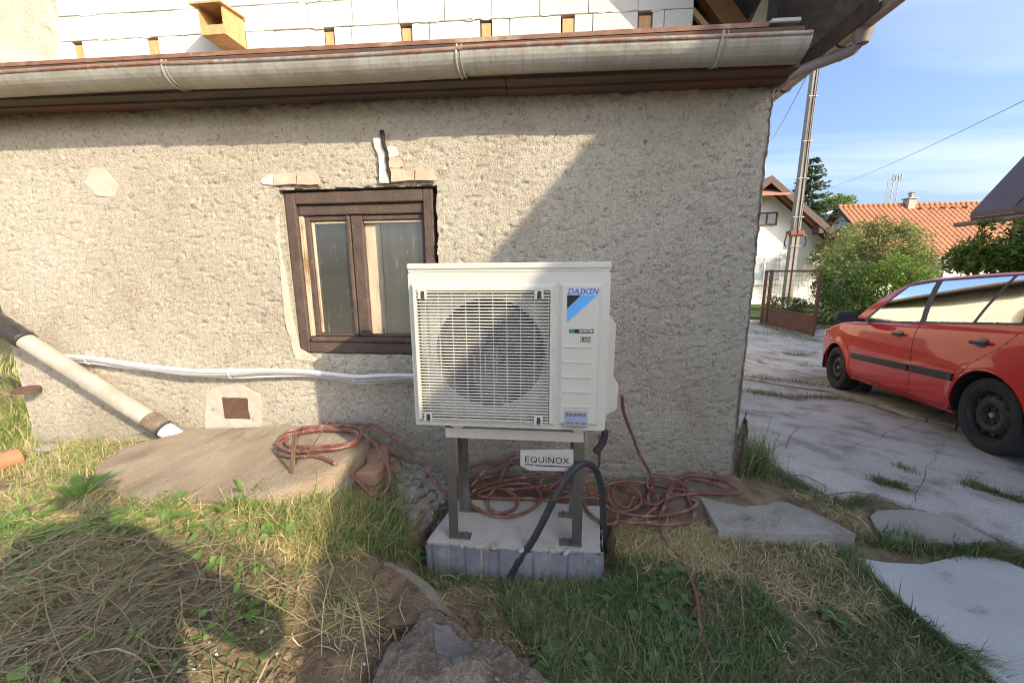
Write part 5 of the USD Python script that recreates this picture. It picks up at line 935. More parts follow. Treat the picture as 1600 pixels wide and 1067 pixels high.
oh = thing('orange_roof_house', 'long house with bright orange tiled roof and small chimney', 'house', (22, 26, -.2))
Ye, Yr = 24.0, 28.0
tile = usdkit.material(stage, '/World/Looks/orange_tiles', {'g': ('geometry', {}), 'w': ('wave_texture', {'wave_type': 'bands', 'bands_direction': 'x', 'scale': 1.05, 'distortion': 0.0}), 'n': ('noise_texture', {'scale': 1.3, 'detail': 6.0}), 'wn': ('noise_texture', {'scale': 9.0, 'detail': 2.0}),
    'r': ('rgb_ramp', {'ramp': [(0.3, (0.41, 0.155, 0.068)), (0.5, (0.36, 0.135, 0.06)), (0.7, (0.28, 0.105, 0.05))]}), 'r2': ('rgb_ramp', {'ramp': [(0.35, (.8, .8, .8)), (.65, (1.1, 1.1, 1.1))]}), 'mx': ('mix', {'mix_type': 'multiply', 'fac': 1.0}), 'b': ('bump', {'strength': 1.0, 'distance': 0.06}), 'p': ('principled_bsdf', {'roughness': 0.75})},
    [('g.position', 'w.vector'), ('g.position', 'n.vector'), ('g.position', 'wn.vector'), ('n.fac', 'r.fac'), ('wn.fac', 'r2.fac'), ('r.color', 'mx.color1'), ('r2.color', 'mx.color2'), ('mx.color', 'p.base_color'), ('w.fac', 'b.height'), ('b.normal', 'p.normal')], surface='p.BSDF')
e0, e1 = at_y(1338, 402, Ye), at_y(1640, 402, Ye); r0, r1 = at_y(1354, 321, Yr), at_y(1640, 316, Yr)
e1[2] = e0[2] = at_y(1480, 402, Ye)[2]; r1[2] = r0[2] = at_y(1440, 320, Yr)[2]; r0[0] = e0[0] = (e0[0] + r0[0]) / 2 - .2; e1[0] = r1[0] = max(e1[0], r1[0])
nc = 17
for k in range(nc):
    t0_, t1_ = k / nc, (k + 1) / nc; y0_, z0_ = Ye + (Yr - Ye) * t0_, e0[2] + (r0[2] - e0[2]) * t0_; y1_, z1_ = Ye + (Yr - Ye) * (t1_ + .01), e0[2] + (r0[2] - e0[2]) * (t1_ + .01)
    obj('tile_course', hull([(x, y0_, z0_ + dz) for x in (e0[0], e1[0]) for dz in (-.02, .05)] + [(x, y1_, z1_ + dz) for x in (e0[0], e1[0]) for dz in (-.04, .0)]), tile, oh)
obj('back_slope', hull([(x, Yr + q_, r0[2] - .9 * q_ - dz) for x in (e0[0], e1[0]) for q_ in (0.02, 4) for dz in (0, .1)]), tile, oh)
obj('ridge_tiles', tube([(e0[0] - .03, Yr, r0[2] + .0), (e1[0], Yr, r0[2] + .0)], .13, 8), tile, oh)
for k, px in enumerate((1437, 1455, 1472, 1489, 1506)):
    c = at_y(px, 326, Yr - .35); obj('vent_tile', rough_stone((c[0], Yr - .42, r0[2] - .26), (.10, .14, .08), k, 1, .1), tile, oh)
obj('wall', prism(Polygon([(Ye + .5, -.4), (Yr + 3.4, -.4), (Yr + 3.4, e0[2]), (Yr, r0[2] - .12), (Ye + .5, e0[2] + .1)]), e1[0] - e0[0] - .5, ((e0[0] + .4, 0, 0), (0, 1, 0), (0, 0, 1))), whitewall, oh)
for s in (0, 1):
    a, b = np.array([e0[0] - .02, Yr, r0[2]]), np.array([e0[0] - .02, Ye if s == 0 else Yr + 4, e0[2]]); obj('barge_board', hull([q_ + (dx, 0, dz) for q_ in (a, b) for dx in (-.03, .02) for dz in (-.18, .05)]), darktimber, oh)
obj('gutter', cbox(e0[0], e1[0], Ye - .13, Ye - .02, e0[2] - .09, e0[2] + .01, .03), mat('grey_gutter', (.3, .3, .3), rough=.4), oh)
obj('eave_band', cbox(e0[0] + .3, e1[0], Ye + .02, Ye + .48, e0[2] - .3, e0[2] - .1), whitewall, oh)
window_at(oh, at_y(1437, 417, Ye + .4), at_y(1473, 440, Ye + .4), Ye + .5, darktimber, winglass, mull=1, fw=.08)
obj('lintel', prism(shapely.box(at_y(1436, 0, Ye + .4)[0], at_y(1436, 415, Ye + .4)[2], at_y(1478, 0, Ye + .4)[0], at_y(1436, 409, Ye + .4)[2]), .05, XZ(Ye + .49)), mat('salmon_plaster', (.5, .3, .22), rough=.9), oh)
c = at_y(1421, 326, Yr - .2)
obj('chimney', cbox(c[0] - .22, c[0] + .22, Yr - .35, Yr + .1, r0[2] - .4, r0[2] + .33, .02), mat('chimney_render', (.5, .38, .32), (.42, .32, .27), rough=.9), oh)
obj('chimney_cap', cat([cbox(c[0] - .29, c[0] + .29, Yr - .42, Yr + .17, r0[2] + .335, r0[2] + .39), trimesh.creation.cylinder(.12, .3, sections=14).apply_translation((c[0] + .03, Yr - .12, r0[2] + .54)), trimesh.creation.cone(.2, .12, sections=14).apply_translation((c[0] + .03, Yr - .12, r0[2] + .70))]), MT['zinc'], oh)

yh = thing('yellow_house', 'distant pale yellow house with grey roof behind the bushes', 'house', (30.5, 45, 0))
y0, y1 = at_y(1292, 400, 45), at_y(1338, 345, 45)
zt_ = at_y(1320, 341, 45)[2]
obj('wall', cbox(y0[0], y1[0], 45, 52, -.5, zt_), mat('yellow_plaster', (.58, .48, .22), (.52, .43, .19), rough=.9), yh)
zr_ = at_y(1310, 325, 48)[2]; obj('roof', hull([(y0[0] - .5, 44.5, zt_), (y1[0] + .6, 44.5, zt_), (y0[0] - .5, 52.5, zt_), (y1[0] + .6, 52.5, zt_), (y0[0] + 1.2, 48.5, zr_), (y1[0] - 1.0, 48.5, zr_)]), mat('grey_far_roof', (.42, .42, .42), (.36, .36, .36), rough=.7), yh)
window_at(yh, at_y(1322, 352, 45), at_y(1333, 361, 45), 45.0, framewhite, winglass, mull=0)

bh = thing('brown_roof_house', 'house with dark brown sheet roof and long gutter behind the car', 'house', (9.5, 7, -.2))
be = at_y(1515, 341, 8.5); XE, ZE_ = be[0], be[2]; sb = 1.42; XR = XE + 2.5; ZR = ZE_ + 2.5 * sb
for s in (1, -1):
    xe = XE if s > 0 else 2 * XR - XE
    obj('roof', hull([(x, y, z + dz) for (x, z) in ((xe, ZE_), (XR, ZR)) for y in (2.75, 8.5) for dz in (0, .1)]), roofbrown, bh)
for y in (5.6, 6.7, 7.8): obj('roof_seam', hull([(x + dx, y + dy, z + .1 + dz) for (x, z) in ((XE, ZE_), (XR, ZR)) for dx in (0,) for dy in (-.02, .02) for dz in (0, .035)]), roofbrown, bh)
obj('wall', cat([prism(Polygon([(XE + .45, -.4), (2 * XR - XE - .45, -.4), (2 * XR - XE - .45, ZE_ + .3), (XR, ZR - .35), (XE + .45, ZE_ + .3)]), 5.2, XZ(8.2))]), mat('beige_plaster', (.42, .36, .26), (.36, .31, .22), rough=.9), bh)
obj('eave_board', cbox(XE + .02, XE + .44, 4.6, 8.45, ZE_ - .06, ZE_ - .03), darktimber, bh)
obj('fascia', cbox(XE + .0, XE + .02, 4.6, 8.48, ZE_ - .12, ZE_ - .002), darktimber, bh)
obj('gutter', gutter_mesh(4.5, 8.62, XE - .085, ZE_ - .08, .075, axis='y'), MT['browngutter'], bh, smooth=40)

# the gabled neighbour whose shade falls over the unit and the drive; it stands behind the camera
nb = thing('gabled_neighbour', 'steep gabled rendered house across the yard shading wall and drive', 'house', (3.1, -2.6, 0))
q_ = np.array([.6, .8, 0]); GA = np.array([3.1, -2.6, 0.0])
obj('wall', prism(Polygon([(0.05, -.3), (7.4, -.3), (7.4, 3.1), (3.0, 5.58), (0.05, 2.2)]), 6.8, (GA + np.array([.8, -.6, 0]) * .15, q_, (0, 0, 1))), whitewall, nb)
for s in (0, 1):
    pr = [(0, 2.21), (3, 5.66), (3, 5.78), (-.08, 2.24)] if s == 0 else [(7.5, 3.1), (7.55, 3.2), (3.001, 5.78), (3.001, 5.66)]
    obj('roof', prism(Polygon(pr), 7.2, (GA, q_, (0, 0, 1))), _m['pink_red_roof'], nb)
for u in (1.6, 5.2):
    c = GA + q_ * u; f_ = prism(shapely.box(u, .9, u + 1.2, 2.1).difference(shapely.box(u + .08, .98, u + .56, 2.02)).difference(shapely.box(u + .64, .98, u + 1.12, 2.02)), .05, (GA + np.array([.8, -.6, 0]) * .12, q_, (0, 0, 1)))
    w_ = obj('window', f_, framewhite, nb); obj('pane', prism(shapely.box(u + .07, .97, u + 1.13, 2.03), .02, (GA + np.array([.8, -.6, 0]) * .14, q_, (0, 0, 1))), winglass, str(w_.GetPath()))

# concrete pole
pole = thing('concrete_pole', 'tall grey concrete utility pole with red-brown clamp behind the gate', 'utility pole', (8.68, 15, -.2))
pb_, pt_ = at_y(1226, 500, 15), at_y(1275, 98, 15); pb_[2] = -.3
def taper(p0, p1, w0, w1, y0, y1, offx0=0, offx1=0):
    return hull([(p0[0] + offx0 + sx * w0 / 2, 15 + y, p0[2]) for sx in (-1, 1) for y in (y0, y1)] + [(p1[0] + offx1 + sx * w1 / 2, 15 + y, p1[2]) for sx in (-1, 1) for y in (y0, y1)])
pconc = mat('pole_concrete', (.29, .265, .235), (.22, .2, .175), scale=3, rough=.9)
obj('shaft', taper(pb_, pt_, .11, .062, -.08, .12, -.088, -.05), pconc, pole); obj('shaft', taper(pb_, pt_, .11, .062, -.08, .12, .088, .05), pconc, pole); obj('web', taper(pb_, pt_, .1, .07, -.02, .06), mat('pole_shade', (.22, .19, .18), rough=.9), pole)
pz = lambda z: pb_[0] + (pt_[0] - pb_[0]) * (z - pb_[2]) / (pt_[2] - pb_[2])
zc = at_y(1243, 366, 15)[2]
obj('clamp', cat([cbox(pz(zc) - .24, pz(zc) + .24, 14.86, 15.16, zc - .05, zc + .12, .02), cbox(pz(zc) - .34, pz(zc) + .34, 14.9, 14.96, zc - .08, zc - .01, .01)]), mat('red_brown_clamp', (.22, .075, .05), (.16, .05, .035), rough=.7), pole)
for s in (-1, 1): obj('insulator', tube(spline([(pz(zc) + s * .32, 14.93, zc - .06), (pz(zc) + s * .36, 14.93, zc - .3), (pz(zc) + s * .30, 14.93, zc - .45)], 5), .025, 6), MT['blackpipe'], pole)
for z in (2.3, 3.3, 4.6, 5.8, 7.2): obj('band', cbox(pz(z) - .215 + .01 * z, pz(z) + .215 - .01 * z, 14.90, 14.915, z, z + .03), MT['zinc'], pole)
obj('cable', tube(spline([(pz(8) + .05, 14.88, 8.0), (pz(6) + .02, 14.86, 6.0), (pz(4) + .06, 14.86, 4.0), (pz(zc) + .0, 14.85, zc)], 6), .012, 5), MT['blackpipe'], pole)
def wire(a, b, sag, label, r=.012):
    t = np.linspace(0, 1, 24)[:, None]; P = a + (b - a) * t; P[:, 2] -= (sag * 4 * t * (1 - t))[:, 0]; obj('overhead_wire', tube(P, r, 5), MT['blackpipe'], label=label, category='wire', group='overhead wires')
wire(at_y(1298, 293, 60), at_y(1700, 108, 16), .35, 'long single overhead wire crossing the blue sky', .014)
wire(at_y(1262, 116, 15), at_y(1205, 218, 40), .2, 'thin overhead wire between the pole and the house corner', .012)
wire(at_y(1268, 104, 15), at_y(1205, 140, 9), .05, 'short cable running from the pole top towards the house eave', .012)

# rusty gate
g0, g1 = G(1189, 506), G(1269, 527)
gt = thing('rusty_gate', 'rusty steel gate leaf with sheet lower panel standing open beside the drive', 'gate', (g0 + g1) / 2)
dg = g1 - g0; dg[2] = 0; gl = np.linalg.norm(dg[:2]); ug = dg / gl; zb = (g0[2] + g1[2]) / 2
rustg = mat('gate_rust', (.15, .075, .05), (.10, .05, .038), scale=6, rough=.8, c3=(.2, .1, .06), c3scale=3)
H_ = 1.62
for t in (0, gl): obj('post', bar(g0 + ug * t + (0, 0, zb - g0[2] + .02), g0 + ug * t + (0, 0, zb - g0[2] + H_), .06, .06, up=(0, 1, 0.1)), rustg, gt)
obj('post', bar(g0 + ug * .28 + (0, 0, .1), g0 + ug * .28 + (0, 0, H_), .07, .07, up=(0, 1, .1)), rustg, gt)
for h in (.06, .5, H_ - .03): obj('rail', bar(g0 + (0, 0, zb - g0[2] + h), g0 + ug * gl + (0, 0, zb - g0[2] + h), .04, .05), rustg, gt)
obj('sheet', bar(g0 + (0, 0, zb - g0[2] + .28), g0 + ug * gl + (0, 0, zb - g0[2] + .28), .008, .40), rustg, gt)
ws = []
for k in range(1, 18): ws.append(tube([g0 + ug * gl * k / 18 + (0, 0, zb - g0[2] + .52), g0 + ug * gl * k / 18 + (0, 0, zb - g0[2] + H_ - .05)], .0025, 4))
for k in range(1, 9): ws.append(tube([g0 + (0, 0, zb - g0[2] + .5 + k * .12), g0 + ug * gl + (0, 0, zb - g0[2] + .5 + k * .12)], .0025, 4))
obj('wire_mesh', cat(ws), rustg, gt, kind='stuff')
obj('fence_rail', bar(G(1272, 515, .12), G(1330, 500, .1), .06, .06), rustg, label='low rusty rail from the gate towards the front of the red car', category='rail')

# trees and bushes
leafmat('bush_olive', [(.10, .13, .035), (.15, .18, .05), (.21, .23, .07), (.27, .27, .10)], .35)
leafmat('bush_green', [(.06, .12, .016), (.11, .19, .03), (.16, .25, .04), (.22, .29, .06)], .35)
leafmat('bush_dark', [(.04, .075, .016), (.065, .12, .025), (.10, .165, .035), (.14, .2, .05)], .35)
leafmat('needles', [(.03, .055, .022), (.05, .08, .032), (.075, .105, .042), (.10, .125, .05)], .2)
def crownpts(blobs, n, seed):
    r = np.random.default_rng(seed); w = np.array([b[1] * b[2] * b[3] for b in blobs]) ** .66; w /= w.sum(); out = []
    for b, k in zip(blobs, (w * n).astype(int)):
        d = r.normal(size=(k, 3)); d /= np.linalg.norm(d, axis=1, keepdims=True); rad = (.45 + .55 * r.uniform(0, 1, k) ** .6) * (1 + .5 * fbm(d * 2 + seed, 1.6, 3, seed) * 2)
        out.append(np.array(b[0]) + d * rad[:, None] * np.array(b[1:4]))
    P = np.vstack(out); keep = fbm(P, 2.4, 3, seed + 2) + r.normal(0, .05, len(P)) > -.08; return P[keep]
def leafcards(P, size, seed, asp=.5):
    r = np.random.default_rng(seed); n = len(P); d = r.normal(size=(n, 3)); d[:, 2] = d[:, 2] * .6 - .1; d /= np.linalg.norm(d, axis=1, keepdims=True); e = r.normal(size=(n, 3)); u = np.cross(d, e); u /= np.linalg.norm(u, axis=1, keepdims=True); s = (size * np.exp(r.normal(0, .3, n)))[:, None]
    V = np.stack([P - d * s * .5, P + u * s * asp * .5, P + d * s * .5, P - u * s * asp * .5], 1).reshape(-1, 3); b = (np.arange(n) * 4)[:, None]
    return trimesh.Trimesh(V, np.vstack([b + np.array(f)[None] for f in [(0, 1, 2), (0, 2, 3)]]), process=False)
def bush(name, label, blobs, n, size, mname, seed, group=None, stems=5, cat_='bush'):
    r = np.random.default_rng(seed); cx = np.mean([b[0] for b in blobs], 0); g = float(hz(cx[0], cx[1])); t = thing(name, label, cat_, (cx[0], cx[1], g), group=group)
    obj('crown', leafcards(crownpts(blobs, n, seed), size, seed), _m[mname], t)
    st = []
    for k in range(stems):
        b = blobs[k % len(blobs)]; p0 = np.array([b[0][0] + r.normal(0, .15), b[0][1] + r.normal(0, .15), g - .05]); p1 = np.array(b[0]) + r.normal(0, .35, 3) * np.array(b[1:4]); st.append(tube(spline([p0, (p0 + p1) / 2 + r.normal(0, .08, 3), p1], 4), np.linspace(.03, .008, 9), 6))
    obj('trunk', cat(st), MT['stake'], t)
B = lambda px, py, Y, rx, ry, rz: (tuple(at_y(px, py, Y)), rx, ry, rz)
bush('feathery_shrub', 'tall pale olive feathery shrub in front of the orange roof', [B(1395, 400, 15, 1.1, 1, 1.2), B(1350, 420, 15.5, .9, .9, .9), B(1425, 420, 14.5, .7, .8, .8), B(1375, 365, 15.4, .5, .5, .6), B(1412, 375, 15, .35, .4, .6)], 22000, .075, 'bush_olive', 1)
bush('green_bush', 'bright green bush over the front end of the red car', [B(1395, 440, 12.0, .9, .8, .8), B(1430, 450, 11.8, .5, .5, .55), B(1360, 470, 12.0, .6, .6, .7)], 12000, .07, 'bush_green', 2)
bush('dark_vine_bush', 'dark green climbing bush between the gate and the red car', [B(1312, 430, 12.4, .65, .6, .75), B(1300, 480, 11.5, .5, .5, .7), B(1335, 480, 11.8, .6, .6, .8), B(1285, 450, 12.6, .3, .3, .45)], 12000, .07, 'bush_dark', 3)
bush('gate_shrub', 'low rounded shrub seen through the rusty gate mesh', [B(1228, 478, 13.2, .75, .6, .38)], 3500, .06, 'bush_dark', 4, stems=3)
bush('right_bush', 'yellow green leafy bush against the brown roofed house at the right', [B(1560, 395, 7.3, .55, .5, .38), B(1605, 380, 7.2, .5, .5, .5), B(1515, 405, 7.4, .3, .35, .28), B(1640, 400, 7, .6, .5, .5), B(1545, 360, 7.35, .14, .15, .22)], 12000, .065, 'bush_green', 5)
bush('olive_bush', 'tall olive bush behind the concrete pole under the spruce', [B(1318, 390, 19, 1.0, .9, 1.1), B(1295, 400, 20, .8, .8, .9), B(1340, 372, 21, .9, .8, .8)], 10000, .1, 'bush_olive', 6)
bush('far_round_tree', 'far round green tree right of the spruce top', [B(1305, 322, 60, 2.2, 2, 1.5)], 2500, .35, 'bush_green', 7, stems=2, cat_='tree')
def spruce(label, base, H_, Rb, n_wh, seed, nb=9, sz=1.0):
    r = np.random.default_rng(seed); t = thing('spruce_tree', label, 'tree', base)
    bx_, by_, bz_ = base
    obj('trunk', tube([(bx_, by_, bz_ - .2), (bx_, by_, bz_ + H_ * .5), (bx_, by_, bz_ + H_)], [.16 * sz, .1 * sz, .015], 8), MT['stake'], t)
    V = []; P0 = []; P1 = []; W_ = []
    for k in range(n_wh):
        h = .12 + .86 * (k / (n_wh - 1)); L0 = Rb * (1 - h) ** .85 + .12
        for j in range(nb):
            a = r.uniform(0, 6.283); L = L0 * r.uniform(.55, 1.12); d = np.array([math.cos(a), math.sin(a), 0]); z0 = bz_ + H_ * h + r.uniform(-.15, .15)
            m_ = max(4, int(L / .10))
            for i in range(m_):
                tt_ = (i + .5) / m_; c = np.array([bx_, by_, z0]) + d * L * tt_ + np.array([0, 0, -.30 * L * tt_ + .28 * L * tt_ ** 2.6])
                for s in (-1, 1):
                    sd = d * .75 + s * np.array([-d[1], d[0], 0]) * r.uniform(.4, .9) + np.array([0, 0, r.uniform(-.55, .1)]); P0.append(c); P1.append(c + sd * r.uniform(.2, .42) * (1 - .45 * tt_) * sz); W_.append(.06 * sz)
    P0, P1, W_ = np.array(P0), np.array(P1), np.array(W_); D = P1 - P0; S_ = np.cross(D, r.normal(size=D.shape)); S_ /= np.linalg.norm(S_, axis=1, keepdims=True); S_ *= W_[:, None]
    n = len(P0); V = np.stack([P0 - S_ * .3, P0 + D * .5 + S_, P1, P0 + D * .5 - S_], 1).reshape(-1, 3); b = (np.arange(n) * 4)[:, None]
    obj('crown', trimesh.Trimesh(V, np.vstack([b + np.array(f)[None] for f in [(0, 1, 2), (0, 2, 3)]]), process=False), _m['needles'], t)
sp = at_y(1272, 245, 27); spruce('tall dark spruce tree rising behind the white house and the pole', (sp[0], 27, -.2), sp[2] + .2, 3.4, 36, 5, nb=9)
sp = at_y(1333, 309, 75); spruce('tiny far spruce above the yellow house roof', (sp[0], 75, 2), sp[2] - 2, 2.3, 16, 6, sz=1.6)
for k, (px, Y, hgt_, lb) in enumerate([(1200, 70, 9, 'far hazy tree line behind the white house'), (1500, 90, 9, 'far trees behind the orange roof')]):
    pass
# lattice mast
mb, mt_ = at_y(1389, 330, 80), at_y(1397, 277, 80); mast = thing('lattice_mast', 'slender far lattice mast above the orange roof', 'mast', (mb[0], 80, 0))
ms = []; w_ = .55; zz = np.linspace(5, mt_[2], 14); mx_ = lambda z: mb[0] + (mt_[0] - mb[0]) * (z - mb[2]) / (mt_[2] - mb[2])
for sx in (-1, 1):
    for sy in (-1, 1): ms.append(tube([(mx_(z) + sx * w_ * .8, 80 + sy * w_, z) for z in zz], .06, 5))
for a_, b_ in zip(zz[:-1], zz[1:]):
    for sy in (-1, 1): ms.append(tube([(mx_(a_) - w_ * .8, 80 + sy * w_, a_), (mx_(b_) + w_ * .8, 80 + sy * w_, b_)], .04, 4)); ms.append(tube([(mx_(b_) - w_ * .8, 80 + sy * w_, b_), (mx_(b_) + w_ * .8, 80 + sy * w_, b_)], .04, 4))
obj('lattice', cat(ms), MT['zinc'], mast)
for k in range(4): obj('antenna', cbox(mx_(zz[-1]) - .7 + .45 * k, mx_(zz[-1]) - .62 + .45 * k, 79.2, 79.4, zz[-1] - .7, zz[-1] + .3), MT['zinc'], mast)

# ------------------------------------------------------------------ the red car
from scipy.interpolate import PchipInterpolator
paint = mat('red_car_paint', (0.58, 0.012, 0.009), (0.56, 0.011, 0.008), scale=2, rough=.4, coat=1.0, spec=.15)
rubber = mat('tyre_rubber', (0.022, 0.021, 0.02), (0.04, 0.036, 0.032), scale=12, rough=.85); blacktrim = mat('black_car_trim', (0.025, 0.025, 0.026), rough=.5)
steelrim = mat('black_steel_wheel', (0.035, 0.034, 0.033), (0.06, 0.055, 0.05), scale=15, rough=.55, metallic=.3); seatm = mat('dark_seat_cloth', (.05, .05, .055), rough=.95)
glassmat('car_glass', (0.66, 0.72, 0.70), rough=.0, ior=1.2)
cr, cf = G(1530, 705), G(1302, 607)
fwd = cf - cr; WB = np.linalg.norm(fwd); fwd /= WB; lft = np.cross((0, 0, 1.0), fwd); lft /= np.linalg.norm(lft); upv = np.cross(fwd, lft)
XF, XRr, YO = .86, .86 + 2.46, .80
car = thing('red_estate_car', 'red estate car with black steel wheels parked on the concrete drive', 'car', (cr + cf) / 2 - lft * .8)
def CW(P): P = np.atleast_2d(np.asarray(P, float)); return cr + np.outer(XRr - P[:, 0], fwd) + np.outer(P[:, 1] - YO, lft) + np.outer(P[:, 2], upv)
def cobj(name, m, ma, parent=None, smooth=False, **k):
    return obj(name, trimesh.Trimesh(CW(m.vertices), m.faces, process=False), ma, parent or car, smooth=smooth, **k)
ztop = PchipInterpolator([0, .04, .2, .6, 1.0, 1.14, 1.38, 1.64, 1.86, 2.2, 2.8, 3.4, 3.85, 4.0, 4.12, 4.2, 4.24], [.56, .66, .80, .915, .985, 1.02, 1.175, 1.335, 1.425, 1.46, 1.455, 1.435, 1.40, 1.33, 1.1, .85, .62])
Wp_ = PchipInterpolator([0, .06, .2, .45, .9, 1.5, 2.6, 3.3, 3.8, 4.05, 4.18, 4.24], [.50, .62, .715, .775, .812, .82, .825, .822, .80, .75, .68, .58])
zbot = PchipInterpolator([0, .15, .4, 3.7, 4.1, 4.24], [.36, .24, .21, .21, .27, .40])
dz_ = PchipInterpolator([.15, .21, .28, .36, .5, .62, .72, .82, .88, .94, .97, 1.15, 1.35, 1.5], [-.10, -.07, -.03, -.014, -.006, 0, .002, -.004, -.012, -.03, -.045, -.10, -.175, -.25])
def arch(x, z):
    o = 0
    for xc in (XF, XRr):
        d = np.hypot(x - xc, z - .30); o = o + .016 * np.exp(-((d - .36) / .05) ** 2)
    return o
def S(x, z): return Wp_(x) + dz_(np.clip(z, .15, 1.5)) + arch(x, z)
def ze(x): return ztop(x) - (.045 + .05 * np.clip((1.1 - x) / .8, 0, 1))
WINS = {'front_window': [(1.47, .972), (1.50, 1.02), (1.93, 1.368), (2.30, 1.395), (2.395, 1.0)], 'rear_window': [(2.475, 1.004), (2.385, 1.398), (3.14, 1.392), (3.02, 1.018)], 'quarter_window': [(3.055, 1.02), (3.175, 1.391), (3.36, 1.385), (3.44, 1.03)], 'luggage_window': [(3.53, 1.035), (3.46, 1.382), (3.90, 1.35), (4.0, 1.12), (3.93, 1.05)]}
FRAME = Polygon([(1.36, .955), (1.93, 1.398), (2.35, 1.417), (3.2, 1.41), (3.9, 1.372), (4.03, 1.10), (3.95, 1.03), (2.4, .985)]).buffer(.004)
FD = Polygon([(1.235, .27), (1.24, .5), (1.25, .80), (1.30, .93), (1.93, 1.41), (2.345, 1.425), (2.425, .985), (2.43, .5), (2.40, .27)]); RD = Polygon([(2.41, .27), (2.44, .5), (2.435, .985), (2.355, 1.425), (3.41, 1.405), (3.50, 1.0), (3.42, .86), (3.18, .70), (3.02, .52), (2.93, .36), (2.86, .27)])
wpoly = {k: Polygon(v).buffer(-.004).buffer(.004) for k, v in WINS.items()}
def shell(side, dx, nv, snap):
    xs = np.concatenate([np.linspace(0, .1, max(4, int(.1 / dx * 2))), np.arange(.1 + dx, 4.24 - dx, dx), [4.235]]); v = np.linspace(0, 1, nv); X, Vv = np.meshgrid(xs, v, indexing='ij'); zb_ = zbot(X); Z = zb_ + (ze(X) - zb_) * Vv
    if snap:
        Bs = [p.exterior for p in wpoly.values()] + [FRAME.exterior, FD.buffer(.006).exterior, RD.buffer(.006).exterior, FD.exterior, RD.exterior] + [Point(c, .30).buffer(.352, 48).exterior for c in (XF, XRr)]
        MB = shapely.union_all(Bs); pt = shapely.points(X.ravel(), Z.ravel()); ln = shapely.shortest_line(pt, MB); co = shapely.get_coordinates(ln).reshape(-1, 2, 2); mv = np.linalg.norm(co[:, 1] - co[:, 0], axis=1) < dx * .5
        mv &= (Vv.ravel() > 0) & (Vv.ravel() < 1)
        xr_, zr_ = X.ravel().copy(), Z.ravel().copy(); xr_[mv], zr_[mv] = co[mv, 1, 0], co[mv, 1, 1]; X, Z = xr_.reshape(X.shape), zr_.reshape(Z.shape)
    Y = S(X, Z)
    nt = 16; th = np.linspace(0, 1, nt + 1)[1:]; ye, zee, zt = S(xs, ze(xs)), ze(xs), ztop(xs)
    yt = ye[:, None] * (1 - th[None] ** 1.6) if False else ye[:, None] * np.cos(th * np.pi / 2)[None] ** .55; zt2 = zee[:, None] + (zt - zee)[:, None] * np.sin(th * np.pi / 2)[None] ** .9
    yt[:, -1] = 0
    XX = np.hstack([X, np.repeat(xs[:, None], nt, 1)]); YY = np.hstack([Y, yt]); ZZ = np.hstack([Z, zt2]); n, m = XX.shape
    Vt_ = np.stack([XX, side * YY, ZZ], -1).reshape(-1, 3); i = (np.arange(n - 1)[:, None] * m + np.arange(m - 1)[None]); jj = np.broadcast_to(np.arange(m - 1)[None], i.shape).ravel(); i = i.ravel()
    F = np.vstack([np.stack([i, i + 1, i + m + 1], 1), np.stack([i, i + m + 1, i + m], 1)]); jj = np.concatenate([jj, jj])
    if side < 0: F = F[:, ::-1]
    C = Vt_[F].mean(1); cx_, cz_ = C[:, 0], C[:, 2]; sidef = jj < nv - 1; lab = np.full(len(F), 'body', dtype=object)
    topw = (~sidef) & (cx_ > 1.10) & (cx_ < 1.80) & (np.abs(C[:, 1]) < .90 * S(cx_, ze(cx_)))
    lab[topw] = 'windscreen'
    pill = (~sidef) & (cx_ > 1.06) & (cx_ < 1.86) & ~topw & (np.abs(C[:, 1]) < .0)
    sh = shapely.points(cx_, cz_)
    def within(p): shapely.prepare(p); return sidef & shapely.contains(p, sh)
    fd, rd = within(FD), within(RD); lab[fd] = 'front_door'; lab[rd] = 'rear_door'
    sm = (within(FD.buffer(.006)) & ~fd & ~rd) | (within(RD.buffer(.006)) & ~fd & ~rd); lab[sm] = 'rear_door_gap'; lab[within(FD.buffer(.006)) & ~fd & ~rd] = 'front_door_gap'
    lab[within(FRAME)] = 'window_trim'
    for k, p in wpoly.items(): lab[within(p)] = k
    for xc in (XF, XRr): lab[sidef & (np.hypot(cx_ - xc, cz_ - .30) < .352)] = 'drop'
    return Vt_, F, lab
for side, dx, nv, snap in ((1, .011, 95, True), (-1, .03, 44, True)):
    Vt_, F, lab = shell(side, dx, nv, snap)
    for k in sorted(set(lab)):
        if k == 'drop': continue
        m = trimesh.Trimesh(Vt_, F[lab == k], process=False); m.remove_unreferenced_vertices()
        ma = {'body': paint, 'front_door': paint, 'rear_door': paint, 'front_door_gap': MT['crack'], 'rear_door_gap': MT['crack'], 'window_trim': blacktrim}.get(k, _m['car_glass'])
        pr_ = cobj({'front_door': 'door', 'rear_door': 'door', 'front_door_gap': 'door_gap', 'rear_door_gap': 'door_gap'}.get(k, k), m, ma, smooth=True if k in ('body', 'front_door', 'rear_door') else 40, kind='stuff' if 'gap' in k else None)
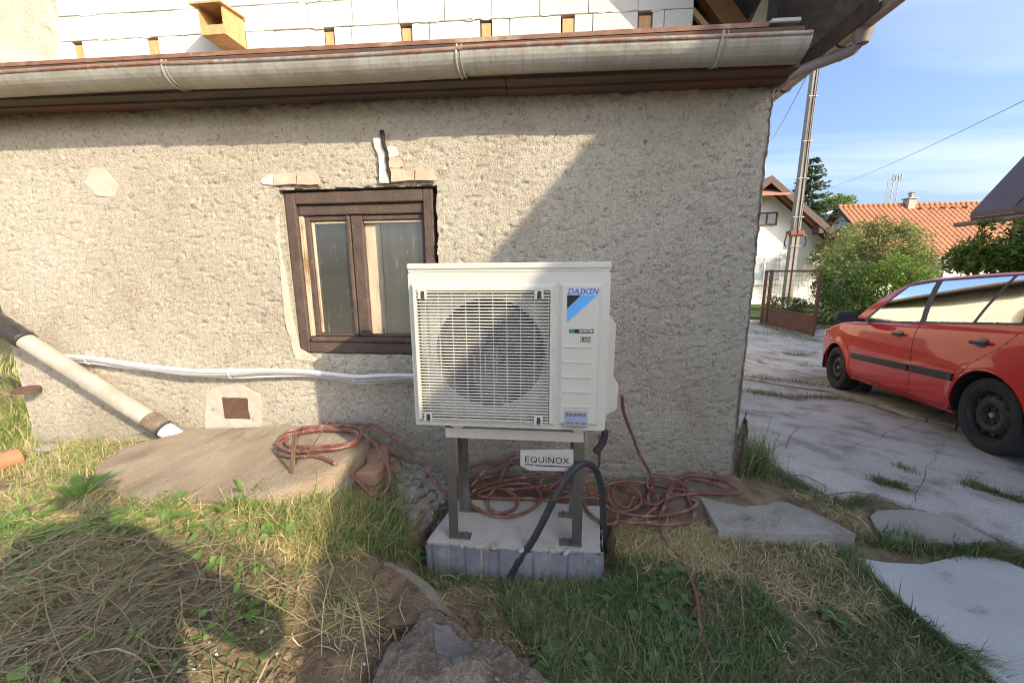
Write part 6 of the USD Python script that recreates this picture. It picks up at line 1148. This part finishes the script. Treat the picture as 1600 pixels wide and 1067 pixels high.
# ends and underside
ang = np.linspace(0, 2 * np.pi, 30)
obj_ = cobj('underbody', cat([cbox(.5, 3.9, -.70, .70, .20, .24)]), blacktrim)
for xc in (XF, XRr):
    for s in (-1, 1):
        a = np.linspace(-.15, math.pi + .15, 26); V = []
        for y in (s * .80, s * .50): V += [(xc + .352 * math.cos(t), y + s * (.0 if abs(y) < .6 else float(arch(xc + .352 * math.cos(t), .30 + .352 * math.sin(t))) - .0), .30 + .352 * math.sin(t)) for t in a]
        F = [(k, k + 1, k + 27) for k in range(25)] + [(k, k + 27, k + 26) for k in range(25)]
        cobj('wheel_arch', trimesh.Trimesh(V, F, process=False), blacktrim)
        cobj('arch_wall', trimesh.creation.cylinder(.352, .01, sections=28, transform=trimesh.transformations.rotation_matrix(math.pi / 2, (1, 0, 0))).apply_translation((xc, s * .50, .30)), blacktrim)
        lip = tube([(xc + .350 * math.cos(t), s * (float(S(xc + .352 * math.cos(t), max(.2, .30 + .352 * math.sin(t)))) - .004), .30 + .350 * math.sin(t)) for t in np.linspace(-.1, math.pi + .1, 30)], .008, 6); cobj('arch_lip', lip, paint)
        wp_ = path_for('wheel', pstr(car)); UsdGeom.Xform.Define(stage, wp_)
        rot = trimesh.transformations.rotation_matrix(-s * math.pi / 2, (1, 0, 0))
        def wl(prof, nm, ma, sm=35):
            m = lathe(prof, 40); m.apply_transform(rot); m.apply_translation((xc, s * .70, .30)); cobj(nm, m, ma, wp_, sm)
        wl([(.200, -.085), (.235, -.095), (.285, -.088), (.298, -.06), (.300, 0), (.298, .06), (.288, .086), (.262, .097), (.235, .096), (.212, .09), (.200, .075)], 'tyre', rubber)
        wl([(.0, .055), (.028, .058), (.035, .045), (.075, .042), (.085, .068), (.12, .075), (.148, .06), (.165, .035), (.178, .03), (.186, .07), (.199, .088), (.203, .086), (.196, .03), (.19, -.06)], 'rim', steelrim)
        for k in range(10):
            t = k * .6283; h = trimesh.creation.cylinder(.017, .006, sections=12); h.apply_transform(rot); h.apply_translation((xc + .151 * math.cos(t), s * .763, .30 + .151 * math.sin(t))); cobj('rim_hole', h, MT['crack'], wp_)
        for k in range(5):
            t = k * 1.2566; h = trimesh.creation.cylinder(.011, .02, sections=6); h.apply_transform(rot); h.apply_translation((xc + .055 * math.cos(t), s * .75, .30 + .055 * math.sin(t))); cobj('wheel_bolt', h, steelrim, wp_)
        wl([(0, .068), (.018, .066), (.024, .05)], 'hub_cap', MT['zinc'])
# side moulding, handles, mirror, lights
for xa, xb in ((1.30, 2.405), (2.455, 3.00)):
    xs = np.linspace(xa, xb, 20); V = []
    for x in xs:
        for z, o in ((.485, .0), (.492, .014), (.548, .016), (.556, .0)): V.append((x, float(S(x, z)) + o, z + .01 * (x - 1.3)))
    V = np.array(V); F = []
    for k in range(19):
        for j in range(3): a = 4 * k + j; F += [(a, a + 5, a + 1), (a, a + 4, a + 5)]
    F += [(0, 1, 2), (0, 2, 3), (76, 78, 77), (76, 79, 78)]
    cobj('side_moulding', trimesh.Trimesh(V, F, process=False), blacktrim)
for x in (2.20, 3.22):
    y = float(S(x, .85)); sc = trimesh.creation.icosphere(3, 1.0); v = sc.vertices * (.075, .012, .045) + (x, y - .004, .855); cobj('handle_recess', trimesh.Trimesh(v, sc.faces, process=False), mat('deep_red_recess', (.2, .012, .01), rough=.4, coat=.6), smooth=True)
    cobj('door_handle', cbox(x - .085, x + .085, y + .012, y + .034, .845, .872, .01), blacktrim)
sc = trimesh.creation.icosphere(3, 1.0); v = np.sign(sc.vertices) * np.abs(sc.vertices) ** .7 * (.085, .11, .07) + (1.45, .98, 1.02); v[:, 0] = np.minimum(v[:, 0], 1.50); cobj('door_mirror', trimesh.Trimesh(v, sc.faces, process=False), blacktrim, smooth=True)
cobj('mirror_arm', bar((1.47, .80, .98), (1.46, .92, .985), .05, .04, bev=.01), blacktrim)
hl = []
for x in np.linspace(.05, .42, 9): hl.append((x, float(S(x, .72)) + .004, .67 + .12 * x)); hl.append((x, float(S(x, .76)) + .004, .73 + .22 * x))
cobj('headlight', trimesh.Trimesh(hl, [f for k in range(8) for f in ((2 * k, 2 * k + 3, 2 * k + 1), (2 * k, 2 * k + 2, 2 * k + 3))], process=False), mat('headlight_glass', (.55, .55, .58), rough=.1, spec=.8))
cobj('side_repeater', cbox(1.08, 1.12, float(S(1.1, .72)) - .002, float(S(1.1, .72)) + .006, .71, .73, .003), mat('amber_lens', (.5, .2, .03), rough=.2))
# interior
def seat(x, y):
    p = path_for('seat', pstr(car)); UsdGeom.Xform.Define(stage, p)
    cobj('seat_base', cbox(x - .25, x + .25, y - .24, y + .24, .42, .58, .05), seatm, p); cobj('seat_back', hull([(x + .2, y - .24, .55), (x + .2, y + .24, .55), (x + .32, y - .24, .55), (x + .32, y + .24, .55), (x + .38, y - .2, 1.10), (x + .38, y + .2, 1.10), (x + .47, y - .2, 1.10), (x + .47, y + .2, 1.10)]), seatm, p); cobj('headrest', cbox(x + .40, x + .48, y - .12, y + .12, 1.13, 1.29, .03), seatm, p)
for x in (2.05, 2.95):
    for y in (.37, -.37): seat(x, y)
cobj('cabin_floor', cbox(1.2, 4.0, -.68, .68, .25, .30), seatm); cobj('dashboard', hull([(1.2, -.7, .8), (1.2, .7, .8), (1.5, -.7, .8), (1.5, .7, .8), (1.18, -.68, .96), (1.18, .68, .96), (1.5, -.66, .98), (1.5, .66, .98)]), blacktrim)
cobj('firewall', cbox(1.10, 1.16, -.7, .7, .25, .93), blacktrim)
sw_ = [(1.72 + .19 * .42 * math.sin(t) + .02, .37 + .19 * math.cos(t), .93 + .19 * .9 * math.sin(t)) for t in np.linspace(0, 6.283, 28)]
cobj('steering_wheel', cat([tube(sw_, .017, 8), tube([(1.72, .37, .93), (1.5, .37, .86)], .03, 8), tube([(1.74, .2, .93), (1.72, .37, .92), (1.74, .54, .93)], .018, 6)]), blacktrim)
cobj('luggage_floor', cbox(3.3, 4.05, -.66, .66, .55, .60), seatm)

# ------------------------------------------------------------------ the person taking the picture (only the shadow is seen)
def person(base, label):
    X, Y, Z = base; J = {}
    def sp_(c, r): return m3.Manifold.sphere(r, 20).translate(tuple(map(float, c)))
    def bone(a, b, ra, rb): return m3.Manifold.batch_hull([sp_(a, ra), sp_(b, rb)])
    P = lambda x, y, z: np.array([X + x, Y + y, Z + z * 1.06])
    B_ = []
    B_.append(m3.Manifold.batch_hull([sp_(P(-.11, 0, .93), .135), sp_(P(.11, 0, .93), .135), sp_(P(-.12, 0, 1.12), .14), sp_(P(.12, 0, 1.12), .14)]))
    B_.append(m3.Manifold.batch_hull([sp_(P(-.12, 0, 1.12), .14), sp_(P(.12, 0, 1.12), .14), sp_(P(-.18, -.01, 1.36), .10), sp_(P(.18, -.01, 1.36), .10)]))
    B_.append(bone(P(0, 0, 1.42), P(0, .02, 1.52), .065, .058))
    B_.append(m3.Manifold.batch_hull([sp_(P(0, .03, 1.60), .078), sp_(P(0, .0, 1.66), .092), sp_(P(0, .05, 1.56), .05)]))
    B_.append(sp_(P(0, .125, 1.61), .018))
    for s in (-1, 1):
        B_.append(bone(P(s * .09, 0, .93), P(s * .11, .02, .50), .095, .062)); B_.append(bone(P(s * .11, .02, .50), P(s * .12, -.01, .09), .062, .042)); B_.append(m3.Manifold.batch_hull([sp_(P(s * .12, -.04, .05), .042), sp_(P(s * .13, .15, .035), .032), sp_(P(s * .12, -.01, .09), .042)]))
        el = P(.47, .14, 1.02) if s > 0 else P(-.37, -.05, 1.10); wr = P(.17, .04, 1.22) if s > 0 else P(-.05, .04, 1.22)
        B_.append(bone(P(s * .20, -.01, 1.38), el, .075, .06)); B_.append(bone(el, wr, .06, .034))
        hd = wr + (s * -.0, .05, .02); B_.append(m3.Manifold.batch_hull([sp_(wr, .028), sp_(hd + (0, 0, .03), .018), sp_(hd + (0, 0, -.03), .018)]))
        for k in range(4): f0 = hd + (0, .01, .033 - .02 * k); f1 = f0 + (-s * .045, .018, .004); f2 = f1 + (-s * .03, -.012, 0); B_.append(bone(f0, f1, .009, .0085)); B_.append(bone(f1, f2, .0085, .0075))
        th0 = hd + (0, -.005, .03); B_.append(bone(th0, th0 + (-s * .03, -.02, .035), .011, .009))
    m = m3.Manifold.batch_boolean(B_, m3.OpType.Add).refine_to_length(.03).to_mesh(); tm_ = trimesh.Trimesh(m.vert_properties[:, :3], m.tri_verts, process=True); trimesh.smoothing.filter_taubin(tm_, iterations=6)
    t = thing('person', label, 'person', base)
    obj('body', tm_, mat('dark_clothes_skin', (.10, .11, .14), (.08, .09, .12), rough=.9), t, smooth=True)
    hp = P(0, -.01, 1.64); hm = trimesh.creation.icosphere(3, .098); v = hm.vertices * (1, 1.08, 1.05) + hp + (0, -.012, .022); obj('hair', trimesh.Trimesh(v[:], hm.faces, process=False).slice_plane(hp + (0, .05, -.02), (0, -.6, 1)), MT['rafter'], t, smooth=True)
pz_ = float(hz(-.08, -.42))
person((-.07, -.17, pz_), 'person standing with both arms raised to hold a phone, in dark clothes')
obj('phone', cbox(-.085, .075, -.068, -.060, 1.335, 1.405, .006), MT['blacklab'], label='dark phone held level in both hands of the person', category='phone')
# ------------------------------------------------------------------ vegetation
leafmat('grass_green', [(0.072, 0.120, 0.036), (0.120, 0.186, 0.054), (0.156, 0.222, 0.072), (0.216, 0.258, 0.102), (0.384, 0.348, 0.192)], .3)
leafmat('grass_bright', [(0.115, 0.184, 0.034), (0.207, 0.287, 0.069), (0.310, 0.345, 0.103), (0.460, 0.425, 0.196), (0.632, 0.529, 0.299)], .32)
leafmat('straw_dry', [(0.276, 0.253, 0.103), (0.529, 0.414, 0.196), (0.391, 0.333, 0.149), (0.690, 0.540, 0.299), (0.460, 0.345, 0.172), (0.736, 0.609, 0.380), (0.345, 0.310, 0.127)], .15)
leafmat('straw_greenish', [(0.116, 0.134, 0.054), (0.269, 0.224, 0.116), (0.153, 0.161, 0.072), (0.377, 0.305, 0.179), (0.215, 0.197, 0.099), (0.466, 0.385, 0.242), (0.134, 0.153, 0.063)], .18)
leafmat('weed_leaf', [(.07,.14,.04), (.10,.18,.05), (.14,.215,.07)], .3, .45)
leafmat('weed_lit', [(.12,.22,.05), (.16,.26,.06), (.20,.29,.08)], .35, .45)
def blades(P, h, w, lean, mname, name, label, category, seed, curl=1.0, kind='stuff', zfun=None, segs=3, az_=None):
    """upright blades: tapered bent ribbons rooted at P"""
    r = np.random.default_rng(seed); n = len(P); z = (zfun or hn)(P[:, 0], P[:, 1]) - .004
    a = r.uniform(0, 2 * np.pi, n) if az_ is None else az_ + r.normal(0, .5, n); ln = np.abs(r.normal(lean, lean * .5, n)); H = h * np.exp(r.normal(0, .35, n)); W_ = w * np.exp(r.normal(0, .25, n))
    d = np.stack([np.cos(a), np.sin(a), 0 * a], 1); s = np.stack([-np.sin(a), np.cos(a), 0 * a], 1); tw = r.normal(0, .5, n); s = s * np.cos(tw)[:, None] + d * np.sin(tw)[:, None]
    V = []
    for k in range(segs + 1):
        t = k / segs; out = H * ln * (t ** (1 + curl)) ; up = H * t * np.sqrt(np.clip(1 - .5 * np.minimum(ln * t, 1.2) ** 2, .15, 1))
        c = np.c_[P, z] + d * out[:, None]; c[:, 2] += up
        ww = (W_ * (1 - t) ** .6 / 2)[:, None]
        if k < segs: V += [c - s * ww, c + s * ww]
        else: V.append(c)
    m = len(V); V = np.stack(V, 1).reshape(-1, 3); b = (np.arange(n) * m)[:, None]
    F = []
    for k in range(segs - 1): F += [(2 * k, 2 * k + 1, 2 * k + 3), (2 * k, 2 * k + 3, 2 * k + 2)]
    F.append((2 * segs - 2, 2 * segs - 1, 2 * segs))
    F = np.vstack([b + np.array(f)[None] for f in F])
    return trimesh.Trimesh(V, F, process=False)
def lying(P, L, w, seed, zf=None, dz=.012, az0=None, spread=3.2, arch=.35, segs=4):
    """stalks lying crosswise on the ground"""
    zf = zf or hn; r = np.random.default_rng(seed); n = len(P); a = r.uniform(0, np.pi * 2, n) if az0 is None else az0 + r.normal(0, spread, n)
    ll = L * np.exp(r.normal(0, .5, n)); bend = r.normal(0, .9, n); W_ = w * np.exp(r.normal(0, .35, n)); V = []; rise = np.abs(r.normal(0, arch, n)) * ll * .35; off = np.abs(r.normal(0, dz, n)) + .002; tilt = r.normal(0, .12, n)
    for k in range(segs + 1):
        t = k / segs - .5; aa = a + bend * t
        x = P[:, 0] + ll * t * np.cos(aa); y = P[:, 1] + ll * t * np.sin(aa); z = zf(x, y) + off + rise * (.25 - t * t) * 2 + tilt * ll * np.maximum(t, 0)
        s = np.stack([-np.sin(aa), np.cos(aa), .25 + 0 * aa], 1); ww = (W_ * (1 - abs(t) * 1.2) / 2)[:, None]; c = np.c_[x, y, z]; V += [c - s * ww, c + s * ww]
    m = len(V); V = np.stack(V, 1).reshape(-1, 3); b = (np.arange(n) * m)[:, None]; F = []
    for k in range(segs): F += [(2 * k, 2 * k + 1, 2 * k + 3), (2 * k, 2 * k + 3, 2 * k + 2)]
    return trimesh.Trimesh(V, np.vstack([b + np.array(f)[None] for f in F]), process=False)
def pts(poly, n, seed, keep=None):
    r = np.random.default_rng(seed); x0, y0, x1, y1 = poly.bounds; k = max(int(n * 1.6 * (x1 - x0) * (y1 - y0) / max(poly.area, 1e-6)), 10)
    P = np.c_[r.uniform(x0, x1, k), r.uniform(y0, y1, k)]; P = P[inside(poly, P)]
    if keep is not None: P = P[keep(P, r)]
    return P[:n]
ND = lambda s, lim, seed: (lambda P, r: fbm(np.c_[P, 0 * P[:, 0]], s, 3, seed) + r.normal(0, .07, len(P)) > lim)
SOLID = shapely.union_all([DRIVE.buffer(-.01), PANEL.buffer(-.012), _st.buffer(-.005), bp_.buffer(.03), lidp.buffer(-.01), RP.buffer(-.005)])
LAWN = region([(640, 900), (700, 880), (800, 890), (930, 905), (960, 850), (1000, 830), (1100, 835), (1300, 850), (1320, 870), (1560, 1067), (1500, 1200), (880, 1250), (850, 1040), (760, 1000), (720, 940)]).difference(SOLID)
LW1 = region([(820, 900), (930, 905), (960, 880), (1050, 880), (1180, 920), (1260, 1000), (1480, 1040), (1540, 1067), (1500, 1200), (880, 1250), (850, 1040), (780, 960)]).difference(SOLID)
DRYA = region([(950, 830), (1000, 815), (1110, 828), (1300, 850), (1320, 870), (1400, 960), (1300, 960), (1150, 920), (1050, 880), (960, 870)]).difference(SOLID)
G_ = []
G_.append(blades(pts(LW1, 26000, 1, ND(3.2, -.10, 5)), .05, .0036, .8, '', '', '', '', 1))
G_.append(blades(pts(LAWN, 14000, 2, ND(3, -.08, 8)), .035, .0038, .9, '', '', '', '', 2))
G_.append(blades(pts(region([(640, 885), (700, 872), (820, 898), (940, 912), (960, 900), (930, 930), (800, 925), (690, 910)]).difference(SOLID), 800, 3), .035, .004, .7, '', '', '', '', 3))
obj('grass', cat(G_), _m['grass_green'], kind='stuff', label='short green lawn grass in front of the concrete base', category='grass')
# small clover-like leaves in the lawn
def leaflets(P, size, seed, zoff=.02, tilt=.5, zf=None):
    r = np.random.default_rng(seed); n = len(P); zf = zf or hn; z = zf(P[:, 0], P[:, 1]) + np.abs(r.normal(0, zoff, n)) + .004; a = r.uniform(0, 6.28, n); s = size * np.exp(r.normal(0, .35, n))
    d = np.stack([np.cos(a), np.sin(a), r.normal(0, tilt, n)], 1); d /= np.linalg.norm(d, axis=1, keepdims=True); u = np.stack([-np.sin(a), np.cos(a), r.normal(0, tilt, n)], 1); c = np.c_[P, z]
    up = np.cross(d, u); K = [(-.5, 0, 0), (-.1, .42, .06), (.35, .3, .04), (.55, 0, -.05), (.35, -.3, .04), (-.1, -.42, .06)]
    V = np.stack([c + s[:, None] * (d * k[0] + u * k[1] + up * k[2]) for k in K], 1).reshape(-1, 3); b = (np.arange(n) * 6)[:, None]
    return trimesh.Trimesh(V, np.vstack([b + np.array(f)[None] for f in [(0, 3, 1), (1, 3, 2), (0, 5, 3), (5, 4, 3)]]), process=False)
obj('clover', cat([leaflets(pts(LW1, 5200, 5, ND(2.4, -.03, 31)), .017, 5, .02), leaflets(pts(LW1, 500, 6, ND(2, .03, 33)), .035, 6, .025, .3)]), _m['weed_leaf'], kind='stuff', label='small round clover leaves spread through the lawn', category='clover')
obj('dry_grass', cat([lying(pts(DRYA, 4200, 7, ND(3, -.12, 41)), .07, .0026, 7, arch=.5), blades(pts(DRYA, 2600, 8), .04, .003, 1.0, '', '', '', '', 8), lying(pts(LAWN, 1500, 9), .06, .0022, 9), lying(region([(1110, 740), (1200, 740), (1340, 800), (1330, 830), (1250, 800), (1130, 775)]).difference(_st) and pts(region([(1230, 770), (1300, 775), (1350, 800), (1345, 830), (1290, 806)]).difference(DRIVE), 500, 10), .06, .0025, 10)]), _m['straw_dry'], kind='stuff', label='dry yellow cut grass around the hose and stepping slab', category='grass')
# edges of paving
def along_line(px, n, wd, seed, dz=0):
    L = LineString([G(*p)[:2] for p in px]); r = np.random.default_rng(seed); t = r.uniform(0, L.length, n); P = np.array([L.interpolate(q).coords[0] for q in t]); return P + r.normal(0, wd, (n, 2))
zdr = lambda x, y: np.maximum(hn(x, y), hz(x, y) + .0)
E_ = [blades(along_line([(1130, 832), (1200, 838), (1340, 842), (1420, 862), (1500, 862), (1600, 872)], 1500, .025, 11), .05, .0038, .7, '', '', '', '', 11),
      blades(along_line([(1310, 870), (1386, 928), (1469, 1003), (1532, 1052)], 1700, .022, 12), .06, .0038, .8, '', '', '', '', 12),
      blades(along_line([(1380, 845), (1480, 866), (1560, 866), (1600, 880)], 1000, .03, 13), .055, .004, .7, '', '', '', '', 13),
      blades(along_line([(1176, 735), (1205, 738), (1240, 752), (1300, 790), (1360, 785)], 1100, .03, 14), .05, .0035, .9, '', '', '', '', 14, zfun=zdr),
      blades(along_line([(1180, 722), (1190, 735), (1170, 742)], 420, .05, 15), .16, .0045, .55, '', '', '', '', 15, zfun=zdr)]
obj('edge_grass', cat(E_), _m['grass_green'], kind='stuff', label='ragged green grass along the slab and panel edges', category='grass')
CR = []
for k, (px, n, wd, h) in enumerate([([(1165, 612), (1230, 622), (1300, 622), (1340, 630)], 1500, .07, .05), ([(1170, 590), (1240, 596), (1300, 604)], 1400, .09, .035), ([(1225, 553), (1245, 556), (1265, 555)], 500, .06, .06), ([(1180, 562), (1195, 570)], 200, .05, .04), ([(1260, 530), (1285, 535), (1300, 533)], 500, .1, .05), ([(1180, 520), (1200, 522), (1270, 530)], 700, .2, .06), ([(1185, 505), (1230, 520), (1262, 528)], 900, .15, .12),
      ([(1370, 755), (1395, 758), (1412, 764)], 700, .028, .04), ([(1405, 730), (1425, 738)], 150, .03, .03), ([(1510, 758), (1545, 768), (1600, 785)], 800, .025, .04), ([(1245, 571), (1290, 574)], 200, .06, .04)]):
    CR.append(blades(along_line(px, n, wd, 50 + k), h, .004, .8, '', '', '', '', 50 + k, zfun=zdr))
obj('crack_weeds', cat(CR), _m['grass_green'], kind='stuff', label='low weeds growing from the cracks of the driveway', category='weeds')
# left side: bright grass, straw, cut stalks on the mound
BR = region([(340, 765), (380, 740), (430, 735), (470, 745), (560, 740), (575, 780), (570, 860), (480, 880), (420, 850), (340, 800)], .0)
SH = region([(560, 760), (600, 750), (640, 800), (640, 880), (600, 880), (565, 860)])
LEFT = region([(-20, 690), (60, 690), (150, 690), (210, 680), (260, 690), (180, 745), (150, 760), (60, 790), (-20, 800)]).difference(SOLID)
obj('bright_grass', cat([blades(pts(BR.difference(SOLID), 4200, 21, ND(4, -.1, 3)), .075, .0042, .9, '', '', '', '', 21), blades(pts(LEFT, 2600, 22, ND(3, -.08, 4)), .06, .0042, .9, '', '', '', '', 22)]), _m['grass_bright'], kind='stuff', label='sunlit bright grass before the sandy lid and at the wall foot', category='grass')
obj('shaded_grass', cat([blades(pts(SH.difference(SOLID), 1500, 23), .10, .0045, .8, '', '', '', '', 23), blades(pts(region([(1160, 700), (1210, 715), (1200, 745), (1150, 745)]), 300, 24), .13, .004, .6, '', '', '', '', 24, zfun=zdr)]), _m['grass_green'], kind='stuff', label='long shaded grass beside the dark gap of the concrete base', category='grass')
obj('far_grass', blades(np.vstack([pts(shapely.box(-9, 2.2, -3.95, 6), 9000, 25), pts(shapely.box(-5.2, 1.6, -3.9, 3.2), 4200, 26)]), .11, .008, .7, '', '', '', '', 25), _m['grass_bright'], kind='stuff', label='green grass beyond the left end of the wall', category='grass')
ST1 = region([(-20, 780), (110, 760), (330, 790), (420, 780), (560, 830), (560, 880), (420, 870), (300, 830), (-20, 850)])
ST2 = region([(-60, 880), (150, 830), (330, 830), (460, 900), (440, 1000), (470, 1067), (400, 1200), (-200, 1250)])
ST3 = region([(440, 880), (560, 880), (600, 950), (570, 1067), (460, 1067), (430, 960)])
obj('cut_straw', cat([lying(pts(ST1.difference(SOLID), 3400, 31, ND(3, -.06, 9)), .085, .0026, 31, arch=.5), lying(pts(BR.difference(SOLID), 1100, 32), .10, .0028, 32, arch=.8), lying(pts(LEFT, 1200, 33), .08, .0026, 33, arch=.6), lying(pts(ST3, 110, 34), .09, .0024, 34),
                      lying(pts(region([(470, 960), (700, 950), (680, 1000), (560, 1010)]), 70, 35), .2, .003, 35, arch=.6)]), _m['straw_dry'], kind='stuff', label='dry yellow straw lying on the mound before the sandy lid', category='straw')
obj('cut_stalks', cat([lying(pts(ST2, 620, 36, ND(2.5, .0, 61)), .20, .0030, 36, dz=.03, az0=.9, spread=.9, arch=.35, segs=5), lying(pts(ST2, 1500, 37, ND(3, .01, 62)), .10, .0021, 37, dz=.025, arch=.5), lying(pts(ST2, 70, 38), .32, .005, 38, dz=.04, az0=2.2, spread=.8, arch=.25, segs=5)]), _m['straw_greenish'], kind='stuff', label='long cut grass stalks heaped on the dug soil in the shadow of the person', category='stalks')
# broad-leaved weeds, each a plant with its leaves
def leaf(base, dirv, L, W_, droop=.3, lob=0.0, nseg=7, fold=.25):
    d = np.array(dirv, float); d /= np.linalg.norm(d); s = np.cross(d, (0, 0, 1.0)); s = s / max(np.linalg.norm(s), 1e-6); up = np.cross(s, d); V = []
    for k in range(nseg + 1):
        t = k / nseg; wdt = W_ * (math.sin(math.pi * min(1, t * .93 + .05)) ** .8) * (1 + lob * math.sin(t * 19)); c = np.array(base) + d * L * t + up * (-droop * L * t * t) * 1.0
        V += [c - s * wdt / 2 + up * wdt * fold, c, c + s * wdt / 2 + up * wdt * fold]
    F = []
    for k in range(nseg):
        a = 3 * k; F += [(a, a + 1, a + 4), (a, a + 4, a + 3), (a + 1, a + 2, a + 5), (a + 1, a + 5, a + 4)]
    return trimesh.Trimesh(V, F, process=False)
def weed(px, label, n, L, W_, mname, seed, elev=(.3, 1.0), lob=.0, droop=.35, dz=0.0):
    r = np.random.default_rng(seed); c = G(*px, dz); t = thing('broadleaf_weed', label, 'weed', c, group='broadleaf weeds')
    for k in range(n):
        a = k * 6.283 / n + r.uniform(-.4, .4); e = r.uniform(*elev); l = L * r.uniform(.7, 1.1)
        obj('leaf', leaf(c + (.006 * math.cos(a), .006 * math.sin(a), 0), (math.cos(a) * math.cos(e), math.sin(a) * math.cos(e), math.sin(e)), l, W_ * r.uniform(.8, 1.15), droop, lob), _m[mname], t, smooth=True)
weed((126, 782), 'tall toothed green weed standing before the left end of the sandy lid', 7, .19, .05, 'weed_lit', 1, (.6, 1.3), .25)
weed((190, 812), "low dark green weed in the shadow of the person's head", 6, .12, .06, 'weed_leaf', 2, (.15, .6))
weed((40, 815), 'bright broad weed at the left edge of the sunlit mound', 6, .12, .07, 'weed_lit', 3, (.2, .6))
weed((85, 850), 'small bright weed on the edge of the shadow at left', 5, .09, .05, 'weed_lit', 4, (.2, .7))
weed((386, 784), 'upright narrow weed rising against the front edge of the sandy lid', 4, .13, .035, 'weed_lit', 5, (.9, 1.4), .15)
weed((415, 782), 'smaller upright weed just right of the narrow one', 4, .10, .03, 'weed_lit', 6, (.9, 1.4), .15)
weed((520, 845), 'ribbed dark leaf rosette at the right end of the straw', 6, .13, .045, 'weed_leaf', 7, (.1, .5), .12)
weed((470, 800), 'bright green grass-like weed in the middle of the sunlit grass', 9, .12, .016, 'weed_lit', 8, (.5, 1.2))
weed((650, 880), 'little upright weed at the left corner of the plastic wrap', 5, .07, .03, 'weed_leaf', 9, (.5, 1.2))
weed((880, 1055), 'broad green leaves at the bottom edge beside the pebble', 6, .10, .06, 'weed_leaf', 10, (.2, .8))
weed((1060, 900), 'bright weed beside the hose in the lawn', 6, .06, .035, 'weed_leaf', 11, (.2, .8))
weed((1300, 965), 'leafy weed in the dry grass left of the pale panel', 7, .07, .04, 'weed_leaf', 12, (.1, .6))
weed((800, 965), 'single leaf sprout on the bare soil behind the chunk', 3, .06, .03, 'weed_leaf', 13, (.6, 1.2))
weed((985, 1000), 'round-leaved weed in the middle of the lawn', 7, .055, .035, 'weed_leaf', 14, (.1, .6))
weed((1215, 1000), 'wide flat weed in the lawn right of the hose end', 7, .065, .04, 'weed_leaf', 15, (.1, .5))

for k, (a, b, c) in enumerate([((1250, 788), (1300, 772), (1345, 768)), ((1228, 700), (1236, 680), (1248, 668)), ((1205, 752), (1250, 742), (1292, 760))]):
    P_ = [G(*a, .02), G(*b, .035), G(*c, .03)]
    obj('dry_twig', tube(spline(P_, 8), [.0032] * 8 + [.0025] * 8 + [.001], 5), MT['stake'], label=['thin dry twig lying on the concrete right of the corner grass', 'short bent dry twig standing on the drive above the corner grass', 'curved dry twig between the corner grass and the drive crack'][k], category='twig', group='dry twigs on the drive')

GRN = region([(-20, 800), (110, 770), (330, 800), (420, 800), (560, 850), (470, 880), (300, 840), (-20, 860)]).difference(SOLID)
obj('mound_weeds', cat([leaflets(pts(GRN, 700, 71, ND(3.5, .02, 72)), .030, 71, .03, .5), leaflets(pts(ST2, 420, 73, ND(3, .04, 74)), .024, 73, .03, .5), blades(pts(GRN, 1500, 75, ND(4, .03, 76)), .07, .0045, .9, '', '', '', '', 75), blades(pts(ST2.union(ST3), 900, 77, ND(3.2, .07, 78)), .06, .004, .9, '', '', '', '', 77)]), _m['weed_lit'], kind='stuff', label='small fresh green weeds pushing through the straw of the mound', category='weeds')
